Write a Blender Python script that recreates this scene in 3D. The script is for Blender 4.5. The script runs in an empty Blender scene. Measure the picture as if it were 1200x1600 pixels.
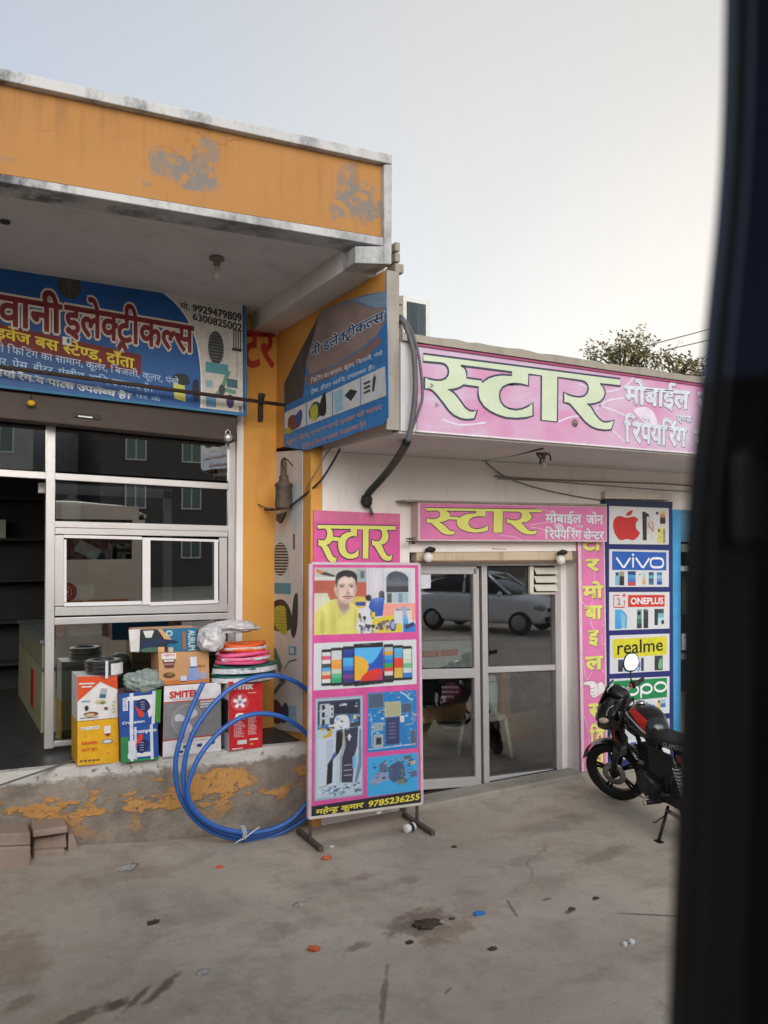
import bpy, bmesh, math, random
import numpy as np
from math import radians, sin, cos, pi, tan, atan
from mathutils import Vector, Matrix, noise
from mathutils.geometry import tessellate_polygon
random.seed(7)
sc = bpy.context.scene
COL = bpy.context.collection
# ------------------------------------------------------------------ camera
F, CX, YH, H, YAW = 1250.0, 600.0, 846.0, 2.3, radians(29.6)
PITCH = atan((YH - 800) / F)
cd = bpy.data.cameras.new('camera'); cam = bpy.data.objects.new('camera', cd); COL.objects.link(cam)
cam.location = (0, 0, H); cam.rotation_euler = (pi / 2 + PITCH, 0, -YAW)
cd.sensor_fit = 'VERTICAL'; cd.sensor_height = 36; cd.lens = 36 * F / 1600
cd.clip_start = 0.02; cd.clip_end = 500
cd.dof.use_dof = True; cd.dof.focus_distance = 6.2; cd.dof.aperture_fstop = 3.4
sc.camera = cam
# ------------------------------------------------------------------ sky, sun, exposure
SUN_AZ, SUN_EL = radians(190), radians(22)
GLOW_AZ, GLOW_EL = radians(58), radians(7)
W = bpy.data.worlds.new("World"); sc.world = W; W.use_nodes = True
nt = W.node_tree; N = nt.nodes; L = nt.links
bg = N['Background']; out = N['World Output']
sky = N.new('ShaderNodeTexSky'); sky.sky_type = 'NISHITA'; sky.sun_disc = False
sky.sun_elevation = SUN_EL; sky.sun_rotation = SUN_AZ; sky.air_density = 1.0; sky.dust_density = 3.0
L.new(sky.outputs[0], bg.inputs[0]); bg.inputs[1].default_value = 0.05
# even veil of evening haze over the whole sky, with a cream band low at the right and the bright side behind the viewer
tc = N.new('ShaderNodeTexCoord')
dot = N.new('ShaderNodeVectorMath'); dot.operation = 'DOT_PRODUCT'
dot.inputs[1].default_value = (sin(GLOW_AZ) * cos(GLOW_EL), cos(GLOW_AZ) * cos(GLOW_EL), sin(GLOW_EL))
L.new(tc.outputs['Generated'], dot.inputs[0])
ramp = N.new('ShaderNodeValToRGB'); cr = ramp.color_ramp
cr.elements[0].position = 0.0; cr.elements[0].color = (.28, .28, .29, 1)
cr.elements[1].position = 1.0; cr.elements[1].color = (.96, .80, .60, 1)
for p, c in ((.40, (.34, .34, .36, 1)), (.62, (.36, .375, .39, 1)), (.80, (.48, .47, .44, 1)), (.86, (.545, .52, .47, 1)), (.955, (.71, .64, .515, 1))):
    e = cr.elements.new(p); e.color = c
mr = N.new('ShaderNodeMapRange'); mr.inputs[1].default_value = -1; mr.inputs[2].default_value = 1
L.new(dot.outputs['Value'], mr.inputs[0]); L.new(mr.outputs[0], ramp.inputs[0])
bg2 = N.new('ShaderNodeBackground'); L.new(ramp.outputs[0], bg2.inputs[0]); bg2.inputs[1].default_value = 0.52
add = N.new('ShaderNodeAddShader'); L.new(bg.outputs[0], add.inputs[0]); L.new(bg2.outputs[0], add.inputs[1])
L.new(add.outputs[0], out.inputs[0])
sl = bpy.data.lights.new('sun', 'SUN'); so = bpy.data.objects.new('sun', sl); COL.objects.link(so)
sl.energy = 1.5; sl.angle = radians(60); sl.color = (.94, .97, 1.0)
so.rotation_euler = (pi / 2 - SUN_EL, 0, -SUN_AZ + pi); so.location = (20, 20, 20)
vs = sc.view_settings; vs.view_transform = 'Standard'; vs.look = 'None'; vs.exposure = 0.88; vs.gamma = 1.0; vs.use_curve_mapping = False
sc.cycles.max_bounces = 8; sc.cycles.transparent_max_bounces = 16; sc.cycles.use_denoising = True
sc.cycles.caustics_reflective = False; sc.cycles.caustics_refractive = False

# ------------------------------------------------------------------ photo rays -> points of the place (on a wall, the ground ...)
SA, CA = sin(YAW), cos(YAW)
def ray(px, py):
    u = (px - CX) / F; v = -(py - 800) / F
    fw = cos(PITCH) - v * sin(PITCH); up = sin(PITCH) + v * cos(PITCH)
    return Vector((fw * SA + u * CA, fw * CA - u * SA, up))
CAM = Vector((0, 0, H))
def PY(px, py, Y): d = ray(px, py); return CAM + d * (Y / d.y)
def PZ(px, py, Z=0): d = ray(px, py); return CAM + d * ((Z - H) / d.z)
def PX(px, py, X): d = ray(px, py); return CAM + d * (X / d.x)

# ------------------------------------------------------------------ materials
def lin(c):
    return tuple((x / 255 / 12.92) if x / 255 <= .04045 else ((x / 255 + .055) / 1.055) ** 2.4 for x in c)
MATS = {}; MATRGB = {}
def M(name, rgb, rough=.7, var=.12, scale=6, bump=0.0, metal=0.0, spec=.4, alpha=1.0, coat=0.0, emit=0, bscale=None):
    if name in MATS: return MATS[name]
    m = bpy.data.materials.new(name); m.use_nodes = True; t = m.node_tree; b = t.nodes['Principled BSDF']
    c = lin(rgb); MATRGB[name] = c
    b.inputs['Roughness'].default_value = rough; b.inputs['Metallic'].default_value = metal
    b.inputs['Specular IOR Level'].default_value = spec; b.inputs['Alpha'].default_value = alpha
    b.inputs['Coat Weight'].default_value = coat
    b.inputs['Base Color'].default_value = c + (1,)
    if var > 0:
        g = t.nodes.new('ShaderNodeNewGeometry'); n = t.nodes.new('ShaderNodeTexNoise')
        n.inputs['Scale'].default_value = scale; n.inputs['Detail'].default_value = 6; n.inputs['Roughness'].default_value = .65
        t.links.new(g.outputs['Position'], n.inputs['Vector'])
        r = t.nodes.new('ShaderNodeValToRGB')
        r.color_ramp.elements[0].position = .3; r.color_ramp.elements[1].position = .7
        r.color_ramp.elements[0].color = tuple(x * (1 - var) for x in c) + (1,)
        r.color_ramp.elements[1].color = tuple(min(1, x * (1 + var)) for x in c) + (1,)
        t.links.new(n.outputs['Fac'], r.inputs[0]); t.links.new(r.outputs[0], b.inputs['Base Color'])
    if bump > 0:
        g2 = t.nodes.new('ShaderNodeNewGeometry'); n2 = t.nodes.new('ShaderNodeTexNoise')
        n2.inputs['Scale'].default_value = bscale or scale * 5; n2.inputs['Detail'].default_value = 5
        t.links.new(g2.outputs['Position'], n2.inputs['Vector'])
        bp = t.nodes.new('ShaderNodeBump'); bp.inputs['Strength'].default_value = bump; bp.inputs['Distance'].default_value = .02
        t.links.new(n2.outputs['Fac'], bp.inputs['Height']); t.links.new(bp.outputs[0], b.inputs['Normal'])
    if emit:
        b.inputs['Emission Color'].default_value = c + (1,); b.inputs['Emission Strength'].default_value = emit
    MATS[name] = m
    return m
def C(r, g, b, rough=.55):                      # a printed ink or plain paint
    return M('ink_%d_%d_%d_%d' % (r, g, b, rough * 100), (r, g, b), rough, .13, 17)
class NT:                                        # small node-building helper for weathered surfaces
    def __init__(s, name, rough=.85):
        s.m = bpy.data.materials.new(name); s.m.use_nodes = True; s.t = s.m.node_tree
        s.b = s.t.nodes['Principled BSDF']; s.b.inputs['Roughness'].default_value = rough; s.b.inputs['Specular IOR Level'].default_value = .25
        s.pos = s.n('ShaderNodeNewGeometry').outputs['Position']
    def n(s, k): return s.t.nodes.new(k)
    def l(s, a, b): s.t.links.new(a, b)
    def noise(s, scale, detail=6, rough=.6, stretch=None, dist=0):
        v = s.pos
        if stretch:
            mp = s.n('ShaderNodeVectorMath'); mp.operation = 'MULTIPLY'; mp.inputs[1].default_value = stretch; s.l(v, mp.inputs[0]); v = mp.outputs[0]
        x = s.n('ShaderNodeTexNoise'); x.inputs['Scale'].default_value = scale; x.inputs['Detail'].default_value = detail
        x.inputs['Roughness'].default_value = rough; x.inputs['Distortion'].default_value = dist; s.l(v, x.inputs['Vector']); return x.outputs['Fac']
    def math(s, op, a, b=0.0, clamp=False):
        x = s.n('ShaderNodeMath'); x.operation = op; x.use_clamp = clamp
        for i, q in enumerate((a, b)):
            if isinstance(q, (int, float)): x.inputs[i].default_value = q
            else: s.l(q, x.inputs[i])
        return x.outputs[0]
    def step(s, v, lo, hi):
        x = s.n('ShaderNodeMapRange'); x.inputs[1].default_value = lo; x.inputs[2].default_value = hi; s.l(v, x.inputs[0]); return x.outputs[0]
    def mix(s, fac, a, b):
        x = s.n('ShaderNodeMix'); x.data_type = 'RGBA'
        if isinstance(fac, (int, float)): x.inputs[0].default_value = fac
        else: s.l(fac, x.inputs[0])
        for i, q in ((6, a), (7, b)):
            if isinstance(q, tuple): x.inputs[i].default_value = lin(q) + (1,)
            else: s.l(q, x.inputs[i])
        return x.outputs[2]
    def xyz(s, i):
        if not hasattr(s, 'sep'): s.sep = s.n('ShaderNodeSeparateXYZ'); s.l(s.pos, s.sep.inputs[0])
        return s.sep.outputs[i]
    def ellipse(s, c, r, wob=.5, nscale=6, soft=.25, rot=0):
        """1 inside a ragged ellipsoid, 0 outside"""
        a = s.n('ShaderNodeVectorMath'); a.operation = 'SUBTRACT'; a.inputs[1].default_value = c; s.l(s.pos, a.inputs[0]); v = a.outputs[0]
        if rot:
            ro = s.n('ShaderNodeVectorRotate'); ro.rotation_type = 'Z_AXIS'; ro.inputs['Angle'].default_value = -rot; s.l(v, ro.inputs['Vector']); v = ro.outputs[0]
        d = s.n('ShaderNodeVectorMath'); d.operation = 'DIVIDE'; d.inputs[1].default_value = r; s.l(v, d.inputs[0])
        ln = s.n('ShaderNodeVectorMath'); ln.operation = 'LENGTH'; s.l(d.outputs[0], ln.inputs[0])
        nn = s.math('MULTIPLY', s.math('SUBTRACT', s.noise(nscale, 8, .7), .5), wob * 4)
        return s.step(s.math('ADD', ln.outputs['Value'], nn), 1.0, 1.0 - soft)
    def done(s, col, bump=None, strength=.3, dist=.02):
        s.l(col, s.b.inputs['Base Color'])
        if bump is not None:
            bp = s.n('ShaderNodeBump'); bp.inputs['Strength'].default_value = strength; bp.inputs['Distance'].default_value = dist
            s.l(bump, bp.inputs['Height']); s.l(bp.outputs[0], s.b.inputs['Normal'])
        return s.m
def glass_mat(name, tint, lo=.06, rough=0.0):
    m = bpy.data.materials.new(name); m.use_nodes = True; t = m.node_tree; t.nodes.remove(t.nodes['Principled BSDF'])
    tr = t.nodes.new('ShaderNodeBsdfTransparent'); tr.inputs[0].default_value = tint + (1,)
    gl = t.nodes.new('ShaderNodeBsdfGlossy'); gl.inputs['Roughness'].default_value = rough; gl.inputs[0].default_value = (1, 1, 1, 1)
    lw = t.nodes.new('ShaderNodeLayerWeight'); lw.inputs[0].default_value = .5
    pw = t.nodes.new('ShaderNodeMath'); pw.operation = 'POWER'; pw.inputs[1].default_value = 4
    t.links.new(lw.outputs['Facing'], pw.inputs[0])
    ma = t.nodes.new('ShaderNodeMath'); ma.operation = 'MULTIPLY_ADD'; ma.inputs[1].default_value = 1 - lo; ma.inputs[2].default_value = lo; ma.use_clamp = True
    t.links.new(pw.outputs[0], ma.inputs[0])
    mx = t.nodes.new('ShaderNodeMixShader'); t.links.new(ma.outputs[0], mx.inputs[0]); t.links.new(tr.outputs[0], mx.inputs[1]); t.links.new(gl.outputs[0], mx.inputs[2])
    t.links.new(mx.outputs[0], t.nodes['Material Output'].inputs[0])
    return m

# ------------------------------------------------------------------ mesh builder
ORG = {}
class MB:
    def __init__(s): s.v = []; s.f = []; s.mi = []; s.mats = []; s.M = None; s.smooth = []
    def slot(s, m):
        if m not in s.mats: s.mats.append(m)
        return s.mats.index(m)
    def add(s, vs, fs, m, smooth=False):
        o = len(s.v); k = s.slot(m)
        s.v += [(s.M @ Vector(v)) if s.M else Vector(v) for v in vs]
        for f in fs: s.f.append([i + o for i in f]); s.mi.append(k); s.smooth.append(smooth)
    def box(s, x0, x1, y0, y1, z0, z1, m):
        v = [(x, y, z) for z in (z0, z1) for y in (y0, y1) for x in (x0, x1)]
        s.add(v, [(0, 2, 3, 1), (4, 5, 7, 6), (0, 1, 5, 4), (2, 6, 7, 3), (0, 4, 6, 2), (1, 3, 7, 5)], m)
    def hexa(s, q, d, m):                       # four points of a face + extrusion vector
        q = [Vector(p) for p in q]; d = Vector(d); v = q + [p + d for p in q]
        s.add(v, [(0, 1, 2, 3), (7, 6, 5, 4)] + [(i, i + 4, (i + 1) % 4 + 4, (i + 1) % 4) for i in range(4)], m)
    def prism(s, pts, d, m):                    # outline (3-D, planar) extruded by d
        pts = [Vector(p) for p in pts]; n = len(pts); d = Vector(d)
        s.add(pts + [p + d for p in pts], [tuple(range(n)), tuple(range(2 * n - 1, n - 1, -1))] + [(i, i + n, (i + 1) % n + n, (i + 1) % n) for i in range(n)], m)
    def tube(s, path, r, m, n=8, closed=False, caps=True):
        P = [Vector(p) for p in path]; k = len(P)
        R = r if isinstance(r, (list, tuple)) else [r] * k
        vs = []; up = None
        for i in range(k):
            a = P[(i - 1) % k] if (closed or i > 0) else P[i]; b = P[(i + 1) % k] if (closed or i < k - 1) else P[i]
            t = (b - a).normalized()
            if up is None: up = Vector((0, 0, 1)) if abs(t.z) < .9 else Vector((1, 0, 0))
            x = t.cross(up).normalized(); y = x.cross(t).normalized(); up = y
            vs += [P[i] + (x * cos(2 * pi * j / n) + y * sin(2 * pi * j / n)) * R[i] for j in range(n)]
        fs = []
        for i in range(k if closed else k - 1):
            for j in range(n):
                a = i * n + j; b = i * n + (j + 1) % n; c = ((i + 1) % k) * n + (j + 1) % n; d = ((i + 1) % k) * n + j
                fs.append((a, b, c, d))
        if caps and not closed: fs += [tuple(range(n - 1, -1, -1)), tuple(range((k - 1) * n, k * n))]
        s.add(vs, fs, m, True)
    def lathe(s, prof, m, c=(0, 0, 0), ax='Z', n=20, arc=1.0):     # prof: (radius, height)
        c = Vector(c); vs = []
        for r, h in prof:
            for j in range(n):
                a = 2 * pi * j / n; p = (r * cos(a), r * sin(a), h)
                if ax == 'Y': p = (p[0], h, p[1])
                if ax == 'X': p = (h, p[0], p[1])
                vs.append(c + Vector(p))
        k = len(prof); fs = [(i * n + j, i * n + (j + 1) % n, (i + 1) * n + (j + 1) % n, (i + 1) * n + j) for i in range(k - 1) for j in range(n)]
        s.add(vs, fs, m, True)
    def torus(s, c, R, r, m, ax='Z', n=28, k=10, sq=1.0):
        prof = [(R + r * cos(2 * pi * i / k), r * sq * sin(2 * pi * i / k)) for i in range(k + 1)]
        s.lathe(prof, m, c, ax, n)
    def ball(s, c, r, m, n=14, k=9, lump=0, seed=0, lf=3):
        r = (r, r, r) if isinstance(r, (int, float)) else r; c = Vector(c); vs = []
        for i in range(k + 1):
            for j in range(n):
                a = pi * i / k; b = 2 * pi * j / n; d = Vector((sin(a) * cos(b), sin(a) * sin(b), cos(a)))
                q = 1 + (lump * noise.noise(d * lf + Vector((seed * 3.1, seed, 0))) if lump else 0)
                vs.append(c + Vector((d.x * r[0], d.y * r[1], d.z * r[2])) * q)
        s.add(vs, [(i * n + j, (i + 1) * n + j, (i + 1) * n + (j + 1) % n, i * n + (j + 1) % n) for i in range(k) for j in range(n)], m, True)
    def loft(s, rings, m, n=16, cap=True):      # ring: (centre, half width vec, half height vec, squareness)
        vs = []; k = len(rings)
        for c, a, b, q in rings:
            c = Vector(c); a = Vector(a); b = Vector(b)
            for j in range(n):
                t = 2 * pi * j / n; ct, st = cos(t), sin(t)
                vs.append(c + a * (math.copysign(abs(ct) ** q, ct)) + b * (math.copysign(abs(st) ** q, st)))
        fs = [(i * n + j, i * n + (j + 1) % n, (i + 1) * n + (j + 1) % n, (i + 1) * n + j) for i in range(k - 1) for j in range(n)]
        if cap: fs += [tuple(range(n - 1, -1, -1)), tuple(range((k - 1) * n, k * n))]
        s.add(vs, fs, m, True)
    def build(s, name, parent=None, bevel=0, sub=0, fix=True):
        me = bpy.data.meshes.new(name)
        if parent is None:
            xs = [v.x for v in s.v]; ys = [v.y for v in s.v]; zs = [v.z for v in s.v]
            off = Vector(((min(xs) + max(xs)) / 2, (min(ys) + max(ys)) / 2, min(zs)))
        else: off = ORG[parent.name]
        me.from_pydata([tuple(v - off) for v in s.v], [], s.f)
        for m in s.mats: me.materials.append(m)
        me.polygons.foreach_set('material_index', s.mi); me.polygons.foreach_set('use_smooth', s.smooth); me.update()
        if fix:
            bm = bmesh.new(); bm.from_mesh(me); bmesh.ops.recalc_face_normals(bm, faces=bm.faces); bm.to_mesh(me); bm.free()
        o = bpy.data.objects.new(name, me); COL.objects.link(o)
        if parent is None: o.location = off
        else: o.parent = parent
        ORG[o.name] = off
        if bevel:
            b = o.modifiers.new('bevel', 'BEVEL'); b.width = bevel; b.segments = 2; b.limit_method = 'ANGLE'; b.angle_limit = radians(40)
        if sub:
            u = o.modifiers.new('sub', 'SUBSURF'); u.levels = u.render_levels = sub
        return o
def tag(o, label, cat, group=None):
    o['label'] = label; o['category'] = cat
    if group: o['group'] = group
    return o
def struct(o, kind='structure'): o['kind'] = kind; return o
def thing(name, label, cat, loc, group=None):
    o = bpy.data.objects.new(name, None); COL.objects.link(o); o.location = loc; o.empty_display_size = .1
    ORG[o.name] = Vector(loc); return tag(o, label, cat, group)
def crom(pts, k=6, closed=False):                # smooth curve through points
    P = [Vector(p) for p in pts]; n = len(P); res = []
    for i in range(n if closed else n - 1):
        g = (lambda j: P[j % n]) if closed else (lambda j: P[max(0, min(n - 1, j))])
        a, b, c, d = g(i - 1), g(i), g(i + 1), g(i + 2)
        for q in range(k):
            t = q / k
            res.append(.5 * ((2 * b) + (c - a) * t + (2 * a - 5 * b + 4 * c - d) * t * t + (3 * b - a - 3 * c + d) * t ** 3))
    if not closed: res.append(P[-1])
    return res
# ------------------------------------------------------------------ lettering
_TC = {}
def rawtext(s, off):
    k = (s, off)
    if k not in _TC:
        c = bpy.data.curves.new('t', 'FONT'); c.body = s; c.size = 1; c.offset = off; c.resolution_u = 3
        o = bpy.data.objects.new('t', c); COL.objects.link(o); bpy.context.view_layer.update()
        ev = o.evaluated_get(bpy.context.evaluated_depsgraph_get()); m = ev.to_mesh()
        _TC[k] = ([Vector(v.co) for v in m.vertices], [tuple(p.vertices) for p in m.polygons])
        ev.to_mesh_clear(); bpy.data.objects.remove(o); bpy.data.curves.remove(c)
    return _TC[k]
def adv(ch):
    if ch == ' ': return .28
    a = max(v.x for v in rawtext(ch + '।', 0)[0]); b = max(v.x for v in rawtext('।', 0)[0]); return a - b
def embolden(vs, fs, r):
    if r <= 0: return vs, fs
    cnt = {}
    for f in fs:
        for i in range(len(f)):
            a, b = f[i], f[(i + 1) % len(f)]; cnt[(min(a, b), max(a, b))] = cnt.get((min(a, b), max(a, b)), 0) + 1
    v = list(vs); g = list(fs); k = 0
    for (a, b), n in cnt.items():
        if n != 1: continue
        A, B = vs[a], vs[b]; t = (B - A)
        if t.length < 1e-6: continue
        t.normalize(); q = Vector((-t.y, t.x, 0)) * r; e = t * r * .45; z = Vector((0, 0, (k % 7 - 3) * .0012)); k += 1
        o = len(v); v += [A - e - q + z, B + e - q + z, B + e + q + z, A - e + q + z]; g.append((o, o + 1, o + 2, o + 3))
    return v, g
def clip(vs, fs, x):
    bm = bmesh.new(); q = [bm.verts.new(v) for v in vs]
    for f in fs:
        try: bm.faces.new([q[i] for i in f])
        except ValueError: pass
    bmesh.ops.bisect_plane(bm, geom=bm.verts[:] + bm.edges[:] + bm.faces[:], plane_co=(x, 0, 0), plane_no=(1, 0, 0), clear_outer=True)
    bm.verts.index_update(); v = [Vector(a.co) for a in bm.verts]; f = [tuple(a.index for a in b.verts) for b in bm.faces]; bm.free(); return v, f
# visual order of the script for the plain-glyph lettering
_CONS = set(chr(c) for c in range(0x915, 0x93A))
def visual(s):
    a = []; i = 0
    while i < len(s):
        ch = s[i]
        if ch == '<' : a.append('<' + s[i + 1]); i += 2; continue
        if ch == 'र' and i + 1 < len(s) and s[i + 1] == '्': i += 2; continue
        if ch in _CONS and i + 2 < len(s) and s[i + 1] == '्':
            if s[i + 2] == 'र': a.append(ch); a.append('^'); i += 3; continue
            a.append('<' + ch); i += 2; continue
        if ch == 'ि':
            j = len(a) - 1
            if j >= 0 and a[j] == '^': j -= 1
            while j > 0 and a[j - 1].startswith('<'): j -= 1
            a.insert(j, ch); i += 1; continue
        a.append(ch); i += 1
    return ''.join(a)
def layout(s, off):
    """-> [(verts, faces, lift)]; '<x' = half form of letter x, '^' = the r-stroke under the letter before it"""
    s = visual(s); pen = 0; res = []; i = 0; k = 0
    while i < len(s):
        ch = s[i]
        if ch == '<':
            ch = s[i + 1]; i += 2; a = adv(ch); fr = {'स': .66, 'ल': .72, 'न': .62, 'ण': .66, 'क': .70}.get(ch, .68)
            v, f = embolden(*clip(*rawtext(ch, 0), a * fr), off); res.append(([p + Vector((pen, 0, 0)) for p in v], f, k % 4)); pen += a * fr - .01
        elif ch == '^':
            i += 1; w = .045 + off
            q = []
            for (x0, y0, x1, y1) in ((-.33, -.02, -.46, -.2), (-.33, -.02, -.2, -.2)):
                d = Vector((x1 - x0, y1 - y0, 0)).normalized(); nn = Vector((-d.y, d.x, 0)) * w
                a = Vector((pen + x0, y0, 0)); b = Vector((pen + x1, y1, 0))
                res.append(([a - nn, b - nn, b + nn, a + nn], [(0, 1, 2, 3)], (k + len(q)) % 4)); q.append(1)
        else:
            i += 1
            if ch != ' ':
                v, f = embolden(*rawtext(ch, 0), off); res.append(([p + Vector((pen, 0, 0)) for p in v], f, k % 4))
            pen += adv(ch)
        k += 1
    return res

class Pr:
    """flat print on a panel: local s (0 left .. 1 right), t (0 top .. 1 bottom), w lift off the panel in metres"""
    def __init__(s, mb, pts, nrm=(0, -1, 0)): s.mb = mb; s.c = [Vector(p) for p in pts]; s.n = Vector(nrm).normalized()
    def at(s, a, b, w=0):
        tl, tr, br, bl = s.c; return tl * (1 - a) * (1 - b) + tr * a * (1 - b) + br * a * b + bl * (1 - a) * b + s.n * w
    def poly(s, pts, m, w=.001): s.mb.add([s.at(a, b, w) for a, b in pts], [tuple(range(len(pts)))], m)
    def rect(s, a, b, c, d, m, w=.001): s.poly([(a, b), (c, b), (c, d), (a, d)], m, w)
    def ell(s, a, b, ra, rb, m, w=.001, n=22): s.poly([(a + ra * cos(2 * pi * i / n), b + rb * sin(2 * pi * i / n)) for i in range(n)], m, w)
    def blob(s, pts, m, w=.001, k=5): s.poly([(p.x, p.y) for p in crom([(a, b, 0) for a, b in pts], k, True)], m, w)
    def stroke3(s, P, wd, m, closed=False):
        n = len(P); vs = []
        for i in range(n):
            a = P[(i - 1) % n] if (closed or i) else P[i]; b = P[(i + 1) % n] if (closed or i < n - 1) else P[i]
            t = (b - a); t = t.normalized() if t.length else Vector((1, 0, 0)); q = s.n.cross(t) * (wd / 2); vs += [P[i] - q, P[i] + q]
        s.mb.add(vs, [(2 * i, 2 * ((i + 1) % n), 2 * ((i + 1) % n) + 1, 2 * i + 1) for i in range(n if closed else n - 1)], m)
    def stroke(s, pts, wd, m, w=.001, closed=False): s.stroke3([s.at(a, b, w) for a, b in pts], wd, m, closed)
    def text(s, txt, a, b, c, d, m, w=.001, bold=.0, lift=.0002, box=None, shear=0):
        lay = layout(txt, bold)
        if box: x0, x1, y0, y1 = box
        else:
            l0 = layout(txt, 0)
            x0 = min(p.x for v, f, k in l0 for p in v); x1 = max(p.x for v, f, k in l0 for p in v)
            y0 = min(p.y for v, f, k in l0 for p in v); y1 = max(p.y for v, f, k in l0 for p in v)
        for v, f, k in lay:
            s.mb.add([s.at(a + ((p.x + shear * p.y) - x0) / (x1 - x0) * (c - a), d - (p.y - y0) / (y1 - y0) * (d - b), w + k * lift + p.z * .02) for p in v], f, m)
        return (x0, x1, y0, y1)
    def lines(s, a, b, c, d, n, m, w=.001, gap=.45, seed=1):      # greeked small print that is illegible in the photo
        rr = random.Random(seed); h = (d - b) / n
        for i in range(n):
            x = a
            e = c - (c - a) * rr.random() * .35
            while x < e:
                q = (c - a) * (.05 + .12 * rr.random()); s.rect(x, b + i * h, min(e, x + q), b + i * h + h * (1 - gap), m, w); x += q + (c - a) * .03
class Raster:
    """a printed photograph: the same drawing calls as Pr, softened like a print and laid on a fine grid of coloured cells"""
    def __init__(s, pr, W=220):
        s.pr = pr; tl, tr, br, bl = pr.c; s.wm = (tr - tl).length; s.hm = (bl - tl).length
        s.W = W * 2; s.H = int(W * 2 * s.hm / s.wm) // 2 * 2; s.a = np.full((s.H, s.W, 3), .5)
        s.X, s.Y = np.meshgrid((np.arange(s.W) + .5) / s.W, (np.arange(s.H) + .5) / s.H)
    def poly(s, pts, m, w=0):
        xs = [p[0] for p in pts]; ys = [p[1] for p in pts]
        i0, i1 = max(0, int(min(xs) * s.W) - 1), min(s.W, int(max(xs) * s.W) + 2); j0, j1 = max(0, int(min(ys) * s.H) - 1), min(s.H, int(max(ys) * s.H) + 2)
        if i0 >= i1 or j0 >= j1: return
        X, Y = s.X[j0:j1, i0:i1], s.Y[j0:j1, i0:i1]; ins = np.zeros(X.shape, bool); n = len(pts)
        for k in range(n):
            (xa, ya), (xb, yb) = pts[k], pts[(k + 1) % n]
            if ya != yb: ins ^= ((ya > Y) != (yb > Y)) & (X < (xb - xa) * (Y - ya) / (yb - ya) + xa)
        s.a[j0:j1, i0:i1][ins] = MATRGB[m.name]
    def rect(s, a, b, c, d, m, w=0): s.poly([(a, b), (c, b), (c, d), (a, d)], m)
    def ell(s, a, b, ra, rb, m, w=0, n=22): s.poly([(a + ra * cos(2 * pi * i / n), b + rb * sin(2 * pi * i / n)) for i in range(n)], m)
    def blob(s, pts, m, w=0, k=5): s.poly([(p.x, p.y) for p in crom([(a, b, 0) for a, b in pts], k, True)], m)
    def stroke(s, pts, wd, m, w=0, closed=False):
        n = len(pts)
        for i in range(n if closed else n - 1):
            A = Vector((pts[i][0] * s.wm, pts[i][1] * s.hm)); B = Vector((pts[(i + 1) % n][0] * s.wm, pts[(i + 1) % n][1] * s.hm)); t = B - A
            if t.length < 1e-6: continue
            t.normalize(); q = Vector((-t.y, t.x)) * wd / 2; s.poly([(p.x / s.wm, p.y / s.hm) for p in (A - q, B - q, B + q, A + q)], m)
    def soft(s, a, b, ra, rb, rgb, al, lo=0, hi=1.0):
        g = np.exp(-(((s.X - a) / ra) ** 2 + ((s.Y - b) / rb) ** 2) * 1.5)[..., None] * al; s.a = s.a * (1 - g) + np.array(lin(rgb)) * g
    def build(s, name, parent, blur=1, grain=.05, seed=1):
        a = s.a.reshape(s.H // 2, 2, s.W // 2, 2, 3).mean((1, 3)); h, w = a.shape[:2]
        for _ in range(blur):
            p = np.pad(a, ((1, 1), (1, 1), (0, 0)), 'edge'); a = (p[:-2, 1:-1] + p[2:, 1:-1] + p[1:-1, :-2] + p[1:-1, 2:] + 3 * a) / 7
        r = np.random.default_rng(seed); g1 = r.normal(0, 1, (h, w, 1)); a = np.clip(a * (1 + grain * g1) + r.normal(0, .006, a.shape), 0, 1)
        me = bpy.data.meshes.new(name); off = ORG[parent.name]
        vs = [tuple(s.pr.at(i / w, j / h, .0015) - off) for j in range(h + 1) for i in range(w + 1)]
        me.from_pydata(vs, [], [(j * (w + 1) + i, (j + 1) * (w + 1) + i, (j + 1) * (w + 1) + i + 1, j * (w + 1) + i + 1) for j in range(h) for i in range(w)])
        at = me.color_attributes.new('ink', 'FLOAT_COLOR', 'CORNER'); c = np.ones((h * w, 4, 4), np.float32); c[:, :, :3] = a.reshape(-1, 1, 3); at.data.foreach_set('color', c.ravel())
        m = MATS.get('photo_print')
        if not m:
            m = bpy.data.materials.new('photo_print'); m.use_nodes = True; t = m.node_tree; n = t.nodes.new('ShaderNodeAttribute'); n.attribute_name = 'ink'
            t.links.new(n.outputs['Color'], t.nodes['Principled BSDF'].inputs['Base Color']); t.nodes['Principled BSDF'].inputs['Roughness'].default_value = .4; MATS['photo_print'] = m
        me.materials.append(m); o = bpy.data.objects.new(name, me); COL.objects.link(o); o.parent = parent; ORG[o.name] = off; return o
def quadY(pts, Y): return [PY(x, y, Y) for x, y in pts]
def px2(mb, pts, Y, depth, m): mb.hexa(quadY(pts, Y), (0, depth, 0), m)           # slab whose front face is the photo quad on plane Y
def bar(mb, a, b, Y, th, depth, m):              # straight bar between two points of plane Y, th = visible width
    A = PY(a[0], a[1], Y); B = PY(b[0], b[1], Y); t = (B - A).normalized(); q = Vector((0, -1, 0)).cross(t) * th / 2
    mb.hexa([A - q, B - q, B + q, A + q], (0, depth, 0), m)
YF, YS, YO, XB = 4.72, 5.96, 6.71, 2.70          # canopy front, mobile shop wall, electrical shop wall, party wall
ZP = .66                                          # shop floor of the electrical shop
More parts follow.
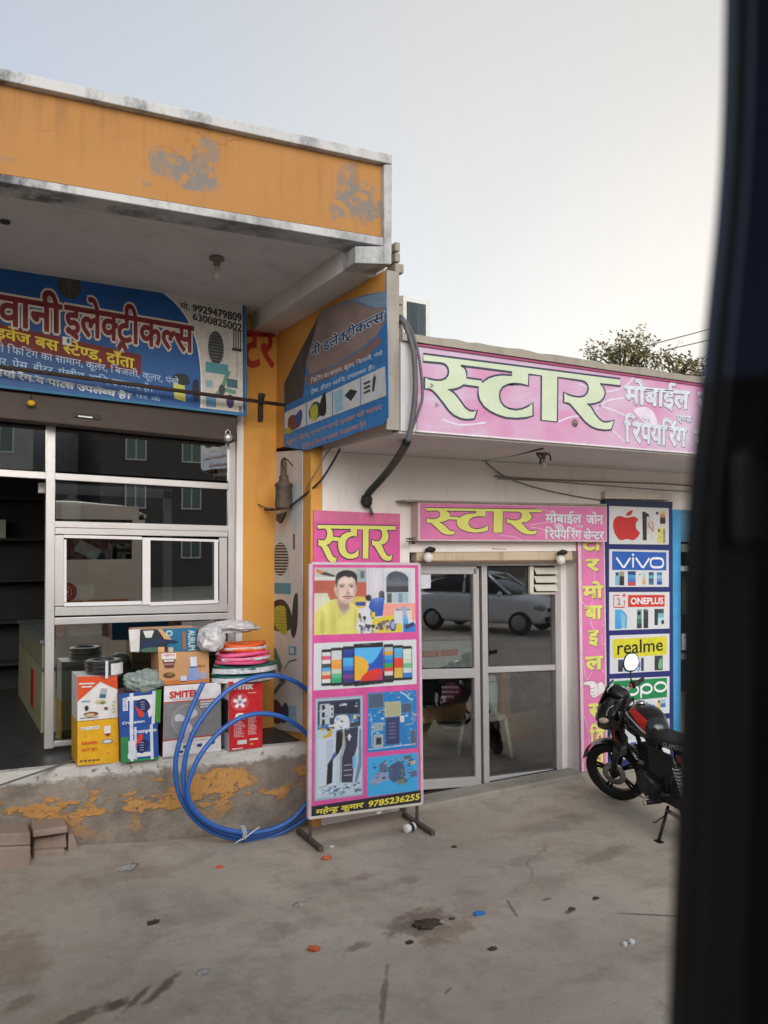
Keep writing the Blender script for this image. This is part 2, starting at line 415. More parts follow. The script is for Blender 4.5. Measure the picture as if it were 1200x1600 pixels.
# ------------------------------------------------------------------ weathered materials
def m_ground():
    k = NT('concrete_ground', .9)
    base = k.mix(k.step(k.noise(.7, 8, .6), .35, .68), (166, 157, 144), (192, 181, 165))
    base = k.mix(k.math('MULTIPLY', k.step(k.noise(1.1, 9, .68, (.8, 1.3, 1), .6), .48, .68), .4), base, (150, 130, 110))
    base = k.mix(k.math('MULTIPLY', k.step(k.noise(2.6, 10, .7, (.8, 1.15, 1), .4), .53, .68), .4), base, (112, 106, 100))
    base = k.mix(k.math('MULTIPLY', k.step(k.noise(7, 9, .8, (.8, 1.2, 1)), .55, .7), .4), base, (196, 188, 176))
    base = k.mix(k.math('MULTIPLY', k.step(k.noise(26, 6, .8), .62, .72), .6), base, (82, 72, 62))
    base = k.mix(k.math('MULTIPLY', k.step(k.noise(120, 3, .7), .62, .74), .55), base, (84, 76, 68))
    base = k.mix(k.math('MULTIPLY', k.step(k.noise(2.2, 10, .7, (1, .55, 1)), .5, .72), .55), base, (126, 114, 100))
    base = k.mix(k.math('MULTIPLY', k.step(k.noise(14, 8, .75), .55, .75), .45), base, (104, 94, 84))
    base = k.mix(k.math('MULTIPLY', k.step(k.noise(45, 4, .7), .6, .8), .4), base, (196, 188, 176))
    # stains, drips and tyre marks with their own shapes
    for (px, py, rx, ry, rot, wob, ns, op, col) in (
            (668, 1446, .10, .045, .3, .5, 14, .85, (44, 36, 28)), (655, 1440, .28, .16, .3, .7, 10, .6, (96, 76, 60)), (700, 1455, .24, .12, .4, .7, 9, .5, (122, 90, 68)),
            (560, 1478, .08, .05, .2, .7, 16, .55, (90, 74, 58)), (640, 1375, .12, .07, 0, .7, 12, .35, (96, 80, 66)), (565, 1370, .16, .06, 0, .7, 9, .35, (100, 84, 70)),
            (950, 1335, .35, .09, .1, .6, 7, .38, (92, 82, 74)), (820, 1345, .25, .1, .1, .7, 8, .3, (104, 90, 78)), (890, 1425, .06, .025, .1, .5, 18, .7, (60, 50, 42)), (855, 1405, .04, .02, 0, .5, 18, .6, (64, 54, 46)),
            (930, 1405, .05, .015, .3, .5, 18, .7, (52, 45, 40)), (1020, 1430, .28, .016, -.62, .35, 10, .7, (70, 60, 52)), (800, 1420, .015, .16, -.4, .35, 20, .6, (76, 68, 62)), (700, 1548, .05, .012, .5, .5, 18, .6, (74, 64, 55)),
            (600, 1560, .36, .022, 1.0, .6, 9, .6, (84, 72, 60)), (250, 1548, .17, .04, .75, .55, 8, .75, (70, 58, 45)), (215, 1560, .13, .025, .8, .55, 10, .7, (72, 60, 48)), (180, 1570, .09, .05, .5, .6, 10, .8, (48, 40, 32)),
            (120, 1592, .16, .06, .5, .7, 9, .65, (66, 55, 44)), (30, 1570, .1, .06, .5, .7, 9, .4, (100, 84, 66)), (240, 1443, .05, .02, .3, .5, 18, .7, (58, 48, 40)), (20, 1500, .25, .35, 0, .7, 5, .35, (120, 96, 72)),
            (450, 1450, .25, .12, 0, .8, 6, .25, (104, 98, 92)), (330, 1420, .4, .2, 0, .8, 4, .25, (112, 104, 94)), (560, 1310, .5, .12, 0, .6, 5, .3, (92, 84, 76)), (860, 1290, .6, .14, 0, .7, 4, .35, (98, 92, 88)), (200, 1380, .5, .12, 0, .7, 5, .25, (112, 96, 82)), (90, 1590, .5, .3, 0, .7, 4, .25, (124, 106, 84))):
        p = PZ(px, py); e = k.ellipse((p.x, p.y, 0), (rx, ry, 9), wob, ns, .5, rot)
        base = k.mix(k.math('MULTIPLY', e, op), base, col)
    # hairline crack
    v = k.n('ShaderNodeTexVoronoi'); v.feature = 'DISTANCE_TO_EDGE'; v.inputs['Scale'].default_value = .3
    wv = k.n('ShaderNodeVectorMath'); wv.operation = 'ADD'; k.l(k.pos, wv.inputs[0])
    nz = k.n('ShaderNodeTexNoise'); nz.inputs['Scale'].default_value = 3; nz.inputs['Detail'].default_value = 6; k.l(k.pos, nz.inputs['Vector'])
    sc2 = k.n('ShaderNodeVectorMath'); sc2.operation = 'SCALE'; sc2.inputs[3].default_value = .35; k.l(nz.outputs['Color'], sc2.inputs[0]); k.l(sc2.outputs[0], wv.inputs[1]); k.l(wv.outputs[0], v.inputs['Vector'])
    cr_ = k.math('MULTIPLY', k.step(v.outputs['Distance'], .004, .0015), k.step(k.noise(.9, 3), .5, .62))
    base = k.mix(k.math('MULTIPLY', cr_, .35), base, (84, 76, 68))
    b = k.math('ADD', k.math('MULTIPLY', k.noise(9, 8, .7), .6), k.math('MULTIPLY', k.noise(70, 4, .7), .3))
    return k.done(base, b, .45, .03)
def m_plinth():
    k = NT('peeled_plinth', .9)
    base = k.mix(k.step(k.noise(3, 8, .7), .35, .7), (122, 114, 106), (168, 156, 140))
    base = k.mix(k.math('MULTIPLY', k.step(k.noise(9, 6, .7), .5, .7), .5), base, (104, 96, 88))
    z = k.xyz(2); x = k.xyz(0)
    band = k.math('MULTIPLY', k.step(z, .66, .40), k.step(z, .08, .3))
    bn = k.math('MULTIPLY', k.noise(4.2, 9, .62, (.7, 1, 1.3)), band)
    org = k.step(k.math('MULTIPLY', bn, k.step(x, 3.2, -.5)), .4, .44)
    o2 = k.step(k.math('MULTIPLY', k.noise(3.1, 8, .6, (.8, 1, 1.5)), band), .515, .54)
    p = PY(345, 1225, 6.05); e = k.ellipse(tuple(p), (.34, 9, .1), .45, 7, .2)
    org = k.math('MAXIMUM', k.math('MAXIMUM', o2, e), k.math('MULTIPLY', k.step(k.noise(6.5, 7, .6, (.6, 1, 1.2)), .57, .6), band))
    org = k.math('MULTIPLY', org, k.step(k.noise(24, 7, .75), .36, .43))
    base = k.mix(k.math('MULTIPLY', org, k.step(k.noise(3, 5), .1, .4)), base, (200, 148, 88))
    wh = k.step(k.math('ADD', z, k.math('MULTIPLY', k.math('SUBTRACT', k.noise(7, 8, .7), .5), .2)), .535, .57)
    wh = k.math('MULTIPLY', wh, k.step(k.noise(13, 6, .7), .66, .6))
    base = k.mix(wh, base, (206, 202, 196))
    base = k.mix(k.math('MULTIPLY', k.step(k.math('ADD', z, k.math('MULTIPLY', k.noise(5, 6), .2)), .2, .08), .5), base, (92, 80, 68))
    return k.done(base, k.math('ADD', k.noise(22, 8, .75), k.math('MULTIPLY', k.math('ADD', wh, org), .6)), .7, .02)
def m_parapet():
    k = NT('ochre_parapet', .85)
    base = k.mix(k.step(k.noise(1.3, 8, .6), .3, .75), (160, 115, 66), (170, 125, 76))
    base = k.mix(k.math('MULTIPLY', k.step(k.noise(5, 8, .7, (1, 1, .25)), .56, .8), .35), base, (140, 106, 76))
    base = k.mix(k.math('MULTIPLY', k.math('MULTIPLY', k.step(k.noise(9, 5, .6, (1.6, 1, .12)), .5, .68), k.step(k.xyz(2), 4.35, 4.75)), .45), base, (120, 92, 66))
    base = k.mix(k.math('MULTIPLY', k.step(k.noise(40, 5, .7), .6, .72), .25), base, (112, 84, 58))
    v = k.n('ShaderNodeTexVoronoi'); v.feature = 'DISTANCE_TO_EDGE'; v.inputs['Scale'].default_value = .9; wv = k.n('ShaderNodeVectorMath'); wv.operation = 'ADD'; k.l(k.pos, wv.inputs[0])
    nz = k.n('ShaderNodeTexNoise'); nz.inputs['Scale'].default_value = 4; nz.inputs['Detail'].default_value = 6; k.l(k.pos, nz.inputs['Vector']); s2 = k.n('ShaderNodeVectorMath'); s2.operation = 'SCALE'; s2.inputs[3].default_value = .4; k.l(nz.outputs['Color'], s2.inputs[0]); k.l(s2.outputs[0], wv.inputs[1]); k.l(wv.outputs[0], v.inputs['Vector'])
    base = k.mix(k.math('MULTIPLY', k.math('MULTIPLY', k.step(v.outputs['Distance'], .006, .002), k.step(k.noise(1.7, 4), .5, .6)), .5), base, (100, 72, 48))
    for (px, py, rx, rz, wob, ns, op) in ((305, 276, .16, .10, .5, 9, .9), (318, 250, .10, .16, .75, 7, .7), (268, 258, .16, .10, .85, 12, .8), (245, 238, .05, .04, .8, 14, .8), (228, 287, .04, .02, .6, 14, .6),
                                          (562, 316, .17, .12, .85, 11, .85), (545, 285, .10, .20, .95, 10, .7), (585, 332, .06, .05, .6, 12, .85), (525, 330, .08, .05, .9, 14, .7), (10, 248, .08, .015, .6, 16, .5)):
        p = PY(px, py, YF + .03); e = k.ellipse(tuple(p), (rx, 9, rz), wob, ns, .25)
        base = k.mix(k.math('MULTIPLY', k.math('MULTIPLY', e, k.step(k.noise(19, 7, .7), .38, .5)), op), base, (118, 115, 112))
    return k.done(base, k.noise(30, 6, .7), .25, .01)
def m_trim():
    k = NT('stained_white_trim', .85)
    base = k.mix(k.step(k.noise(2, 6), .3, .7), (172, 174, 176), (196, 196, 196))
    a = k.step(k.noise(3.0, 9, .72, (1, 1, .6)), .47, .62); x = k.step(k.xyz(0), 2.4, .2)
    base = k.mix(k.math('MULTIPLY', a, k.math('ADD', k.math('MULTIPLY', x, .45), .5)), base, (66, 66, 70))
    return k.done(base, k.noise(25, 6, .7), .3, .01)
def m_plaster(name, c1, c2, dirt, amt=.5, streak=True):
    k = NT(name, .85)
    base = k.mix(k.step(k.noise(1.5, 7, .6), .3, .7), c1, c2)
    d = k.step(k.noise(3.2, 9, .7, (1.6, 1.6, .35) if streak else None), .52, .8)
    base = k.mix(k.math('MULTIPLY', d, amt), base, dirt)
    d2 = k.step(k.noise(16, 6, .7), .62, .72); base = k.mix(k.math('MULTIPLY', d2, amt * .6), base, dirt)
    return k.done(base, k.noise(28, 6, .7), .25, .01)
G = m_ground(); PL = m_plinth(); OCH = m_parapet(); TRIM = m_trim()
WALLY = m_plaster('yellow_wall', (206, 148, 72), (216, 160, 84), (150, 108, 70), .55)
WALLW = m_plaster('white_wall', (226, 220, 218), (236, 230, 228), (172, 160, 154), .4)
SOFF = m_plaster('soffit_plaster', (202, 202, 204), (216, 214, 214), (146, 142, 140), .5, False)
SOFW = m_plaster('white_soffit', (208, 206, 206), (220, 218, 216), (160, 154, 150), .4, False)
CONC = m_plaster('old_concrete', (138, 132, 122), (164, 158, 146), (84, 82, 74), .7)
BRKM = m_plaster('brick_block', (168, 140, 120), (184, 158, 138), (110, 92, 78), .6, False)
ALU = M('aluminium', (206, 204, 204), .35, .05, 5, .05, .55, .5)
ALUW = M('powder_white', (222, 220, 222), .4, .05, 6)
GLASS = glass_mat('window_glass', (.62, .66, .65), .34)
GLASSR = glass_mat('door_glass', (.80, .83, .84), .15)
DARKSTONE = M('dark_stone', (58, 58, 58), .45, .25, 7, .05)
BROWN = M('shutter_brown', (66, 54, 48), .55, .15, 5, .1)
IRON = M('rusty_iron', (62, 48, 42), .7, .3, 18, .2)
BLACK = M('black_plastic', (24, 24, 26), .45, .1, 10)
CABLE = M('cable_black', (42, 44, 46), .6, .2, 12)
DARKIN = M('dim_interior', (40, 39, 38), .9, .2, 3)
WOOD = M('old_wood', (190, 146, 96), .7, .3, 7, .2)
GREYW = M('grey_white_plastic', (206, 208, 204), .5, .08, 5)
# ------------------------------------------------------------------ ground
def gh(x, y):
    a = max(0, min(1, (2.3 - x) / 1.8)); b = max(0, min(1, (y - 4.9) / 1.1)); s = lambda t: t * t * (3 - 2 * t)
    return .1 * s(a) * s(b)
mb = MB(); xs = [-120, -60, -30, -16, -9, -6, -4, -3, -2] + [-1.5 + .25 * i for i in range(48)] + [11.5, 14, 18, 26, 45, 90, 150]
ys = [-150, -90, -50, -30, -18, -12, -8, -5, -3, -1, 0, 1] + [1.5 + .25 * i for i in range(24)] + [8, 9, 11, 14, 20, 35, 70, 150]
vs = [(x, y, gh(x, y) + .006 * noise.noise(Vector((x * .9, y * .9, 0)))) for y in ys for x in xs]; n = len(xs)
mb.add(vs, [(j * n + i, j * n + i + 1, (j + 1) * n + i + 1, (j + 1) * n + i) for j in range(len(ys) - 1) for i in range(n - 1)], G, True)
struct(mb.build('ground'))

# ================================================================== electrical shop (left)
es = thing('shop_building', 'ochre painted electrical shop with a deep canopy, tall parapet and peeling grey plinth', 'building', (0, 6.7, 0))
ZS = PY(555, 377, YF).z                           # soffit height
def lerp(a, b, x): return a[1] + (b[1] - a[1]) * (x - a[0]) / (b[0] - a[0])
ln_top = ((0, 105.6), (613, 241.6)); ln_t2 = ((0, 124), (600, 254)); ln_b1 = ((0, 271), (600, 370.7)); ln_b2 = ((0, 284), (554.7, 377))
XL = -420
mb = MB(); px2(mb, [(XL, lerp(*ln_t2, XL)), (600, 254), (600, 370.7), (XL, lerp(*ln_b1, XL))], YF + .03, .14, OCH); mb.build('parapet', es)
mb = MB(); px2(mb, [(XL, lerp(*ln_top, XL)), (613, 241.6), (613, 256.5), (XL, lerp(*ln_t2, XL))], YF - .02, .24, TRIM)
px2(mb, [(XL, lerp(*ln_b1, XL)), (600.2, 370.9), (600.2, 378), (555, 377), (XL, lerp(*ln_b2, XL))][:1] + [(600.2, 370.9), (600.2, 384.4), (XL, lerp(*ln_b2, XL))], YF, .2, TRIM)
px2(mb, [(600.4, 256.6), (613, 256.6), (612, 413), (600.4, 412)], YF - .012, .2, TRIM)
px2(mb, [(555, 384.6), (600.2, 384.6), (600.2, 412.4), (555, 411)], YF - .004, .2, TRIM)
mb.build('trim', es, bevel=.006)
xb0 = PY(555, 411, YF).x; zb = PY(555, 411, YF).z
mb = MB(); mb.box(-4, xb0 - .002, YF + .2, YO + .3, ZS, ZS + .12, SOFF); mb.build('canopy', es)
mb = MB(); mb.box(xb0, 2.80, YF + .196, YO - .002, zb, ZS + .1, SOFF); mb.build('beam', es)
mb = MB(); ytop = zb - .003
zs = PY(480, 703, YS).z                            # soffit of the mobile shop's canopy
mb.box(XB, 2.80, YF + .03, YO + .3, zs + .09, ytop, WALLY)
mb.box(XB, 2.80, YS + .001, YO + .3, 0, zs + .018, WALLY)
mb.build('party_wall', es)
mb = MB(); mb.box(XB + .001, 2.80, YF - .004, YF + .028, zs + .02, ytop - .003, m_plaster('grey_end_plaster', (138, 132, 124), (168, 162, 154), (92, 86, 78), .8)); mb.build('wall_end', es)
# toothed brick edge of the party wall
mb = MB(); rr = random.Random(3)
for i in range(10):
    z = 3.66 + i * .075; mb.box(2.803, 2.83 + .05 * rr.random(), YF + .05, YF + .2, z, z + .066, CONC)
mb.build('brick_edge', es, bevel=.008)
mb = MB(); x0 = PY(381, 600, YO).x
mb.box(x0, XB - .002, YO, YO + .25, ZP - .05, ZS - .002, WALLY)
mb.box(-4, x0 - .002, YO + .02, YO + .25, PY(200, 640, YO).z, ZS - .002, WALLY); mb.build('wall', es)
xj0 = PY(369, 800, YO).x
mb = MB(); mb.box(xj0, x0 - .003, YO - .01, YO + .2, ZP, PY(370, 650, YO).z, WALLW); mb.build('door_jamb', es)
# plinth, its front skewed a little
mb = MB(); pa = PZ(-330, 1240, ZP); pb = PZ(476, 1161, ZP)
q = [(pa.x, pa.y, -.1), (pb.x + .03, pb.y, -.1), (pb.x + .03, YO + .3, -.1), (pa.x, YO + .3, -.1)]
# subdivided front so that its face is uneven
nx, nz = 90, 12; vs = []
for j in range(nz + 1):
    for i in range(nx + 1):
        t = i / nx; x = pa.x + (pb.x + .03 - pa.x) * t; y = pa.y + (pb.y - pa.y) * t; z = -.1 + (ZP + .1) * j / nz
        d = .012 * noise.noise(Vector((x * 3, z * 4, 0))) + .008 * noise.noise(Vector((x * 11, z * 13, 3)))
        vs.append((x, y + d - .02 * (1 - j / nz), z - (.012 * abs(noise.noise(Vector((x * 7, 2, 0)))) if j == nz else 0)))
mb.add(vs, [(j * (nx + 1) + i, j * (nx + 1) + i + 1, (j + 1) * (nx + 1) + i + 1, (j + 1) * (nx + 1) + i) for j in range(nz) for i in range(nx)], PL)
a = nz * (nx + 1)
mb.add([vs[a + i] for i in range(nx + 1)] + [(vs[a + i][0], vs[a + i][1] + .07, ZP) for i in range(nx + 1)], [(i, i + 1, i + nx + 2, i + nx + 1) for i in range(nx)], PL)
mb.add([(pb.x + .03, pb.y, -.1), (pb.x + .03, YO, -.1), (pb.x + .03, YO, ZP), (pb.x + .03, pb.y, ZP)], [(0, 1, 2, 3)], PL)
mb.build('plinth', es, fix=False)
mb = MB(); mb.add([(pa.x, pa.y + .06, ZP - .004), (pb.x + .026, pb.y + .06, ZP - .004), (pb.x + .026, YO + 3.4, ZP - .004), (pa.x, YO + 3.4, ZP - .004)], [(0, 1, 2, 3)], DARKSTONE)
a = PZ(-300, 1245, ZP + .001)
mb.hexa([PZ(-60, 1249, ZP + .003), PZ(185, 1166, ZP + .003), PZ(185, 1163.5, ZP + .003), PZ(-60, 1246, ZP + .003)], (0, 0, .002), M('pale_joint', (120, 116, 110)))
mb.build('threshold', es, fix=False)
# room behind the glass
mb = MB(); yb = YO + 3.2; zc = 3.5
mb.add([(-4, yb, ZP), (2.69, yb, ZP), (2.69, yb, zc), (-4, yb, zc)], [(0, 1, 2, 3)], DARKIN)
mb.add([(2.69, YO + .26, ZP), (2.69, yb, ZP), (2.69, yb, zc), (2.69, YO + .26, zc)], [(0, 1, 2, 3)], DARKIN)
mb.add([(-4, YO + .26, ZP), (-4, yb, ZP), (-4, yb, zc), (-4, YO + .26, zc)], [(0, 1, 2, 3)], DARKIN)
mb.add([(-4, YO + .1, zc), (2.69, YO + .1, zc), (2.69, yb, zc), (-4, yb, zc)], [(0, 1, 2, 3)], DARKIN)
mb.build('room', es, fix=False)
mb = MB(); mb.box(-4.2, 2.8, yb + .01, yb + .2, 0, 4.9, WALLY); mb.box(-4.2, -4.01, YF + .2, yb + .01, 0, 4.9, WALLY); mb.box(-4.0, 2.8, YO + .3, yb, ZS, ZS + .12, SOFF)
mb.build('outer_wall', es)
# aluminium shop front
sf = MB(); Y0 = YO + .04
bar(sf, (80, 640), (76.5, 1170), Y0, .068, .06, ALU)
bar(sf, (-200, 727), (72.5, 743), Y0 + .003, .055, .05, ALU); bar(sf, (86, 744), (357, 760), Y0 + .003, .055, .05, ALU)
bar(sf, (363, 680), (361, 1150), Y0, .06, .06, ALU)
bar(sf, (85, 819), (357, 826), Y0 + .003, .05, .05, ALU)
bar(sf, (85, 971), (357, 962.5), Y0 + .003, .055, .05, ALU)
bar(sf, (84, 1163), (357, 1140), Y0 + .003, .04, .05, ALU)
fr = sf.build('window_frame', es, bevel=.004)
sf = MB()                                         # the sliding sashes
for a, b, th in (((86, 829.5), (356, 834.5), .05), ((86, 955.5), (356, 949.5), .07), ((92.5, 836), (93, 947), .07), ((349, 840), (349, 944), .07)): bar(sf, a, b, Y0 + .010, th, .035, ALU)
sf.build('sash_frame', fr, bevel=.003)
sf = MB()
for a, b, th in (((100, 838), (222, 841), .025), ((100, 945), (222, 942), .03), ((229, 840), (229, 945), .065), ((102, 843), (102, 941), .02), ((234, 842), (342, 845), .022), ((234, 944), (342, 940), .03), ((338, 846), (338, 938), .035)): bar(sf, a, b, Y0 - .004, th, .02, ALUW)
sf.build('sash_frame', fr, bevel=.003)
for q in ([(87, 660), (357, 690), (357, 752), (87, 736)], [(-200, 640), (72, 660), (72, 736), (-200, 720)], [(87, 752), (356, 766), (356, 822), (87, 815)], [(100, 840), (224, 842), (224, 943), (100, 946)], [(233, 843), (340, 846), (340, 939), (233, 942)], [(87, 976), (356, 966), (356, 1138), (87, 1160)]):
    mb = MB(); px2(mb, q, Y0 + .025, .005, GLASS); mb.build('pane', fr)
# rolling shutter box with lock
mb = MB(); px2(mb, [(-330, 575), (371, 648), (371, 690), (-330, 621)], YO - .17, .17, BROWN)
mb.build('shutter_box', es, bevel=.01)
mb = MB(); bar(mb, (115, 648), (158, 653), YO - .18, .035, .012, BLACK); bar(mb, (122, 650), (145, 652.5), YO - .187, .013, .006, ALU); mb.build('shutter_handle', es, bevel=.003)
mb = MB(); p = PY(356, 684, YO - .20); mb.lathe([(0, -.035), (.03, -.035), (.034, -.02), (.034, .02), (.03, .035), (0, .035)], ALU, p, 'Y', 14)
mb.tube([p + Vector((-.02, 0, .02)), p + Vector((-.02, 0, .05)), p + Vector((0, 0, .07)), p + Vector((.02, 0, .05)), p + Vector((.02, 0, .02))], .006, ALU)
tag(mb.build('padlock'), 'steel padlock hanging at the right end of the brown shutter box', 'padlock')
p = PY(49, 630, YO - .21); mb = MB(); mb.ball(p, (.03, .03, .025), M('lemon', (214, 168, 40), .5, .15, 20), 14, 9); mb.tube([p + Vector((0, 0, .02)), p + Vector((0, .02, .12))], .003, BLACK)
tag(mb.build('lemon'), 'yellow lemon hung on a thread under the blue shop sign', 'lemon')
mb = MB(); mb.box(-3.2, x0 - .02, YO - .14, YO - .005, PY(200, 636, YO).z + .1, PY(200, 600, YO).z + .15, BLACK); mb.build('lintel', es)

# --- painted red letters on the yellow wall
mb = MB(); pr = Pr(mb, quadY([(380, 518), (430, 518), (430, 575), (380, 575)], YO - .004))
pr.text('टर', .0, .0, .98, .98, C(170, 44, 36), .001, .025); mb.build('painted_letters', es)
# --- big blue shop sign
bs = thing('shop_sign', 'wide blue electrical shop sign with maroon Hindi title above the shutter', 'shop sign', PY(200, 640, YO - .2))
mb = MB(); Yb = YO - .22
qs = [(-200, 397 - 200 * .192), (382, 470), (383, 648), (-200, 602.7 - 200 * .119)]
BLUE = M('sign_blue', (28, 84, 150), .45, .3, 1.2); BLUED = C(16, 66, 128)
px2(mb, qs, Yb, .02, BLUE); mb.build('panel', bs)
mb = MB()
for a, b in (((-200, 358), (384, 469.5)), ((-200, 580), (384, 648.5))): bar(mb, a, b, Yb - .004, .02, .03, M('sign_edge', (60, 120, 160)))
bar(mb, (383.5, 469), (384, 649), Yb - .004, .02, .03, M('sign_edge', (60, 120, 160)))
mb.build('frame', bs)
mb = MB(); pr = Pr(mb, quadY([(0, 397), (382, 470), (383, 648), (0, 602.7)], Yb))
CRM = C(206, 202, 196)
pr.poly([(p.x, p.y) for p in crom([(.58, .02, 0), (.66, .09, 0), (.73, .22, 0), (.775, .40, 0), (.795, .6, 0), (.80, .8, 0), (.797, .985, 0)], 5)] + [(.99, .985), (.99, .02)], CRM, .001)
pr.stroke([(p.x, p.y) for p in crom([(.58, .02, 0), (.66, .09, 0), (.73, .22, 0), (.775, .40, 0), (.795, .6, 0), (.80, .8, 0), (.797, .985, 0)], 5)], .012, C(230, 230, 228), .0016)
MAR = C(122, 36, 42)
for t, s0, s1 in (('वानी', -.005, .225), ('इले<कट^ीक<लस', .238, .765)):
    bx = pr.text(t, s0, .22 if s0 < 0 else .215, s1, .53 if s0 < 0 else .60, C(214, 206, 200), .002, .075)
    pr.text(t, s0, .22 if s0 < 0 else .215, s1, .53 if s0 < 0 else .60, MAR, .0032, .026, box=bx)
pr.poly([(-.2, .505), (.54, .61), (.54, .775), (-.2, .67)], C(118, 40, 40), .0010)
pr2 = Pr(mb, [pr.at(-.02, .532), pr.at(.51, .62), pr.at(.51, .755), pr.at(-.02, .655)])
pr2.text('ड़वेज बस <सटे<णड, दाँता', 0, 0, 1, 1, C(226, 206, 70), .0032, .025)
WHT = C(220, 224, 230)
for (t, a, b, c, d, e, bold) in (('ग्री फिटिंग का सामान, कूलर, बिजली, कूलर, पंखे', -.02, .70, .70, .80, .065, .01), ('मर, प्रेस, हीटर, पंखीस आदि उपलब्ध हैं।', -.02, .80, .585, .885, .065, .01), ('व इलेक्ट्रीक सामान की आर्डर पर के', -.02, .905, .62, .985, .03, .005)):
    pq = Pr(mb, [pr.at(a, b - .035), pr.at(c, d - .03 - .02), pr.at(c, d + e - .03), pr.at(a, b + e - .005)]); pq.text(t, 0, 0, 1, 1, C(170, 200, 230), .003, bold)
pq = Pr(mb, [pr.at(-.02, .855), pr.at(.49, .925), pr.at(.49, 1.0), pr.at(-.02, .945)]); pq.text('पेयरिंग व पार्ट्स उपलब्ध हैं।', 0, 0, 1, .9, WHT, .003, .03)
pq = Pr(mb, [pr.at(.70, .10), pr.at(.985, .105), pr.at(.985, .26), pr.at(.70, .22)])
DK = C(52, 52, 62)
pq.text('मो.', .03, .02, .16, .55, DK, .002, .02); pq.text('9929479809', .22, .1, 1, .56, DK, .002, .03); pq.text('6300825002', .22, .68, 1, 1.12, DK, .002, .03)
pq.text('ता', -2.46, -.1, -2.33, .28, C(206, 202, 196), .002, .03)
pr.ell(.255, .135, .045, .115, C(70, 66, 64), .0015); 
for i in range(8): pr.stroke([(.255, .135), (.255 + .04 * cos(i * pi / 4), .135 + .10 * sin(i * pi / 4))], .006, C(104, 96, 88), .002)
# little pictures: cooler, fan, heater, press, torch
GRY = C(150, 166, 170); TEAL = C(86, 150, 160)
pr.rect(.825, .30, .925, .66, C(196, 198, 196), .0015); pr.ell(.866, .455, .036, .145, C(60, 64, 66), .002)
for i in range(9): pr.rect(.832, .34 + i * .027, .9, .345 + i * .027, C(120, 124, 124), .0026)
pr.rect(.818, .585, .922, .675, TEAL, .0024)
for a in (-60, 5, 140): pr.stroke([(.892, .80), (.892 + .065 * cos(radians(a)), .80 + .19 * sin(radians(a)))], .035, C(104, 150, 128), .002)
pr.ell(.892, .81, .015, .045, C(70, 72, 74), .003)
for i in range(4): pr.rect(.945 + i * .0105, .27, .951 + i * .0105, .43, C(90, 92, 96), .002)
pr.rect(.94, .43, .985, .455, C(50, 50, 54), .0024); pr.stroke([(.963, .46), (.963, .68)], .006, C(120, 124, 124), .002)
pr.rect(.915, .705, .965, .78, C(70, 110, 120), .002); pr.rect(.82, .74, .85, .80, C(140, 180, 190), .002); pr.rect(.82, .885, .865, .97, C(90, 140, 180), .002); pr.ell(.93, .90, .018, .06, C(76, 60, 110), .002); pr.rect(.97, .93, .985, .985, C(120, 130, 140), .002)
pr.poly([(.675, .80), (.725, .80), (.73, .95), (.68, .935)], C(208, 206, 110), .002); pr.blob([(.67, .76), (.70, .72), (.74, .73), (.745, .80), (.70, .81)], C(40, 52, 56), .0024)
pr.blob([(.76, .78), (.785, .76), (.79, .9), (.765, .93)], C(30, 44, 64), .002)
pr.rect(.228, .555, .262, .62, C(214, 220, 226), .0036); pr.ell(.25, .585, .007, .02, C(60, 110, 130), .004)
mb.build('print', bs, fix=False)
# iron rod on brackets across the sign
mb = MB(); A = PY(-200, 546, YO - .36); B = PY(446, 633, YO - .36); mb.tube([A, A.lerp(B, .3), A.lerp(B, .6), B], .016, IRON, 8)
mb.hexa(quadY([(405, 614), (412, 614), (411, 658), (404, 658)], YO - .03), (0, .025, 0), IRON)
p = PY(409, 631, YO - .03); mb.tube([p, Vector((p.x - .1, YO - .35, p.z + .02))], .012, IRON)
tag(mb.build('iron_rod'), 'dark iron rod on a wall bracket running across the blue sign', 'rod')
# --- flex banner on the party wall
WN = (-1, 0, 0); Xb = XB - .03
def quadX(pts, X): return [PX(x, y, X) for x, y in pts]
bn = thing('flex_banner', 'torn blue flex banner with appliance pictures hung on the side wall below the canopy', 'banner', PX(520, 700, Xb))
mb = MB()
outl = [(501, 487), (535, 472), (570, 461), (603, 455), (605.5, 520), (606.5, 590), (607, 651), (599, 663), (560, 675), (520, 690), (480, 703), (460, 701), (443, 697), (444, 650), (444, 599), (470, 546)]
mb.prism(quadX(outl, Xb), (.003, 0, 0), M('banner_blue', (56, 122, 184), .45, .2, 3, .2, bscale=9)); mb.build('sheet', bn, fix=False)
mb = MB(); pr = Pr(mb, quadX([(444, 530), (606, 455), (607, 652), (444, 697)], Xb), WN)
def bx_(pts, m, w): mb.add([p + Vector((-w, 0, 0)) for p in quadX(pts, Xb)], [tuple(range(len(pts)))], m)
bx_([(501, 488), (548, 470), (582, 481), (594, 478), (602, 472), (603, 500), (590, 524), (560, 548), (520, 572), (484, 585), (478, 570), (490, 520)], M('banner_brown', (142, 124, 120), .45, .18, 4), .001)
bx_([(548, 468), (603, 456), (604, 480), (585, 481)], C(120, 150, 172), .0016)
bx_([(444, 600), (470, 547), (500, 489), (492, 520), (478, 566), (474, 620), (446, 634)], M('banner_fold', (78, 74, 74), .6, .2, 6), .0018)
bx_([(446, 631), (472, 612), (604, 566), (604, 572), (474, 622), (447, 640)], C(64, 128, 190), .001)
bx_([(480, 588), (520, 574), (560, 551), (592, 526), (597, 534), (570, 560), (530, 584), (480, 604), (478, 590)], M('banner_band', (136, 106, 98), .5, .12, 6), .0012)
pq = Pr(mb, quadX([(486, 540), (601, 480), (600, 505), (487, 562)], Xb), WN)
LB = C(206, 214, 220); DB = C(44, 74, 120)
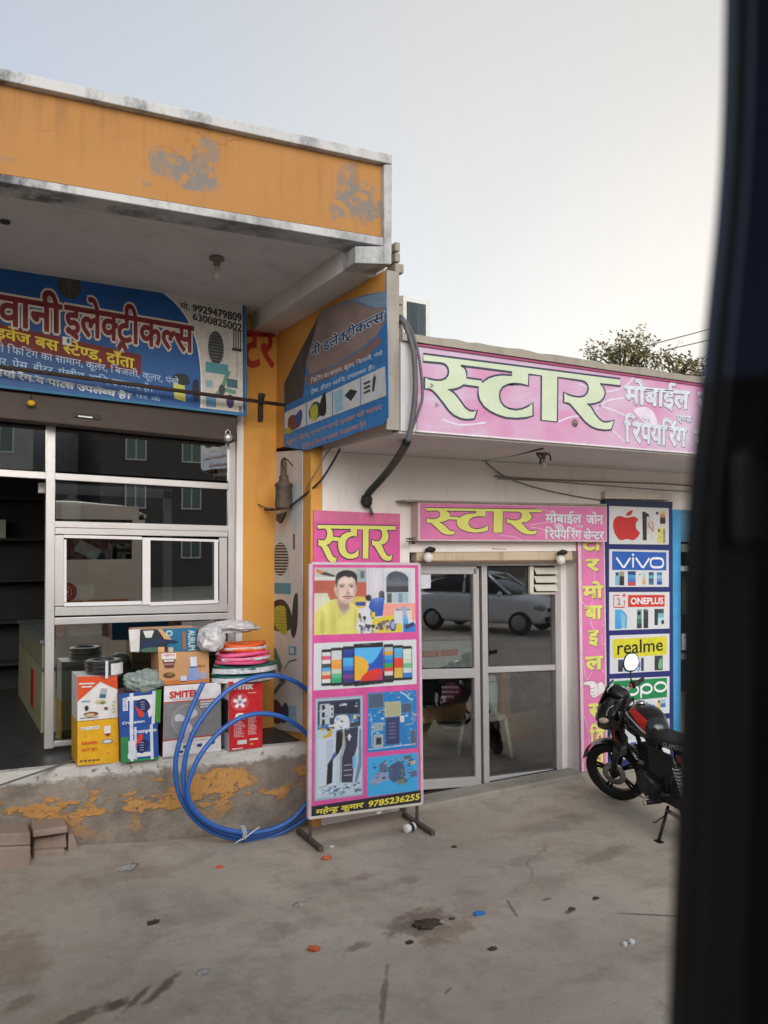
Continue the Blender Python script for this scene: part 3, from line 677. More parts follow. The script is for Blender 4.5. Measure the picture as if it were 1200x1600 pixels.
b_ = pq.text('नी इले<कट^ीक<लस', .0, .0, 1, 1, LB, .002, .07); pq.text('नी इले<कट^ीक<लस', 0, 0, 1, 1, DB, .003, .02, box=b_)
for q, t in (([(486, 590), (598, 546), (598, 556), (486, 602)], 'फिटिंग का सामान, कूलर, बिजली, पंखे'), ([(486, 608), (585, 568), (585, 578), (486, 618)], 'प्रेस, हीटर आदि उपलब्ध हैं।')):
    Pr(mb, quadX(q, Xb), WN).text(t, 0, 0, 1, 1, C(210, 220, 230), .002, .01)
bx_([(445, 645), (602, 572), (604, 618), (445, 678)], C(204, 206, 208), .002)
for x in (478, 519, 563): bx_([(x, 631 - (x - 478) * .47), (x + 1.5, 630.5 - (x - 478) * .47), (x + 2, 666 - (x - 478) * .39), (x + .5, 667 - (x - 478) * .39)], C(70, 130, 190), .0026)
def bl(pts, m, w=.003): bx_([(p.x, p.y) for p in crom([(a, b, 0) for a, b in pts], 4, True)], m, w)
bl([(452, 652), (460, 648), (468, 655), (466, 668), (455, 672), (450, 664)], C(110, 74, 66)); bl([(462, 652), (470, 640), (473, 650), (468, 668)], C(60, 84, 140), .0034); bl([(446, 670), (454, 669), (455, 677), (447, 677)], C(170, 168, 60), .0034)
bl([(484, 640), (492, 628), (501, 632), (500, 650), (490, 655), (484, 652)], C(60, 66, 62)); bl([(486, 638), (496, 632), (496, 654), (487, 656)], C(176, 176, 70), .0034); bl([(503, 622), (509, 614), (510, 645), (502, 650), (499, 640)], C(34, 40, 42), .0038)
bx_([(522, 613), (536, 606), (537, 640), (525, 646)], C(150, 190, 206), .003); bx_([(539, 618), (548, 608), (559, 611), (549, 627)], C(44, 52, 56), .003)
for i in range(3): bx_([(568, 599 + i * 7), (578, 594 + i * 7), (580, 597 + i * 7), (570, 602 + i * 7)], C(70, 76, 84), .003); 
bx_([(583, 592), (586, 585), (588, 590), (585, 612), (582, 612)], C(60, 66, 74), .003)
for q, t in (([(448, 687), (596, 630), (596, 641), (448, 697)], 'कूलर मोटर, पम्प व सभी प्रकार की वायर'), ([(473, 694), (571, 656), (571, 667), (473, 703)], 'रिपेयरिंग व पार्ट्स उपलब्ध हैं।')):
    z = Pr(mb, quadX(q, Xb), WN); b_ = z.text(t, 0, 0, 1, 1, C(214, 214, 220), .002, .04); z.text(t, 0, 0, 1, 1, C(150, 50, 60), .003, .0, box=b_)
mb.build('print', bn, fix=False)

# --- tall white flex strip with appliances, on the side wall
wp = thing('flex_strip', 'tall narrow white flex strip printed with a cooler and motors on the yellow side wall', 'poster', PX(450, 1140, Xb))
mb = MB(); Xs = XB - .012
qs = [(421, 707), (473, 703), (472, 1145), (420, 1138)]
mb.hexa(quadX(qs, Xs), (.004, 0, 0), M('flex_white', (206, 200, 196), .5, .1, 3, .15, bscale=10)); mb.build('sheet', wp, fix=False)
mb = MB(); pr = Pr(mb, quadX(qs, Xs), WN)
pr.rect(.1, .30, .62, .48, C(190, 200, 204), .001); pr.ell(.36, .39, .25, .06, C(48, 50, 52), .002)
for i in range(11): pr.rect(.13, .335 + i * .0105, .6, .3385 + i * .0105, C(196, 198, 198), .003)
pr.rect(.04, .475, .68, .515, C(86, 146, 168), .002)
for i in range(9): pr.rect(.06 + i * .07, .478, .075 + i * .07, .512, C(60, 112, 136), .003)
pr.rect(.74, .30, .79, .355, C(60, 66, 80), .002)
pr.blob([(.05, .58), (.12, .55), (.3, .535), (.5, .54), (.66, .57), (.72, .62), (.6, .645), (.4, .65), (.12, .64)], C(34, 38, 42), .002)
pr.blob([(.2, .565), (.5, .56), (.55, .6), (.55, .66), (.3, .645), (.18, .62)], C(172, 170, 62), .003)
for i in range(7): pr.rect(.2, .575 + i * .011, .54, .5775 + i * .011, C(130, 128, 50), .004)
pr.blob([(.78, .52), (.88, .52), (.86, .63), (.76, .67), (.68, .64), (.72, .58)], C(36, 40, 44), .0035)
pr.rect(.62, .70, .84, .73, C(80, 150, 190), .002); pr.rect(.66, .705, .78, .725, C(200, 206, 208), .003)
pr.stroke([(.5, .78), (.62, .755), (.85, .745)], .012, C(70, 84, 96), .002)
pr.poly([(.02, .71), (.22, .71), (.42, .77), (.36, .80)], C(82, 122, 110), .002); pr.ell(.44, .82, .11, .018, C(110, 124, 120), .003); pr.poly([(.4, .825), (.5, .83), (.14, .885), (.04, .88)], C(70, 112, 100), .002); pr.ell(.44, .82, .05, .009, C(40, 46, 46), .004)
pr.blob([(.08, .91), (.25, .895), (.42, .92), (.45, .96), (.3, .98), (.1, .965)], C(84, 50, 58), .002); pr.blob([(.36, .94), (.52, .90), (.62, .92), (.6, .96), (.45, .975)], C(54, 66, 96), .003); pr.rect(.62, .91, .84, .985, C(150, 184, 206), .002); pr.ell(.12, .96, .08, .014, C(140, 140, 60), .003)
pr.blob([(.36, .04), (.48, .02), (.56, .05), (.52, .09), (.38, .09)], C(120, 112, 116), .002); pr.rect(.32, .088, .6, .098, C(60, 56, 66), .003)
pr.rect(.70, .12, .84, .28, C(180, 200, 206), .002)
mb.build('print', wp, fix=False)
# small bell-shaped old lamp housing with wires on it
ml = thing('wall_lamp', 'old bell-shaped tin lamp housing with loose wires on the white flex strip', 'lamp', PX(442, 800, XB - .1))
mb = MB(); p = PX(443, 795, XB - .09); RUST = M('rusty_tin', (84, 72, 64), .65, .5, 14, .25)
prof = [(.0, .0), (.066, .0), (.074, .02), (.07, .10), (.068, .18), (.078, .2), (.072, .215), (.045, .23), (.025, .30), (.018, .34), (0, .345)]
mb.lathe(prof, RUST, p, 'Z', 18); mb.build('housing', ml)
mb = MB(); mb.tube(crom([p + Vector((0, 0, .34)), p + Vector((-.02, 0, .40)), p + Vector((.0, -.05, .42)), p + Vector((.05, -.08, .36))], 5), .006, BLACK, 6); mb.build('hook', ml)
mb = MB(); c = PX(437, 806, XB - .1)
mb.hexa([PX(x, y, XB - .1) for x, y in ((432, 803), (446, 800), (437, 818), (431, 812))], (.02, 0, 0), BLACK); mb.build('bracket', ml)
# --- wires: from the bracket to the mobile-shop canopy, and the fat service cable
def wire(name, pts, r, m, label, n=6, k=6): mb = MB(); mb.tube(crom(pts, k), r, m, n); return tag(mb.build(name), label, 'cable')
wire('loose_cable', [PX(398, 775, XB - .12), PX(404, 790, XB - .12), PX(422, 797, XB - .1), PX(450, 792, XB - .06), PX(470, 778, XB - .03), PY(500, 752, YS - .06), PY(520, 722, YS - .1), PY(531, 702, YS - .25)], .009, CABLE, 'thin black cable curving from the tin lamp housing up to the white canopy')
wire('loose_cable', [PX(478, 764, XB - .02), PY(492, 740, YS - .05), PY(508, 712, YS - .12), PY(517, 700, YS - .22)], .005, M('grey_wire', (120, 116, 112), .6), 'thin grey wire left of the black cable above the pink wall sign')
CG = M('cable_grey', (88, 88, 90), .6, .2, 10)
wire('service_cable', [PY(571, 780, YS - .03), PY(578, 768, YS - .05), PY(600, 744, YS - .25), PY(622, 715, 5.3), PY(636, 690, 4.95)], [.03] * 6 * 4 + [.03], M('sleeve_green', (44, 54, 52), .5, .2, 10), 'fat dark sleeved service cable ending above the pink wall sign', 10, 6)
wire('service_cable', [PY(637, 690, 4.66), PY(645, 650, 4.63), PY(649, 600, 4.62), PY(646, 550, 4.64), PY(636, 515, 4.68), PY(628, 500, 4.7), PY(621, 510, 4.9)], .019, CG, 'thick grey cable hanging down the left end of the white canopy front', 10, 6)
wire('service_cable', [PY(640, 680, 4.645), PY(655, 640, 4.6), PY(660, 615, 4.6), PY(655, 560, 4.61), PY(644, 520, 4.66), PY(630, 497, 4.72), PY(622, 496, 4.8)], .01, CG, 'thinner grey cable looping beside the thick one on the white canopy front', 8, 6)
mb = MB(); p = PY(573, 783, YS - .05); mb.ball(p, (.05, .04, .06), M('tape_black', (40, 38, 36), .7, .3, 20), 12, 8, .3, 4); mb.tube([p + Vector((.02, 0, -.03)), p + Vector((.05, -.01, -.12))], .014, CG, 8)
tag(mb.build('cable_joint'), 'taped black cable joint with a bare end above the pink wall sign', 'cable joint')
wire('twig_wire', [PX(395, 770, XB - .2), PX(400, 785, XB - .18), PX(415, 793, XB - .14), PX(428, 795, XB - .1)], .006, M('dry_brown', (96, 76, 66), .8), 'brown wire end sticking out from the tin lamp housing over the yellow wall')

# ------------------------------------------------------------------ goods on the plinth
def carton(name, label, q, Y, depth, mat, side=None, group='cartons of goods on the plinth', yaw=0, top=None):
    """upright carton whose front face is the photo quad q on plane Y; returns (thing, print frame)"""
    fq = quadY(q, Y); t = thing(name, label, 'box', (fq[3] + fq[2]) / 2 + Vector((0, depth / 2, 0)), group)
    if yaw:
        pv = fq[2]; R = Matrix.Translation(pv) @ Matrix.Rotation(yaw, 4, 'Z') @ Matrix.Translation(-pv); fq = [R @ p for p in fq]; d = Matrix.Rotation(yaw, 3, 'Z') @ Vector((0, depth, 0))
    else: d = Vector((0, depth, 0))
    b = MB(); v = fq + [p + d for p in fq]
    b.add(v, [(0, 3, 2, 1), (4, 5, 6, 7)], mat); b.add(v, [(0, 4, 7, 3), (1, 2, 6, 5)], side or mat); b.add(v, [(0, 1, 5, 4), (3, 7, 6, 2)], top or side or mat)
    b.build('carton', t, bevel=.003); n = -d.normalized()
    m2 = MB(); return t, m2, Pr(m2, [p + n * .0035 for p in fq], n)
def Yon(px, py, Z=ZP): return PZ(px, py, Z).y
WH = C(214, 214, 214); RED = C(190, 36, 40); CARD = M('cardboard', (190, 146, 104), .8, .08, 10)
Yb1 = Yon(150, 1194)
t, m_, pr = carton('carton', 'yellow carton with a small white appliance picture, lowest at the left of the pile', [(121, 1128), (185, 1122), (186, 1191), (121, 1196.5)], Yb1, .28, C(222, 168, 32))
pr.rect(.08, .13, .52, .2, C(240, 236, 226), .001); pr.text('HOTLINE', .09, .14, .5, .19, C(70, 64, 60), .002); pr.rect(.64, .15, .8, .32, C(226, 220, 214), .001); pr.poly([(.63, .32), (.81, .32), (.74, .4)], C(130, 40, 40), .001); pr.ell(.72, .5, .15, .05, C(150, 140, 150), .001); pr.ell(.72, .5, .1, .03, C(214, 214, 220), .002)
pr.lines(.1, .47, .5, .56, 1, C(206, 92, 40), .001, .3); pr.text('HOT SET', .1, .62, .48, .69, C(206, 80, 40), .001, .02); pr.ell(.72, .76, .03, .02, C(220, 110, 60), .001)
for i in range(5): pr.rect(.05 + i * .1, .88, .12 + i * .1, .92, C(110, 84, 50), .001)
m_.build('print', t, fix=False)
t, m_, pr = carton('carton', 'orange and white kitchen appliance carton standing on the yellow carton', [(121, 1057), (183, 1055.5), (184.5, 1121), (121, 1127)], Yb1 + .004, .27, C(216, 214, 212))
pr.poly([(0, 0), (1, 0), (1, .33), (.56, .13), (0, .56)], C(206, 76, 34), .001); pr.rect(.04, .15, .42, .18, WH, .002); pr.rect(.1, .22, .36, .25, WH, .002)
pr.poly([(.58, .28), (.74, .3), (.7, .52), (.54, .5)], C(160, 170, 172), .002); pr.poly([(.55, .42), (.7, .43), (.69, .51), (.54, .5)], C(56, 96, 116), .003); pr.ell(.56, .6, .13, .05, C(190, 180, 140), .002); pr.ell(.62, .62, .07, .03, C(110, 116, 70), .003)
pr.ell(.33, .86, .18, .05, C(120, 72, 52), .002); pr.ell(.3, .88, .12, .04, C(196, 168, 130), .003); pr.ell(.22, .72, .05, .06, C(50, 50, 60), .002); pr.ell(.7, .76, .05, .04, C(130, 70, 40), .002); pr.rect(.1, .55, .3, .58, C(110, 140, 180), .002); pr.rect(.06, .93, .5, .945, C(70, 70, 74), .002)
for i in range(4): pr.rect(.85, .6 + i * .08, .92, .63 + i * .08, C(190, 190, 110), .002)
m_.build('print', t, fix=False)
# coil of wire in clear film on the orange carton
wt = thing('wire_coil', 'coil of black cable in clear film with a white label on the orange carton', 'coil', PY(161, 1056, Yb1 + .14))
mb = MB(); p = PY(162, 1055.5, Yb1 + .13); r0 = .128
for i in range(4):
    for rr_ in (.85, .98): mb.torus(p + Vector((0, 0, .018 + i * .03)), r0 * rr_ - .012, .017, M('coil_black', (40, 42, 48), .35, .2, 20), 'Z', 26, 7)
mb.build('coil', wt)
mb = MB(); mb.lathe([(r0 + .012, 0), (r0 + .014, .135)], glass_mat('clear_film', (.86, .88, .92), .12, .15), p, 'Z', 26); mb.build('film', wt, fix=False)
mb = MB(); 
for (a0, a1, z0, z1, m) in ((-80, -30, .02, .105, WH), (-96, -88, 0, .13, C(206, 208, 212))):
    vs = []; 
    for i in range(7):
        a = radians(a0 + (a1 - a0) * i / 6); vs += [p + Vector(((r0 + .017) * cos(a), (r0 + .017) * sin(a), z0)), p + Vector(((r0 + .017) * cos(a), (r0 + .017) * sin(a), z1))]
    mb.add(vs, [(2 * i, 2 * i + 2, 2 * i + 3, 2 * i + 1) for i in range(6)], m)
mb.build('label', wt, fix=False)
# two blue pump cartons
def pump(q, Y, flip, label):
    t, m_, pr = carton('carton', label, q, Y, .22, C(34, 78, 150), C(70, 22, 34))
    T_ = (lambda b: 1 - b) if flip else (lambda b: b)
    def R(a, b, c, d, m, w): pr.rect(a, min(T_(b), T_(d)), c, max(T_(b), T_(d)), m, w)
    GRN = C(44, 128, 74) if flip else C(60, 130, 44)
    if flip: R(0, 0, .2, .72, GRN, .001); R(0, 0, 1, .07, GRN, .0012)
    else: R(.86, .0, 1, .96, GRN, .001)
    R(.24, .02, .33, 1, C(206, 210, 222), .002); R(.36, .06, .42, .98, C(190, 196, 216), .0022) if flip else None
    R(.78, .02, .86, 1, C(200, 206, 216), .002); R(.18, .12, .86, .24, WH, .0015)
    pr.poly([(.60, T_(.25)), (.85, T_(.2)), (.85, T_(.65)), (.72, T_(.8))], WH, .0016) if not flip else R(.2, .08, .4, .6, WH, .0016)
    pr.blob([(.40, T_(.35)), (.52, T_(.22)), (.66, T_(.28)), (.74, T_(.5)), (.6, T_(.62)), (.48, T_(.58))], C(36, 40, 92), .003)
    pr.blob([(.38, T_(.42)), (.45, T_(.5)), (.58, T_(.62)), (.56, T_(.76)), (.46, T_(.72)), (.42, T_(.58))], C(206, 62, 40), .004)
    for i in range(4): R(.5, .3 + i * .07, .6, .32 + i * .07, C(150, 160, 190), .005)
    pr.text('Crompton', .3 if flip else .06, .1 if flip else .84, .95 if flip else .6, .24 if flip else .94, C(214, 220, 232), .003, .03)
    if not flip: pr.rect(.08, .14, .2, .52, WH, .002); pr.lines(.1, .16, .19, .5, 9, C(120, 140, 190), .003)
    m_.build('print', t, fix=False)
Yb2 = Yon(220, 1189)
pump([(188, 1137), (246.5, 1130.5), (248, 1186), (189, 1192)], Yb2, True, 'lower blue and green pump carton taped with white strips')
pump([(186, 1084), (252, 1077), (250, 1130), (187, 1136.6)], Yb2 + .01, False, 'upper blue and green pump carton with a pump picture under a plastic bag')
def bag(name, label, c, r, m, seed, flat=1.0):
    mb = MB(); mb.ball(c, r, m, 72, 44, .0, seed, 1.9); sd = Vector((seed * 2.7, seed, 0))
    for i, v in enumerate(mb.v):
        d = (v - Vector(c)); q = Vector((d.x / r[0], d.y / r[1], d.z / r[2]))
        big = .30 * noise.noise(q * 1.6 + sd); rid = (1 - abs(noise.noise(q * 3.0 + sd))) ** 3 * .16 - .06 + .07 * (1 - abs(noise.noise(q * 7 + sd))) ** 3
        k = 1 + big + rid; w = Vector(c) + d * k
        w.z = max(w.z, c.z - r[2] * .78); mb.v[i] = w
    return tag(mb.build(name), label, 'bag', 'plastic bags on the goods')
PLG = M('plastic_grey_green', (134, 148, 142), .25, .25, 12, .2, spec=.6); PLW = M('plastic_white', (196, 194, 196), .25, .15, 12, .2, spec=.6)
p = PY(226, 1066, Yb2 + .1); bag('plastic_bag', 'crumpled grey green plastic bag on the upper pump carton', p, (.15, .10, .085), PLG, 1)
# fan carton
Yb3 = Yon(300, 1178)
t, m_, pr = carton('carton', 'large white and grey table fan carton with red brand name behind the blue pipe', [(256.5, 1072), (345, 1066), (345.5, 1172.5), (254, 1184)], Yb3, .24, C(216, 214, 216), C(78, 28, 36))
pr.rect(0, .24, 1, .76, C(124, 122, 124), .001); pr.rect(0, .225, 1, .24, RED, .0012); pr.rect(0, .755, 1, .77, RED, .0012)
pr.text('SMITEK', .1, .085, .62, .175, RED, .002, .04); pr.rect(.13, .195, .5, .2, C(120, 120, 124), .002); pr.lines(.63, .25, .9, .36, 3, WH, .002)
pr.ell(.4, .5, .27, .225, C(150, 149, 152), .002, 30); pr.ell(.4, .5, .25, .208, C(134, 132, 136), .003, 30)
for a in (200, 320, 80): pr.blob([(.4, .5), (.4 + .19 * cos(radians(a - 22)), .5 + .16 * sin(radians(a - 22))), (.4 + .22 * cos(radians(a)), .5 + .185 * sin(radians(a))), (.4 + .17 * cos(radians(a + 20)), .5 + .14 * sin(radians(a + 20)))], C(196, 192, 202), .004)
pr.ell(.4, .5, .06, .05, C(150, 140, 170), .005); pr.rect(.36, .6, .44, .78, C(186, 182, 192), .0035); pr.ell(.4, .79, .12, .03, C(176, 172, 182), .004)
pr.rect(.34, .86, .4, .90, C(90, 90, 96), .002); pr.rect(.58, .86, .66, .905, C(50, 60, 130), .002); pr.ell(.84, .86, .05, .03, C(60, 110, 96), .002); pr.rect(.28, .93, .34, .96, C(60, 60, 64), .002); pr.rect(.55, .80, .75, .81, C(150, 150, 154), .002)
m_.build('print', t, fix=False)
zt = quadY([(256.5, 1072)], Yb3)[0].z
t, m_, pr = carton('carton', 'brown cardboard mixer grinder carton lying on the white fan carton', [(247.5, 1020), (326, 1018), (327, 1066), (248.5, 1071)], Yb3 + .03, .24, CARD, M('cardboard_dark', (176, 136, 98), .8, .08, 10))
pr.rect(.0, .86, 1, 1, C(196, 120, 60), .001); pr.rect(.06, .02, .34, .2, C(222, 216, 214), .001); pr.text('SUJATA', .09, .05, .31, .12, RED, .002, .02); pr.poly([(.07, .2), (.33, .2), (.29, .48), (.12, .48)], C(104, 62, 56), .001); pr.rect(.1, .22, .3, .28, WH, .002); pr.rect(.1, .34, .3, .37, C(190, 150, 140), .002)
pr.ell(.2, .7, .12, .09, C(96, 66, 40), .002); pr.ell(.22, .67, .07, .05, C(130, 110, 60), .003); pr.rect(.62, .15, .75, .46, C(206, 212, 226), .002); pr.poly([(.6, .48), (.76, .48), (.8, .9), (.56, .9)], C(132, 150, 200), .002); pr.rect(.6, .46, .76, .5, C(60, 70, 110), .003)
pr.rect(.42, .74, .54, .9, C(190, 200, 220), .002); pr.rect(.82, .66, .94, .88, C(150, 160, 190), .002); pr.rect(.42, .9, .54, .93, C(60, 60, 70), .0025); pr.text('750 W', .77, .42, .92, .5, C(130, 90, 60), .002, .02)
m_.build('print', t, fix=False)
TL5 = C(30, 108, 144)
t, m_, pr = carton('carton', 'teal and black appliance carton with an open white flap on top of the brown carton', [(210, 984.5), (308, 980.5), (308.5, 1017.5), (211, 1019.5)], Yb3 + .08, .2, TL5, C(190, 140, 96), top=C(196, 150, 110))
pr.poly([(0, 0), (.34, .0), (.52, .55), (.5, 1), (0, 1)], C(36, 44, 46), .001); pr.poly([(.36, 0), (.42, 0), (.62, .6), (.5, .6)], C(206, 160, 110), .002); pr.rect(0, 0, .06, 1, C(190, 140, 96), .0015); pr.poly([(.13, .05), (.3, .05), (.26, .36), (.17, .36)], C(206, 208, 206), .002)
pr.blob([(.08, .55), (.3, .42), (.62, .5), (.66, .62), (.4, .68), (.12, .9), (.06, .75)], C(30, 46, 76), .003); pr.blob([(.1, .86), (.25, .78), (.4, .82), (.34, .98), (.12, .98)], C(70, 100, 84), .0034); pr.rect(.36, .78, .46, 1, C(206, 160, 110), .0036); pr.rect(.52, .8, .6, 1, C(190, 176, 150), .0036)
pr.ell(.54, .2, .055, .13, C(190, 206, 210), .003); pr.ell(.54, .2, .035, .08, C(60, 120, 150), .004); pr.rect(.755, .15, .8, .9, C(170, 96, 50), .003)
pv = Pr(m_, [pr.at(.96, .10), pr.at(.96, .95), pr.at(.85, .95), pr.at(.85, .10)], pr.n); pv.text('AURUM', 0, 0, 1, 1, C(190, 206, 214), .003, .03)
m_.build('print', t, fix=False)
mb = MB(); px2(mb, [(201, 984), (219, 983), (217.5, 1018), (204, 1018.5)], Yb3 + .05, .004, C(210, 208, 206)); mb.build('flap', t)
# red fan carton
Yb6 = Yon(382, 1171)
t, m_, pr = carton('carton', 'tall red ceiling fan carton with white lettering at the right end of the pile', [(357, 1065), (410, 1063.5), (410, 1167.5), (358, 1173.5)], Yb6, .2, C(196, 34, 40), C(206, 204, 206))
pr.text('SMITEK', .08, .05, .7, .115, WH, .002, .06, shear=.15); pr.ell(.32, .3, .26, .125, C(214, 96, 106), .001, 26); pr.ell(.32, .3, .24, .115, C(206, 70, 82), .0016, 26)
for i in range(5):
    a = radians(i * 72 - 90); pr.stroke([(.32, .3), (.32 + .2 * cos(a), .3 + .095 * sin(a))], .026, C(236, 230, 232), .002)
pr.ell(.32, .3, .05, .025, C(150, 160, 200), .003); pr.rect(.56, .165, .8, .18, C(230, 160, 160), .002)
pr.blob([(.18, .53), (.22, .47), (.42, .47), (.47, .53), (.44, .56), (.2, .56)], C(226, 222, 222), .002); pr.ell(.33, .51, .06, .02, C(60, 80, 90), .003)
pr.lines(.14, .58, .48, .82, 12, C(232, 190, 190), .002, .5, 2); pr.lines(.56, .47, .86, .8, 16, C(232, 190, 190), .002, .5, 3); pr.rect(.24, .86, .52, .92, WH, .002); pr.rect(.6, .85, .86, .875, WH, .002); pr.rect(.08, .97, .4, .985, WH, .002); pr.ell(.66, .93, .05, .015, C(190, 160, 60), .002)
m_.build('print', t, fix=False)
mb = MB(); a = quadY([(357, 1095)], Yb6)[0]; b = quadY([(357, 1145)], Yb6)[0]; mb.box(a.x - .003, a.x - .0005, Yb6 + .006, Yb6 + .19, b.z, a.z, C(44, 42, 46)); mb.build('side_print', t)
# pipe and hose coils stacked on the red carton and behind
def coil(name, label, c, R, rows, r, m, tape, seed):
    t = thing(name, label, 'coil', c, 'hose coils stacked on the cartons'); mb = MB(); rr = random.Random(seed)
    path = []; NN = 40
    for row in range(rows):
        for lay in range(2):
            path = []
            dx, dy = rr.uniform(-.012, .012), rr.uniform(-.01, .01)
            for i in range(NN):
                a = 2 * pi * i / NN; q = R * (1 - .09 * lay) + rr.uniform(-.003, .003) + .006 * sin(3 * a + row)
                path.append(c + Vector((dx + q * cos(a), dy + q * .62 * sin(a), r + row * r * 1.85 + .006 * sin(2 * a + row * 2))))
            mb.tube(path, r, m, 8, True)
    mb.build('hose', t); mb = MB(); h = rows * r * 1.85
    for (z0, z1, a0, a1) in tape:
        vs = []; K = 16
        for i in range(K + 1):
            a = radians(a0 + (a1 - a0) * i / K); q = R + r * 1.02 + .012
            vs += [c + Vector((q * cos(a), q * .64 * sin(a), z0 * h)), c + Vector((q * cos(a), q * .64 * sin(a), z1 * h))]
        mb.add(vs, [(2 * i, 2 * i + 2, 2 * i + 3, 2 * i + 1) for i in range(K)], M('tape_print', (206, 206, 210), .35, .35, 30))
    mb.build('tape', t, fix=False); return t
zc0 = PY(380, 1065, Yb6 + .12).z
cpos = PY(380, 1064, Yb6 + .16); cpos.z = zc0 + .004
GH = M('hose_green', (34, 92, 84), .35, .25, 12); PK = M('hose_pink', (232, 92, 140), .3, .12, 12); ORH = M('hose_orange', (226, 104, 50), .3, .12, 12)
coil('hose_coil', 'lower green hose coil with white printed tape, resting on the red carton', cpos, .255, 2, .018, GH, ((.18, .72, -165, -15),), 1)
coil('hose_coil', 'upper green hose coil with white printed tape, just under the pink coil', cpos + Vector((.005, 0, .068)), .25, 2, .018, GH, ((.2, .8, -168, -12),), 2)
coil('hose_coil', 'pink hose coil between the green coils and the orange coil', cpos + Vector((-.005, 0, .14)), .205, 3, .017, PK, ((.38, .62, -150, -25),), 3)
coil('hose_coil', 'orange hose coil at the top of the coil stack', cpos + Vector((.0, .01, .24)), .175, 2, .017, ORH, ((.3, .62, -150, -25),), 4)
p = PY(364, 980, Yb6 + .14); bag('plastic_bag', 'flat crumpled white plastic bag on top of the orange hose coil', p, (.19, .12, .052), PLW, 5)
p = PY(330, 1000, Yb6 + .06); bag('plastic_bag', 'white plastic bag of rolled stuff wedged between the teal carton and the hose coils', p, (.10, .09, .105), PLW, 9)
# --- coil of thick blue pipe leaning on the plinth
bp_ = thing('blue_pipe_coil', 'loose coil of thick bright blue water pipe leaning against the plinth', 'pipe coil', PZ(390, 1312))
pts = [(318, 1066), (300, 1105), (283, 1150), (274, 1195), (280, 1240), (300, 1275), (330, 1299), (370, 1311), (410, 1310), (450, 1296), (490, 1266), (515, 1220), (520, 1170), (510, 1120), (480, 1078), (440, 1057), (400, 1058), (360, 1076), (325, 1110), (300, 1150), (288, 1195), (288, 1235), (303, 1268), (335, 1294), (375, 1306), (415, 1303), (452, 1286), (484, 1256), (500, 1215), (497, 1178), (480, 1148), (450, 1124), (415, 1115), (380, 1120), (345, 1142), (315, 1177), (299, 1210), (293, 1238), (304, 1266), (335, 1290), (380, 1301), (420, 1297), (455, 1281), (480, 1254)]
Yc0 = PZ(390, 1314).y - .02; mb = MB(); P3 = []
for i, (x, y) in enumerate(pts):
    q = i / (len(pts) - 1); P3.append(PY(x, y, Yc0 + .03 - .10 * q + .06 * max(0, (1310 - y) / 250)))
mb.tube(crom(P3, 5), .0185, M('pipe_blue', (44, 98, 176), .38, .1, 8, spec=.6), 12); mb.build('pipe', bp_)
mb = MB(); c = PY(378, 1306, Yc0 - .06)
for k in range(3): mb.torus(c + Vector((.012 * k, .02, .015)), .05, .004, C(206, 206, 206), 'X', 16, 6)
mb.tube(crom([c + Vector((.0, -.04, -.01)), c + Vector((.05, -.06, .03)), c + Vector((.12, -.05, .06))], 4), .005, C(206, 206, 206), 6); mb.tube(crom([c + Vector((.0, -.04, -.01)), c + Vector((-.05, -.06, -.01)), c + Vector((-.07, -.05, -.03))], 4), .005, C(206, 206, 206), 6)
mb.build('tie', bp_)
# ------------------------------------------------------------------ standing advert board
YBD = 5.62
sb = thing('advert_board', 'pink framed standing advert board with portrait, phones and circuit board pictures', 'advert board', PZ(575, 1300))
bq = [(487, 879), (655, 880), (660, 1256), (483, 1279.5)]
BC = quadY(bq, YBD); PINK = M('flex_pink', (206, 84, 150), .4, .14, 5, .2, bscale=14); FEDGE = M('faded_edge', (198, 176, 188), .5, .15, 9)
mb = MB(); px2(mb, bq, YBD, .012, PINK); mb.build('panel', sb)
mb = MB()
for a, b, th in (((486, 881), (484, 1279), .03), ((655.5, 881), (660, 1256), .026), ((487, 880.5), (655, 881.5), .022)): bar(mb, a, b, YBD - .006, th, .03, FEDGE)
bar(mb, (483, 1279), (660, 1256), YBD - .008, .022, .032, M('frame_cream', (196, 190, 176), .6))
mb.build('frame', sb, bevel=.003)
mb = MB(); X_ = M('foot_iron', (88, 76, 70), .7, .3, 14)
for (tx, ty, fa, fb) in ((486, 1279, (466, 1298), (502, 1327)), (653, 1258, (631, 1273), (677, 1302))):
    A = PZ(*fa, .02); B = PZ(*fb, .02); t = (B - A).normalized(); q = Vector((-t.y, t.x, 0)) * .018
    mb = MB(); z = Vector((0, 0, .018)); mb.hexa([A - q - z, B - q - z, B + q - z, A + q - z], (0, 0, .036), X_)
    top = PY(tx, ty, YBD + .012); c = A.lerp(B, .5); mb.tube([Vector((top.x, YBD + .026, .03)), Vector((top.x, YBD + .026, top.z + .3))], .014, X_, 8)
    if abs(c.x - top.x) > .01: mb.tube([Vector((c.x, c.y, .03)), Vector((top.x, YBD + .026, .05))], .013, X_, 8)
    mb.build('foot', sb, bevel=.002)
mb = MB(); pr = Pr(mb, BC)
RST = []
def sub(a, b, c, d): RST.append(Raster(Pr(mb, [pr.at(a, b, .0), pr.at(c, b, .0), pr.at(c, d, .0), pr.at(a, d, .0)]), int(260 * (c - a)))); return RST[-1]
SKYW = C(206, 206, 210)
p1 = sub(.025, .02, .955, .286); R = p1.rect
R(0, 0, 1, 1, C(204, 202, 208), .001); R(0, .18, .5, .48, C(172, 92, 76), .0016); R(0, 0, .5, .14, C(176, 176, 172), .0018); R(0, .14, .5, .19, C(196, 200, 198), .002)
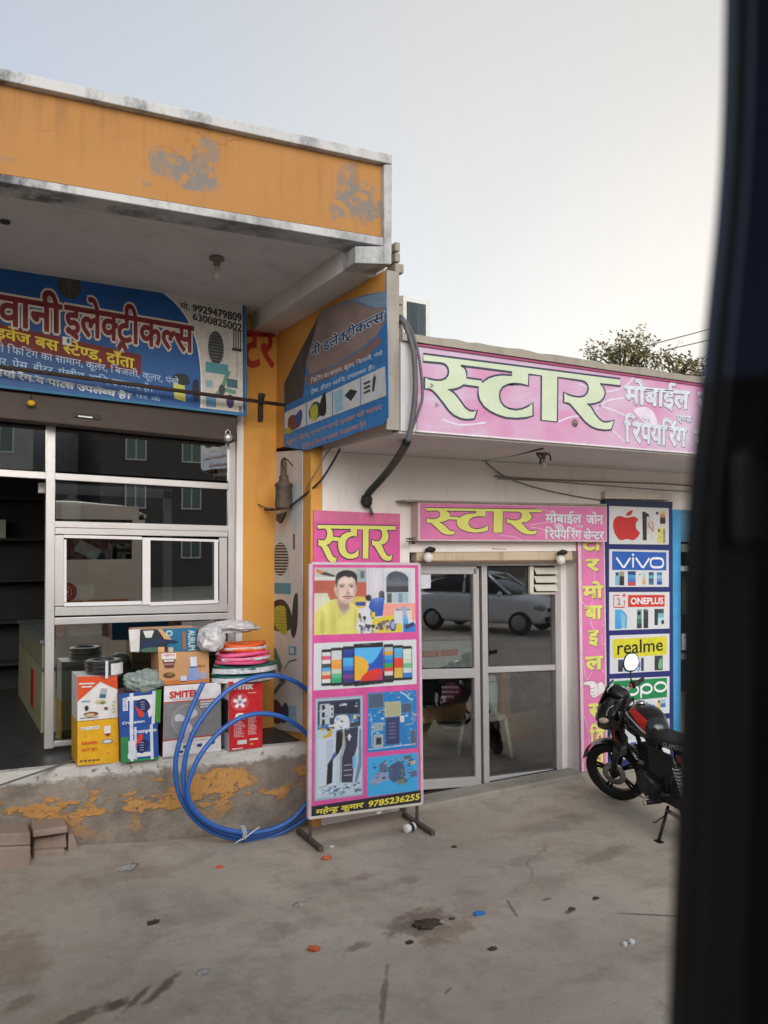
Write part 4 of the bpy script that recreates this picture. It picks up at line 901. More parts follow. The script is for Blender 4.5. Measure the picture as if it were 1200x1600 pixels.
p1.poly([(.02, .02), (.12, .08), (.1, .12), (.01, .06)], C(196, 110, 60), .0024); p1.poly([(.05, .1), (.18, .14), (.2, .12), (.1, .06)], C(70, 64, 60), .0026); R(.4, .02, .5, .22, C(150, 160, 164), .0026); R(.44, .05, .48, .16, C(90, 100, 104), .003)
R(.5, 0, .69, .5, C(196, 192, 204), .002)
for i in range(5): R(.52 + i * .035, 0, .53 + i * .035, .5, C(178, 176, 190), .0024)
R(.69, .05, .96, .56, C(186, 196, 204), .002); R(.70, .14, .93, .36, C(92, 98, 108), .0026); p1.blob([(.72, .1), (.8, .05), (.9, .1), (.92, .2), (.8, .22), (.72, .18)], C(70, 76, 88), .003); R(.70, .28, .93, .38, C(62, 62, 68), .0034)
for i, c in enumerate(((90, 86, 84), (160, 180, 190), (120, 140, 156), (150, 170, 184))): R(.705 + i * .057, .39, .755 + i * .057, .54, C(*c), .003)
R(.66, .55, 1, .82, C(224, 150, 140), .0022); p1.poly([(.0, .38), (.12, .38), (.15, .5), (.14, .75), (0, .8)], C(198, 200, 190), .0024)
p1.poly([(.54, .48), (.68, .46), (.66, .74), (.58, .75), (.52, .6)], C(46, 84, 170), .003); p1.ell(.615, .49, .07, .03, C(60, 104, 190), .0034); p1.blob([(.34, .5), (.4, .44), (.48, .45), (.5, .56), (.46, .62), (.38, .6)], C(196, 180, 84), .003); R(.39, .52, .49, .58, C(60, 70, 140), .0036); p1.ell(.52, .46, .03, .05, C(40, 40, 48), .0036); p1.ell(.65, .4, .03, .05, C(50, 52, 60), .0036); R(.62, .43, .68, .46, C(40, 42, 50), .004)
p1.poly([(.4, .62), (.56, .66), (.56, 1), (.4, 1)], C(204, 204, 210), .0026); 
rr = random.Random(5)
for i in range(26): x, y = .42 + rr.random() * .14, .62 + rr.random() * .33; R(x, y, x + .015 + .02 * rr.random(), y + .02 + .05 * rr.random(), C(*rr.choice(((40, 40, 46), (90, 70, 60), (150, 150, 160), (70, 80, 110)))), .003 + i * .0001)
p1.poly([(.56, .78), (.8, .72), (.86, .76), (.86, 1), (.54, 1)], C(206, 190, 60), .0032)
for i in range(30): x, y = .54 + rr.random() * .24, .8 + rr.random() * .15; R(x, y, x + .02 + .03 * rr.random(), y + .02 + .05 * rr.random(), C(*rr.choice(((60, 60, 70), (150, 150, 160), (110, 80, 70), (190, 190, 200), (40, 50, 80)))), .0036 + i * .0001)
p1.ell(.765, .885, .035, .09, C(50, 60, 130), .007); p1.ell(.765, .885, .022, .06, C(150, 160, 200), .0074); R(.55, .68, .585, .76, C(214, 184, 60), .007)
R(.78, .63, .96, .86, C(196, 204, 210), .003); R(.79, .64, .95, .66, C(70, 80, 90), .0034); p1.poly([(.86, .6), (.9, .6), (.93, .9), (.87, .9)], C(70, 160, 210), .004); R(.87, .87, 1, 1, C(60, 120, 200), .0042); p1.poly([(.88, .9), (.98, .84), (.99, .9), (.9, .96)], C(60, 60, 80), .0046)
# the man in the printed portrait
SK = C(206, 182, 172); SKD = C(168, 140, 128); SH = C(206, 200, 112); SHD = C(184, 178, 92); HR = C(38, 34, 40)
p1.blob([(.0, 1.0), (.0, .72), (.06, .58), (.14, .5), (.22, .47), (.34, .52), (.41, .6), (.42, .75), (.39, .9), (.40, 1.0)], SH, .006, 6)
p1.blob([(.07, .62), (.10, .7), (.10, .9), (.08, 1.0), (.05, .9), (.06, .74)], SHD, .0066); p1.stroke([(.22, .72), (.28, .78), (.36, .74)], .004, SHD, .0066); p1.stroke([(.3, .7), (.29, .95)], .004, SHD, .0068)
p1.poly([(.21, .46), (.33, .5), (.335, .6), (.285, .68), (.235, .62)], SKD, .007); p1.blob([(.2, .5), (.24, .66), (.28, .72), (.33, .64), (.345, .55), (.33, .6), (.285, .67), (.24, .61)], C(176, 172, 140), .0072)
p1.blob([(.205, .22), (.20, .34), (.215, .44), (.25, .515), (.295, .545), (.345, .515), (.385, .43), (.40, .32), (.395, .2), (.3, .13)], SK, .0076, 6)
p1.blob([(.185, .32), (.195, .29), (.208, .32), (.21, .41), (.2, .41)], SK, .0074)
p1.blob([(.207, .30), (.196, .2), (.205, .11), (.24, .06), (.30, .035), (.36, .05), (.40, .10), (.408, .18), (.400, .29), (.392, .225), (.378, .175), (.352, .14), (.325, .15), (.29, .128), (.255, .15), (.228, .19), (.217, .245)], HR, .0084, 5)
for x in (.262, .352): p1.stroke([(x - .032, .262 + (.01 if x < .3 else 0)), (x, .248), (x + .03, .26)], .006, C(64, 50, 48), .009); p1.ell(x, .285, .021, .012, C(120, 100, 96), .0088); p1.ell(x, .285, .010, .012, C(44, 36, 40), .0092); p1.stroke([(x - .02, .278), (x, .27), (x + .02, .28)], .003, C(80, 62, 58), .0094)
p1.blob([(.306, .28), (.33, .36), (.345, .40), (.32, .415), (.30, .40), (.305, .34)], C(186, 158, 148), .0088); p1.blob([(.305, .38), (.325, .36), (.345, .385), (.325, .4)], C(150, 124, 116), .009)
p1.blob([(.265, .435), (.32, .42), (.372, .435), (.36, .448), (.32, .44), (.28, .45)], C(108, 84, 84), .0094); p1.blob([(.285, .462), (.32, .45), (.355, .458), (.33, .478), (.3, .476)], C(178, 116, 116), .009)
p1.blob([(.225, .44), (.25, .51), (.295, .54), (.345, .51), (.38, .44), (.36, .5), (.3, .528), (.25, .49)], C(188, 166, 158), .0086); p1.blob([(.36, .2), (.395, .26), (.39, .38), (.37, .44), (.375, .3)], C(190, 164, 154), .0086)
# tones of the photograph: light from the right front, soft shade on the far cheek, folds in the shirt
for a_ in ((.215, .36, .03, .16, (150, 120, 108), .55), (.39, .34, .022, .14, (160, 130, 118), .4), (.30, .2, .07, .05, (226, 206, 198), .5), (.345, .36, .03, .05, (226, 204, 196), .45), (.25, .38, .03, .05, (222, 200, 190), .3), (.30, .505, .07, .03, (150, 120, 110), .35), (.28, .58, .05, .05, (140, 112, 102), .5), (.10, .62, .05, .2, (226, 220, 140), .5), (.30, .82, .09, .12, (222, 216, 136), .45), (.18, .8, .04, .25, (166, 158, 80), .5), (.39, .8, .02, .2, (160, 152, 76), .5), (.24, .7, .02, .08, (170, 162, 86), .4), (.33, .1, .05, .02, (70, 66, 74), .5), (.6, .2, .06, .3, (222, 220, 228), .4), (.82, .2, .1, .1, (120, 128, 140), .35), (.7, .85, .1, .08, (150, 140, 90), .3), (.05, .3, .1, .12, (150, 76, 62), .4), (.9, .7, .1, .1, (236, 176, 166), .4)): p1.soft(*a_)
# row of phones
p2 = sub(.025, .318, .96, .503); p2.rect(0, 0, 1, 1, C(204, 208, 212), .001); PB = C(40, 40, 46)
def phone(a, b, c, d, cols, w=.002, pp=None):
    pp = pp or p2; m = .05 * (d - b); pp.poly([(p.x, p.y) for p in [Vector(q) for q in ((a + .01, b, 0), (c - .01, b, 0), (c, b + .02, 0), (c, d - .02, 0), (c - .01, d, 0), (a + .01, d, 0), (a, d - .02, 0), (a, b + .02, 0))]], PB, w)
    y0, y1 = b + m * 1.6, d - m * 1.6; hh = (y1 - y0) / len(cols)
    for i, k in enumerate(cols): pp.rect(a + .007, y0 + i * hh, c - .007, y0 + (i + 1) * hh, C(*k), w + .0006)
phone(.07, .14, .17, .92, [(200, 206, 210), (206, 90, 130), (216, 214, 216), (70, 80, 84), (90, 160, 210), (210, 190, 160), (206, 90, 60), (214, 214, 216)])
phone(.155, .11, .265, .93, [(196, 200, 204), (200, 200, 204), (226, 160, 80), (220, 150, 70), (190, 200, 180), (90, 180, 140), (60, 160, 110)], .003)
phone(.265, .09, .375, .95, [(50, 70, 150), (40, 60, 140), (70, 170, 224), (76, 160, 220), (66, 120, 200), (60, 70, 150), (120, 60, 130), (60, 60, 120)], .004)
phone(.665, .08, .765, .93, [(170, 180, 190), (210, 150, 60), (60, 150, 210), (50, 120, 190), (60, 150, 80), (206, 70, 60), (210, 200, 200), (60, 60, 66)], .003)
phone(.765, .11, .865, .90, [(90, 170, 210), (90, 160, 204), (214, 70, 50), (210, 66, 50), (206, 170, 70), (210, 180, 80)], .0036)
phone(.855, .14, .955, .90, [(206, 214, 204), (200, 210, 196), (190, 206, 190), (110, 180, 130), (196, 206, 210), (60, 120, 200)], .0028)
p2.poly([(.37, .05), (.66, .03), (.665, .94), (.375, .97)], PB, .005); p2.rect(.38, .14, .655, .86, C(40, 84, 180), .0056)
def cut(pts): return [(max(.38, min(.655, a)), max(.14, min(.86, b))) for a, b in pts]
p2.poly(cut([(.38, .14), (.655, .14), (.60, .36), (.55, .48), (.50, .5), (.38, .3)]), C(86, 172, 226), .006); p2.poly(cut([(.38, .31), (.43, .32), (.5, .42), (.52, .56), (.48, .76), (.44, .84), (.38, .84)]), C(222, 172, 60), .0066); p2.poly(cut([(.43, .86), (.46, .74), (.52, .64), (.60, .60), (.655, .64), (.655, .86)]), C(208, 58, 52), .0072); p2.poly(cut([(.56, .86), (.655, .72), (.655, .86)]), C(170, 60, 110), .0076)
p2.rect(.46, .06, .54, .075, C(120, 120, 126), .006); p2.rect(.42, .905, .44, .92, C(90, 90, 96), .006); p2.rect(.58, .90, .6, .915, C(90, 90, 96), .006)
# opened phone
p3 = sub(.04, .535, .455, .934); R = p3.rect; R(0, 0, 1, 1, C(150, 170, 184), .001); p3.rect(.03, .02, .97, .98, C(176, 194, 208), .0014)
R(.05, .03, .95, .31, C(58, 64, 86), .002); R(.1, .06, .3, .27, C(176, 186, 196), .0024)
for y in (.07, .14, .21): R(.14, y, .2, y + .05, C(40, 42, 54), .003)
R(.3, .08, .38, .2, C(190, 196, 204), .003); R(.33, .1, .36, .13, C(40, 40, 50), .0034); R(.33, .15, .36, .18, C(40, 40, 50), .0034); R(.4, .05, .9, .17, C(44, 48, 66), .003); R(.5, .07, .66, .09, C(180, 184, 190), .0036); R(.42, .17, .7, .31, C(90, 110, 134), .0034)
R(.72, .18, .9, .26, C(70, 120, 180), .0036); R(.8, .19, .86, .23, C(206, 196, 90), .004); p3.blob([(.42, .2), (.6, .18), (.7, .22), (.7, .32), (.5, .335), (.4, .3)], C(204, 208, 214), .0044); R(.05, .26, .3, .31, C(66, 110, 160), .004); R(.28, .27, .45, .29, C(206, 210, 214), .005)
p3.poly([(.16, .37), (.26, .36), (.3, .3), (.36, .3), (.34, .38), (.18, .4)], C(200, 160, 50), .005); R(.1, .3, .2, .32, C(200, 170, 60), .005)
R(.06, .40, .44, .93, C(190, 202, 216), .002)
for i in range(12): R(.24, .42 + i * .022, .38, .43 + i * .022, C(150, 166, 186), .0026)
p3.poly([(.44, .33), (.58, .32), (.57, .48), (.5, .55), (.37, .62), (.36, .84), (.24, .86), (.26, .66), (.42, .54)], C(44, 40, 46), .006); p3.poly([(.36, .57), (.44, .53), (.44, .58), (.36, .63)], C(70, 90, 150), .0066)
p3.poly([(.6, .32), (.9, .31), (.88, .5), (.82, .6), (.78, .86), (.55, .85), (.56, .6), (.64, .48)], C(60, 62, 84), .0064); p3.poly([(.66, .41), (.71, .37), (.76, .41), (.73, .41), (.73, .44), (.69, .44), (.69, .41)], C(206, 210, 216), .007); p3.poly([(.56, .34), (.6, .34), (.64, .48), (.56, .56), (.54, .84), (.51, .84), (.52, .58), (.6, .47)], C(150, 150, 130), .0068)
for i in range(3): R(.6, .68 + i * .05, .76, .685 + i * .05, C(200, 204, 210), .007)
p3.poly([(.92, .33), (.96, .33), (.97, .7), (.88, .86), (.82, .86), (.9, .66)], C(104, 130, 160), .005); R(.78, .6, .86, .72, C(120, 170, 214), .0074)
rr = random.Random(11)
for i in range(60):
    x, y = .08 + rr.random() * .82, .86 + rr.random() * .09; R(x, y, x + .03 + .06 * rr.random(), y + .008 + .02 * rr.random(), C(*rr.choice(((206, 210, 216), (110, 150, 190), (90, 110, 110), (150, 170, 180), (70, 90, 120)))), .007 + i * .00005)
for i in range(40):
    x, y = .06 + rr.random() * .86, .04 + rr.random() * .3; R(x, y, x + .02 + .05 * rr.random(), y + .006 + .012 * rr.random(), C(*rr.choice(((206, 210, 216), (110, 150, 190), (50, 54, 70), (150, 170, 180)))), .0046 + i * .00003)
# circuit board close-up
def pcb(a, b, c, d, seed, chips):
    q = sub(a, b, c, d); q.rect(0, 0, 1, 1, C(40, 122, 186), .001); rr = random.Random(seed)
    for i in range(150):
        x, y = rr.random() * .94, rr.random() * .95; w, h = (.015 + .05 * rr.random(), .008 + .02 * rr.random()); w, h = (w, h) if rr.random() < .6 else (h * .8, w * .8)
        q.rect(x, y, min(1, x + w), min(1, y + h), C(*rr.choice(((160, 190, 214), (190, 206, 220), (90, 140, 190), (60, 90, 130), (110, 160, 200), (206, 176, 110)))), .0014 + i * .00002)
    for (x0, y0, x1, y1, k) in chips: q.rect(x0, y0, x1, y1, C(*k), .0055); q.stroke([(x0, y0), (x1, y0), (x1, y1), (x0, y1)], .004, C(*[min(255, v + 40) for v in k]), .006, True)
    return q
q = pcb(.495, .527, .958, .766, 3, ((.02, .02, .32, .26, (76, 92, 116)), (.35, .18, .66, .42, (166, 166, 130)), (.68, .22, .88, .38, (76, 92, 116)), (.36, .44, .64, .9, (58, 66, 104)), (.13, .52, .3, .64, (140, 156, 160)), (.13, .72, .3, .92, (150, 160, 150)), (.17, .77, .27, .88, (50, 54, 70)), (.86, .7, .97, .95, (84, 98, 120)), (.66, .44, .73, .53, (206, 196, 186))))
q.stroke([(.66, .02), (.78, .08), (.86, .16), (.92, .15)], .012, C(170, 196, 220), .007); q.stroke([(.06, .34), (.09, .5), (.09, .9)], .006, C(160, 190, 214), .007); q.stroke([(.02, .95), (.96, .93)], .007, C(190, 206, 220), .007)
for i in range(5): q.rect(.42, .54 + i * .06, .56, .548 + i * .06, C(150, 150, 180), .0072)
q = sub(.495, .786, .965, .943); q.rect(0, 0, 1, 1, C(64, 160, 214), .001); rr = random.Random(9)
for (pts, k) in (([(.05, .62), (.2, .42), (.36, .4), (.42, .62), (.1, .72)], (140, 146, 176)), ([(.24, .2), (.34, .1), (.4, .3), (.36, .42), (.22, .42)], (90, 104, 130)), ([(.4, .3), (.6, .16), (.72, .3), (.74, .62), (.5, .72), (.42, .6)], (70, 88, 120)), ([(.56, .68), (.76, .62), (.76, .78), (.6, .8)], (110, 130, 120)), ([(.7, .06), (.84, .04), (.88, .12), (.72, .16)], (90, 100, 110)), ([(.8, .22), (.94, .2), (.94, .28), (.8, .3)], (200, 170, 130)), ([(.8, .5), (.96, .46), (.98, .6), (.84, .64)], (90, 100, 140))): q.poly(pts, C(*k), .002)
for i in range(70): x, y = .1 + rr.random() * .78, .1 + rr.random() * .6; q.rect(x, y, x + .02 + .05 * rr.random(), y + .015 + .03 * rr.random(), C(*rr.choice(((50, 56, 70), (160, 166, 190), (90, 110, 150), (140, 130, 110), (60, 70, 100)))), .0026 + i * .00002)
pr.poly([(-.0, .953), (1.0, .942), (1.0, .996), (.0, .996)], C(40, 42, 50), .002)
pq = Pr(mb, [pr.at(.05, .962), pr.at(.965, .950), pr.at(.965, .985), pr.at(.05, .992)]); YL = C(222, 208, 76)
pq.text('महे<नद^ कुमार', 0, 0, .44, 1, YL, .004, .03, shear=.12); pq.text('9785236255', .49, .15, 1, .85, YL, .004, .03, shear=.15)
mb.build('print', sb, fix=False)
for i_, r_ in enumerate(RST): r_.build('photo_print', sb, 1, .06, i_)
# ------------------------------------------------------------------ rubble blocks at the foot of the plinth
BRK = m_plaster('worn_block', (150, 132, 118), (172, 152, 138), (92, 76, 66), .7, False)
def block(q, Y, depth, label, yaw=0):
    mb = MB(); f = quadY(q, Y); d = Matrix.Rotation(yaw, 3, 'Z') @ Vector((0, depth, 0)); mb.hexa(f, d, BRK)
    o = mb.build('concrete_block'); 
    for v in o.data.vertices: v.co += Vector((noise.noise(v.co * 5), noise.noise(v.co * 5 + Vector((7, 0, 0))), 0)) * .02
    b = o.modifiers.new('bevel', 'BEVEL'); b.width = .012; b.segments = 2
    return tag(o, label, 'block', 'broken blocks at the foot of the plinth')
Yk = PZ(40, 1372, .02).y
block([(-60, 1326), (49, 1322), (48, 1366), (-60, 1382)], Yk, .25, 'pale worn block lowest at the left edge of the picture')
block([(-60, 1306), (50, 1300), (49, 1321), (-60, 1325)], Yk + .01, .25, 'flat worn slab lying on the pale block at the left edge')
block([(52, 1330), (104, 1326), (101, 1356), (52, 1360)], Yk + .10, .2, 'reddish lower block right of the pale block by the plinth')
block([(52, 1298), (106, 1290), (106, 1301), (52, 1309)], Yk + .08, .25, 'thin slab bridging the top of the broken block pile')
block([(54, 1310), (105, 1303), (104, 1325), (53, 1329)], Yk + .16, .18, 'darker upper block set back under the thin slab')
block([(107, 1304), (113, 1298), (124, 1318), (122, 1333), (108, 1338)][:1] + [(116, 1302), (125, 1330), (108, 1338)], Yk + .16, .15, 'wedge shaped block fragment at the right end of the block pile')
# ------------------------------------------------------------------ litter
def scrap(name, label, px, py, r, m, seed, cat='litter', h=.4, grp='litter on the ground'):
    c = PZ(px, py); c.z = gh(c.x, c.y) + r * h * .3; mb = MB(); r *= .8; mb.ball(c, (r, r * .7, r * h), m, 22, 14, .85, seed, 2.6); return tag(mb.build(name), label, cat, grp)
ORL = M('litter_orange', (206, 104, 62), .7, .2, 30)
scrap('orange_scrap', 'orange scrap on the ground straight below the blue pipe coil', 343, 1358, .03, ORL, 1)
scrap('orange_scrap', 'flat orange scrap in front of the left foot of the advert board', 510, 1342, .042, ORL, 2)
scrap('orange_scrap', 'largest orange scrap, nearest the viewer beside a dark stain', 491, 1484, .04, ORL, 3)
scrap('blue_scrap', 'small bright blue plastic scrap on the concrete right of the dark stain', 748, 1428, .045, M('litter_blue', (40, 130, 200), .4, .1), 4, h=.25)
scrap('white_scrap', 'left one of two white scraps together on the right ground', 976, 1477, .022, WH, 5, h=.8)
scrap('white_scrap', 'right one of two white scraps together on the right ground', 987, 1474, .026, WH, 6, h=.8)
scrap('paper_scrap', 'thin white paper strip in front of the left foot of the advert board', 518, 1323, .026, WH, 7, h=.2)
scrap('plastic_wrapper', 'clear grey wrapper lying on the ground near the block pile', 197, 1368, .08, M('wrapper', (166, 164, 160), .3, .1), 8, h=.12)
scrap('plastic_wrapper', 'pale grey wrapper on the ground in the middle foreground', 318, 1519, .045, M('wrapper', (166, 164, 160), .3, .1), 9, h=.15)
scrap('plastic_wrapper', 'faint pale wrapper on the ground left of the middle', 469, 1413, .05, M('wrapper', (166, 164, 160), .3, .1), 10, h=.12)
scrap('mud_clod', 'dark clod of dried mud in the middle of the ground', 668, 1444, .10, M('mud', (78, 66, 54), .95, .4, 30, .4), 11, h=.1)
for i, (x, y, r, l) in enumerate(((640, 1473, .03, 'small dark clod just below the big mud clod'), (706, 1436, .022, 'tiny dark clod at the right tip of the big mud clod'), (710, 1323, .025, 'small dark leaf on the ground right of the advert board foot'), (893, 1421, .03, 'dark pebble on the right part of the ground'), (931, 1404, .026, 'dark pebble below and left of the motorcycle stand'), (240, 1442, .04, 'small dark clod alone on the left foreground'), (770, 1483, .03, 'dark pebble lying at the end of the ground crack'))):
    scrap('mud_clod', l, x, y, r, M('mud', (78, 66, 54), .95, .4, 30, .4), 20 + i, h=.3)
mb = MB(); c = PZ(640, 1300); d = Vector((.96, .28, 0)); a = c + Vector((0, 0, .033)) - d * .05; b = a + d * .1
mb.tube([a, a + d * .004, b - d * .004, b], [.028, .033, .033, .028], WH, 14); mb.tube([a + d * .04, a + d * .075], .0336, C(40, 40, 46), 14)
tag(mb.build('drink_can'), 'small white and black can lying between the feet of the advert board', 'can')
mb = MB(); mb.ball(PY(592, 1268, YBD + .02), (.03, .012, .022), C(214, 206, 190), 10, 7)
tag(mb.build('white_tag'), 'small white knob hanging under the bottom edge of the advert board', 'knob')
# ================================================================== mobile phone shop (middle and right)
ms = thing('shop_building', 'low white painted mobile shop with a flat canopy and grey concrete roof edge', 'building', (5.5, 7, 0))
zr = PY(650, 522, YF).z; zs2 = PY(650, 673, YF).z; zcap = PY(650, 538, YF).z
YD = 6.12
xdl = PY(640, 1000, YS).x; xdr = PY(903, 1000, YS).x; zd = PY(760, 862, YS).z
mb = MB()
mb.box(2.803, xdl, YS, YS + .16, 0, zs - .002, WALLW); mb.box(xdr, PY(1049, 900, YS).x, YS, YS + .16, 0, zs - .002, WALLW)
mb.box(xdl + .001, xdr - .001, YS, YS + .16, zd, zs - .002, WALLW); xpr = PY(1049, 900, YS).x; mb.box(xpr + .001, 10.5, YS, YS + .16, PY(1060, 800, YS).z, zs - .002, WALLW)
mb.build('wall', ms)
mb = MB(); mb.box(2.803, 10.5, YF, YS + .2, zs, zs + .12, SOFW); mb.build('canopy', ms)
mb = MB(); mb.box(2.803, 10.5, YF - .02, YF + .1, zs2 - .01, zcap, m_plaster('dusty_white', (188, 188, 190), (204, 204, 206), (150, 144, 140), .5)); mb.build('fascia', ms)
mb = MB(); n_ = 80; vs = []
for i in range(n_ + 1):
    x = 2.803 + 7.7 * i / n_; q = .018 * noise.noise(Vector((x * 2.2, 0, 0))) + .012 * noise.noise(Vector((x * 9, 0, 0)))
    e = .012 * noise.noise(Vector((x * 6, 5, 0)))
    vs += [(x, YF - .05 + e, zcap + .002), (x, YF - .05 + e, zr - .02 + q), (x, YF + .0, zr + q), (x, 10, zr + q * .3)]
mb.add(vs, [(4 * i + k, 4 * i + 4 + k, 4 * i + 5 + k, 4 * i + 1 + k) for i in range(n_) for k in range(3)], CONC)
mb.add([vs[0], vs[1], vs[2], vs[3], (2.803, 10, zcap)], [(0, 1, 2, 3, 4)], CONC)
mb.add([(2.803, YF - .05, zcap + .002), (10.5, YF - .05, zcap + .002), (10.5, YF + .1, zcap + .002), (2.803, YF + .1, zcap + .002)], [(0, 1, 2, 3)], CONC)
mb.build('roof_edge', ms, fix=False)
mb = MB(); zf = .05
mb.box(2.85, 7.3, YS + .162, 9.4, -.1, zf, DARKSTONE); mb.add([(2.85, 9.4, zf), (7.3, 9.4, zf), (7.3, 9.4, 3), (2.85, 9.4, 3)], [(0, 1, 2, 3)], M('shop_inner_wall', (124, 118, 114), .9, .2, 3))
mb.add([(2.85, 6.2, zf), (2.85, 9.4, zf), (2.85, 9.4, 3), (2.85, 6.2, 3)], [(0, 1, 2, 3)], M('shop_inner_wall', (124, 118, 114), .9, .2, 3)); xw = PY(872, 1100, 6.6).x + .25
mb.add([(xw, 6.14, zf), (xw, 9.4, zf), (xw, 9.4, 3), (xw, 6.14, 3)], [(0, 1, 2, 3)], M('lilac_wall', (170, 158, 170), .9, .1)); mb.add([(2.85, 6.125, 2.98), (7.3, 6.125, 2.98), (7.3, 9.4, 2.98), (2.85, 9.4, 2.98)], [(0, 1, 2, 3)], M('shop_inner_wall', (124, 118, 114), .9, .2, 3))
mb.build('room', ms, fix=False)
mb = MB(); mb.box(2.803, 10.5, 9.42, 9.6, 0, zr - .05, WALLW); mb.box(10.3, 10.49, 6.13, 9.4, 0, 3.0, WALLW); mb.build('outer_wall', ms)
mb = MB(); a = PZ(655, 1246); b = PZ(880, 1217)
mb.hexa([(xdl - .1, YS - .10, -.05), (xdr + .3, YS - .07, -.05), (xdr + .3, YS + .161, -.05), (xdl - .1, YS + .161, -.05)], (0, 0, .096), CONC); mb.build('door_step', ms, bevel=.02)
# rusty old shutter box over the door
LINT = m_plaster('old_beige_wood', (186, 168, 144), (206, 190, 166), (96, 80, 66), .8)
mb = MB(); px2(mb, [(651, 850), (893, 850), (895, 875), (651, 878)], YS + .012, .1, LINT); bar(mb, (648, 878), (900, 876), YS - .004, .02, .03, M('rust_edge', (120, 100, 86), .8, .3, 14))
bar(mb, (770, 857), (792, 858), YS - .01, .012, .02, M('pale_wood', (206, 190, 160), .7)); mb.build('shutter_box', ms, bevel=.004)
# aluminium door
d = MB()
for a, b, th in (((648, 880), (891, 880), .05), ((757, 884), (761, 1229), .065), ((872.5, 884), (875.5, 1210), .085)): bar(d, a, b, YD, th, .07, ALU)
bar(d, (763, 1047), (868, 1043), YD + .004, .055, .055, ALU); bar(d, (765, 1220), (868, 1207), YD + .004, .07, .055, ALU)
df = d.build('door_frame', ms, bevel=.004)
d = MB()
for a, b, th in (((652, 890), (745, 891), .075), ((655, 1054), (743, 1052), .085), ((657, 1227), (746, 1221), .085), ((744, 888), (748, 1226), .065), ((650, 888), (654, 1228), .065)): bar(d, a, b, YD - .012, th, .04, ALU)
d.build('door_leaf', df, bevel=.004)
for q in ([(656, 897), (738, 897), (740, 1046), (657, 1048)], [(657, 1061), (740, 1059), (742, 1217), (658, 1222)], [(763, 886), (862, 886), (863, 1040), (764, 1043)], [(764, 1052), (863, 1049), (864, 1204), (765, 1215)]):
    mb = MB(); px2(mb, q, YD + .015, .005, GLASSR); mb.build('pane', df)
LOU = M('louvre_cream', (206, 202, 190), .45, .08, 8)
mb = MB(); px2(mb, [(876, 878), (897, 878), (897, 1207), (879, 1211)], YD - .002, .05, WALLW); mb.build('door_jamb', ms)
lv = MB(); px2(lv, [(828, 885), (834, 885), (834, 927), (828, 927)], YD - .02, .03, LOU)
for i in range(3):
    y = 887 + i * 13.2; A = PY(834, y, YD - .005); B = PY(868, y, YD - .005); lv.add([A, B, B + Vector((0, -.045, -.06)), A + Vector((0, -.045, -.06)), A + Vector((0, .004, 0)), B + Vector((0, .004, 0)), B + Vector((0, -.041, -.064)), A + Vector((0, -.041, -.064))], [(0, 1, 2, 3), (4, 5, 6, 7), (0, 1, 5, 4), (2, 3, 7, 6), (0, 3, 7, 4), (1, 2, 6, 5)], LOU)
lv.add(quadY([(834, 886), (867, 886), (867, 926), (834, 926)], YD + .002), [(0, 1, 2, 3)], C(60, 60, 60)); bar(lv, (828, 927), (868, 927), YD - .01, .02, .03, LOU)
lv.build('louvre', df, bevel=.002, fix=False)
mb = MB(); px2(mb, [(657, 897), (673, 897), (673, 919), (657, 920)], YD + .006, .002, C(206, 210, 220)); tag(mb.build('paper_notice'), 'white paper notice stuck in the upper left corner of the door glass', 'notice')
# lamps
def bulb(px, py, label):
    t = thing('bulb_lamp', label, 'lamp', PY(px, py, YS - .05)); c = PY(px, py, YS - .07)
    mb = MB(); mb.lathe([(0, -.035), (.03, -.033), (.043, -.015), (.046, 0), (.043, .015), (.03, .033), (0, .036)], M('frosted_white', (222, 220, 214), .25, .05, 8), c, 'Y', 18); mb.build('bulb', t)
    mb = MB(); mb.tube(crom([c + Vector((0, .02, .03)), c + Vector((.01, .04, .07)), PY(px + 6, py - 13, YS - .01)], 4), .012, BLACK, 8); mb.ball(PY(px + 4, py - 12, YS - .02), (.05, .03, .025), BLACK, 12, 8, .3, 2); mb.build('holder', t)
bulb(669, 871, 'round white bulb lamp at the left end of the beige box over the door'); bulb(876, 875, 'round white bulb lamp at the right end of the beige box over the door')
def soffit_lamp(p, s, label):
    t = thing('ceiling_lamp', label, 'lamp', p); mb = MB(); mb.lathe([(0, 0), (.055 * s, 0), (.06 * s, -.02 * s), (.03 * s, -.035 * s), (.025 * s, -.07 * s), (0, -.072 * s)], M('lamp_holder', (110, 102, 96), .5, .2), p, 'Z', 16); mb.build('holder', t)
    mb = MB(); mb.lathe([(.018 * s, -.073 * s), (.02 * s, -.09 * s), (.036 * s, -.12 * s), (.04 * s, -.145 * s), (.03 * s, -.175 * s), (0, -.186 * s)], M('dim_glass', (170, 164, 154), .2, .05), p, 'Z', 16); mb.build('bulb', t)
p = PZ(339, 402, ZS - .001); soffit_lamp(p, .9, 'bulb in a holder on the grey ceiling above the blue sign')
mb = MB(); p = PZ(8, 345, ZS); mb.lathe([(0, .0), (.03, 0), (.03, -.015), (0, -.02)], C(56, 54, 54), p, 'Z', 12); tag(mb.build('ceiling_hook'), 'small dark fitting in the grey ceiling at the left edge of the picture', 'fitting')
p = PZ(849, 708, zs - .001); soffit_lamp(p, .7, 'bulb in a broken holder under the white canopy above the lightbox sign')
mb = MB(); mb.tube(crom([p + Vector((-.04, 0, -.09)), p + Vector((-.05, -.02, -.05)), p + Vector((-.07, 0, -.006)), p + Vector((.06, 0, -.006)), p + Vector((.06, -.02, -.06))], 4), .007, BLACK, 6); tag(mb.build('lamp_clip'), 'bent dark clip beside the bulb under the white canopy', 'clip')
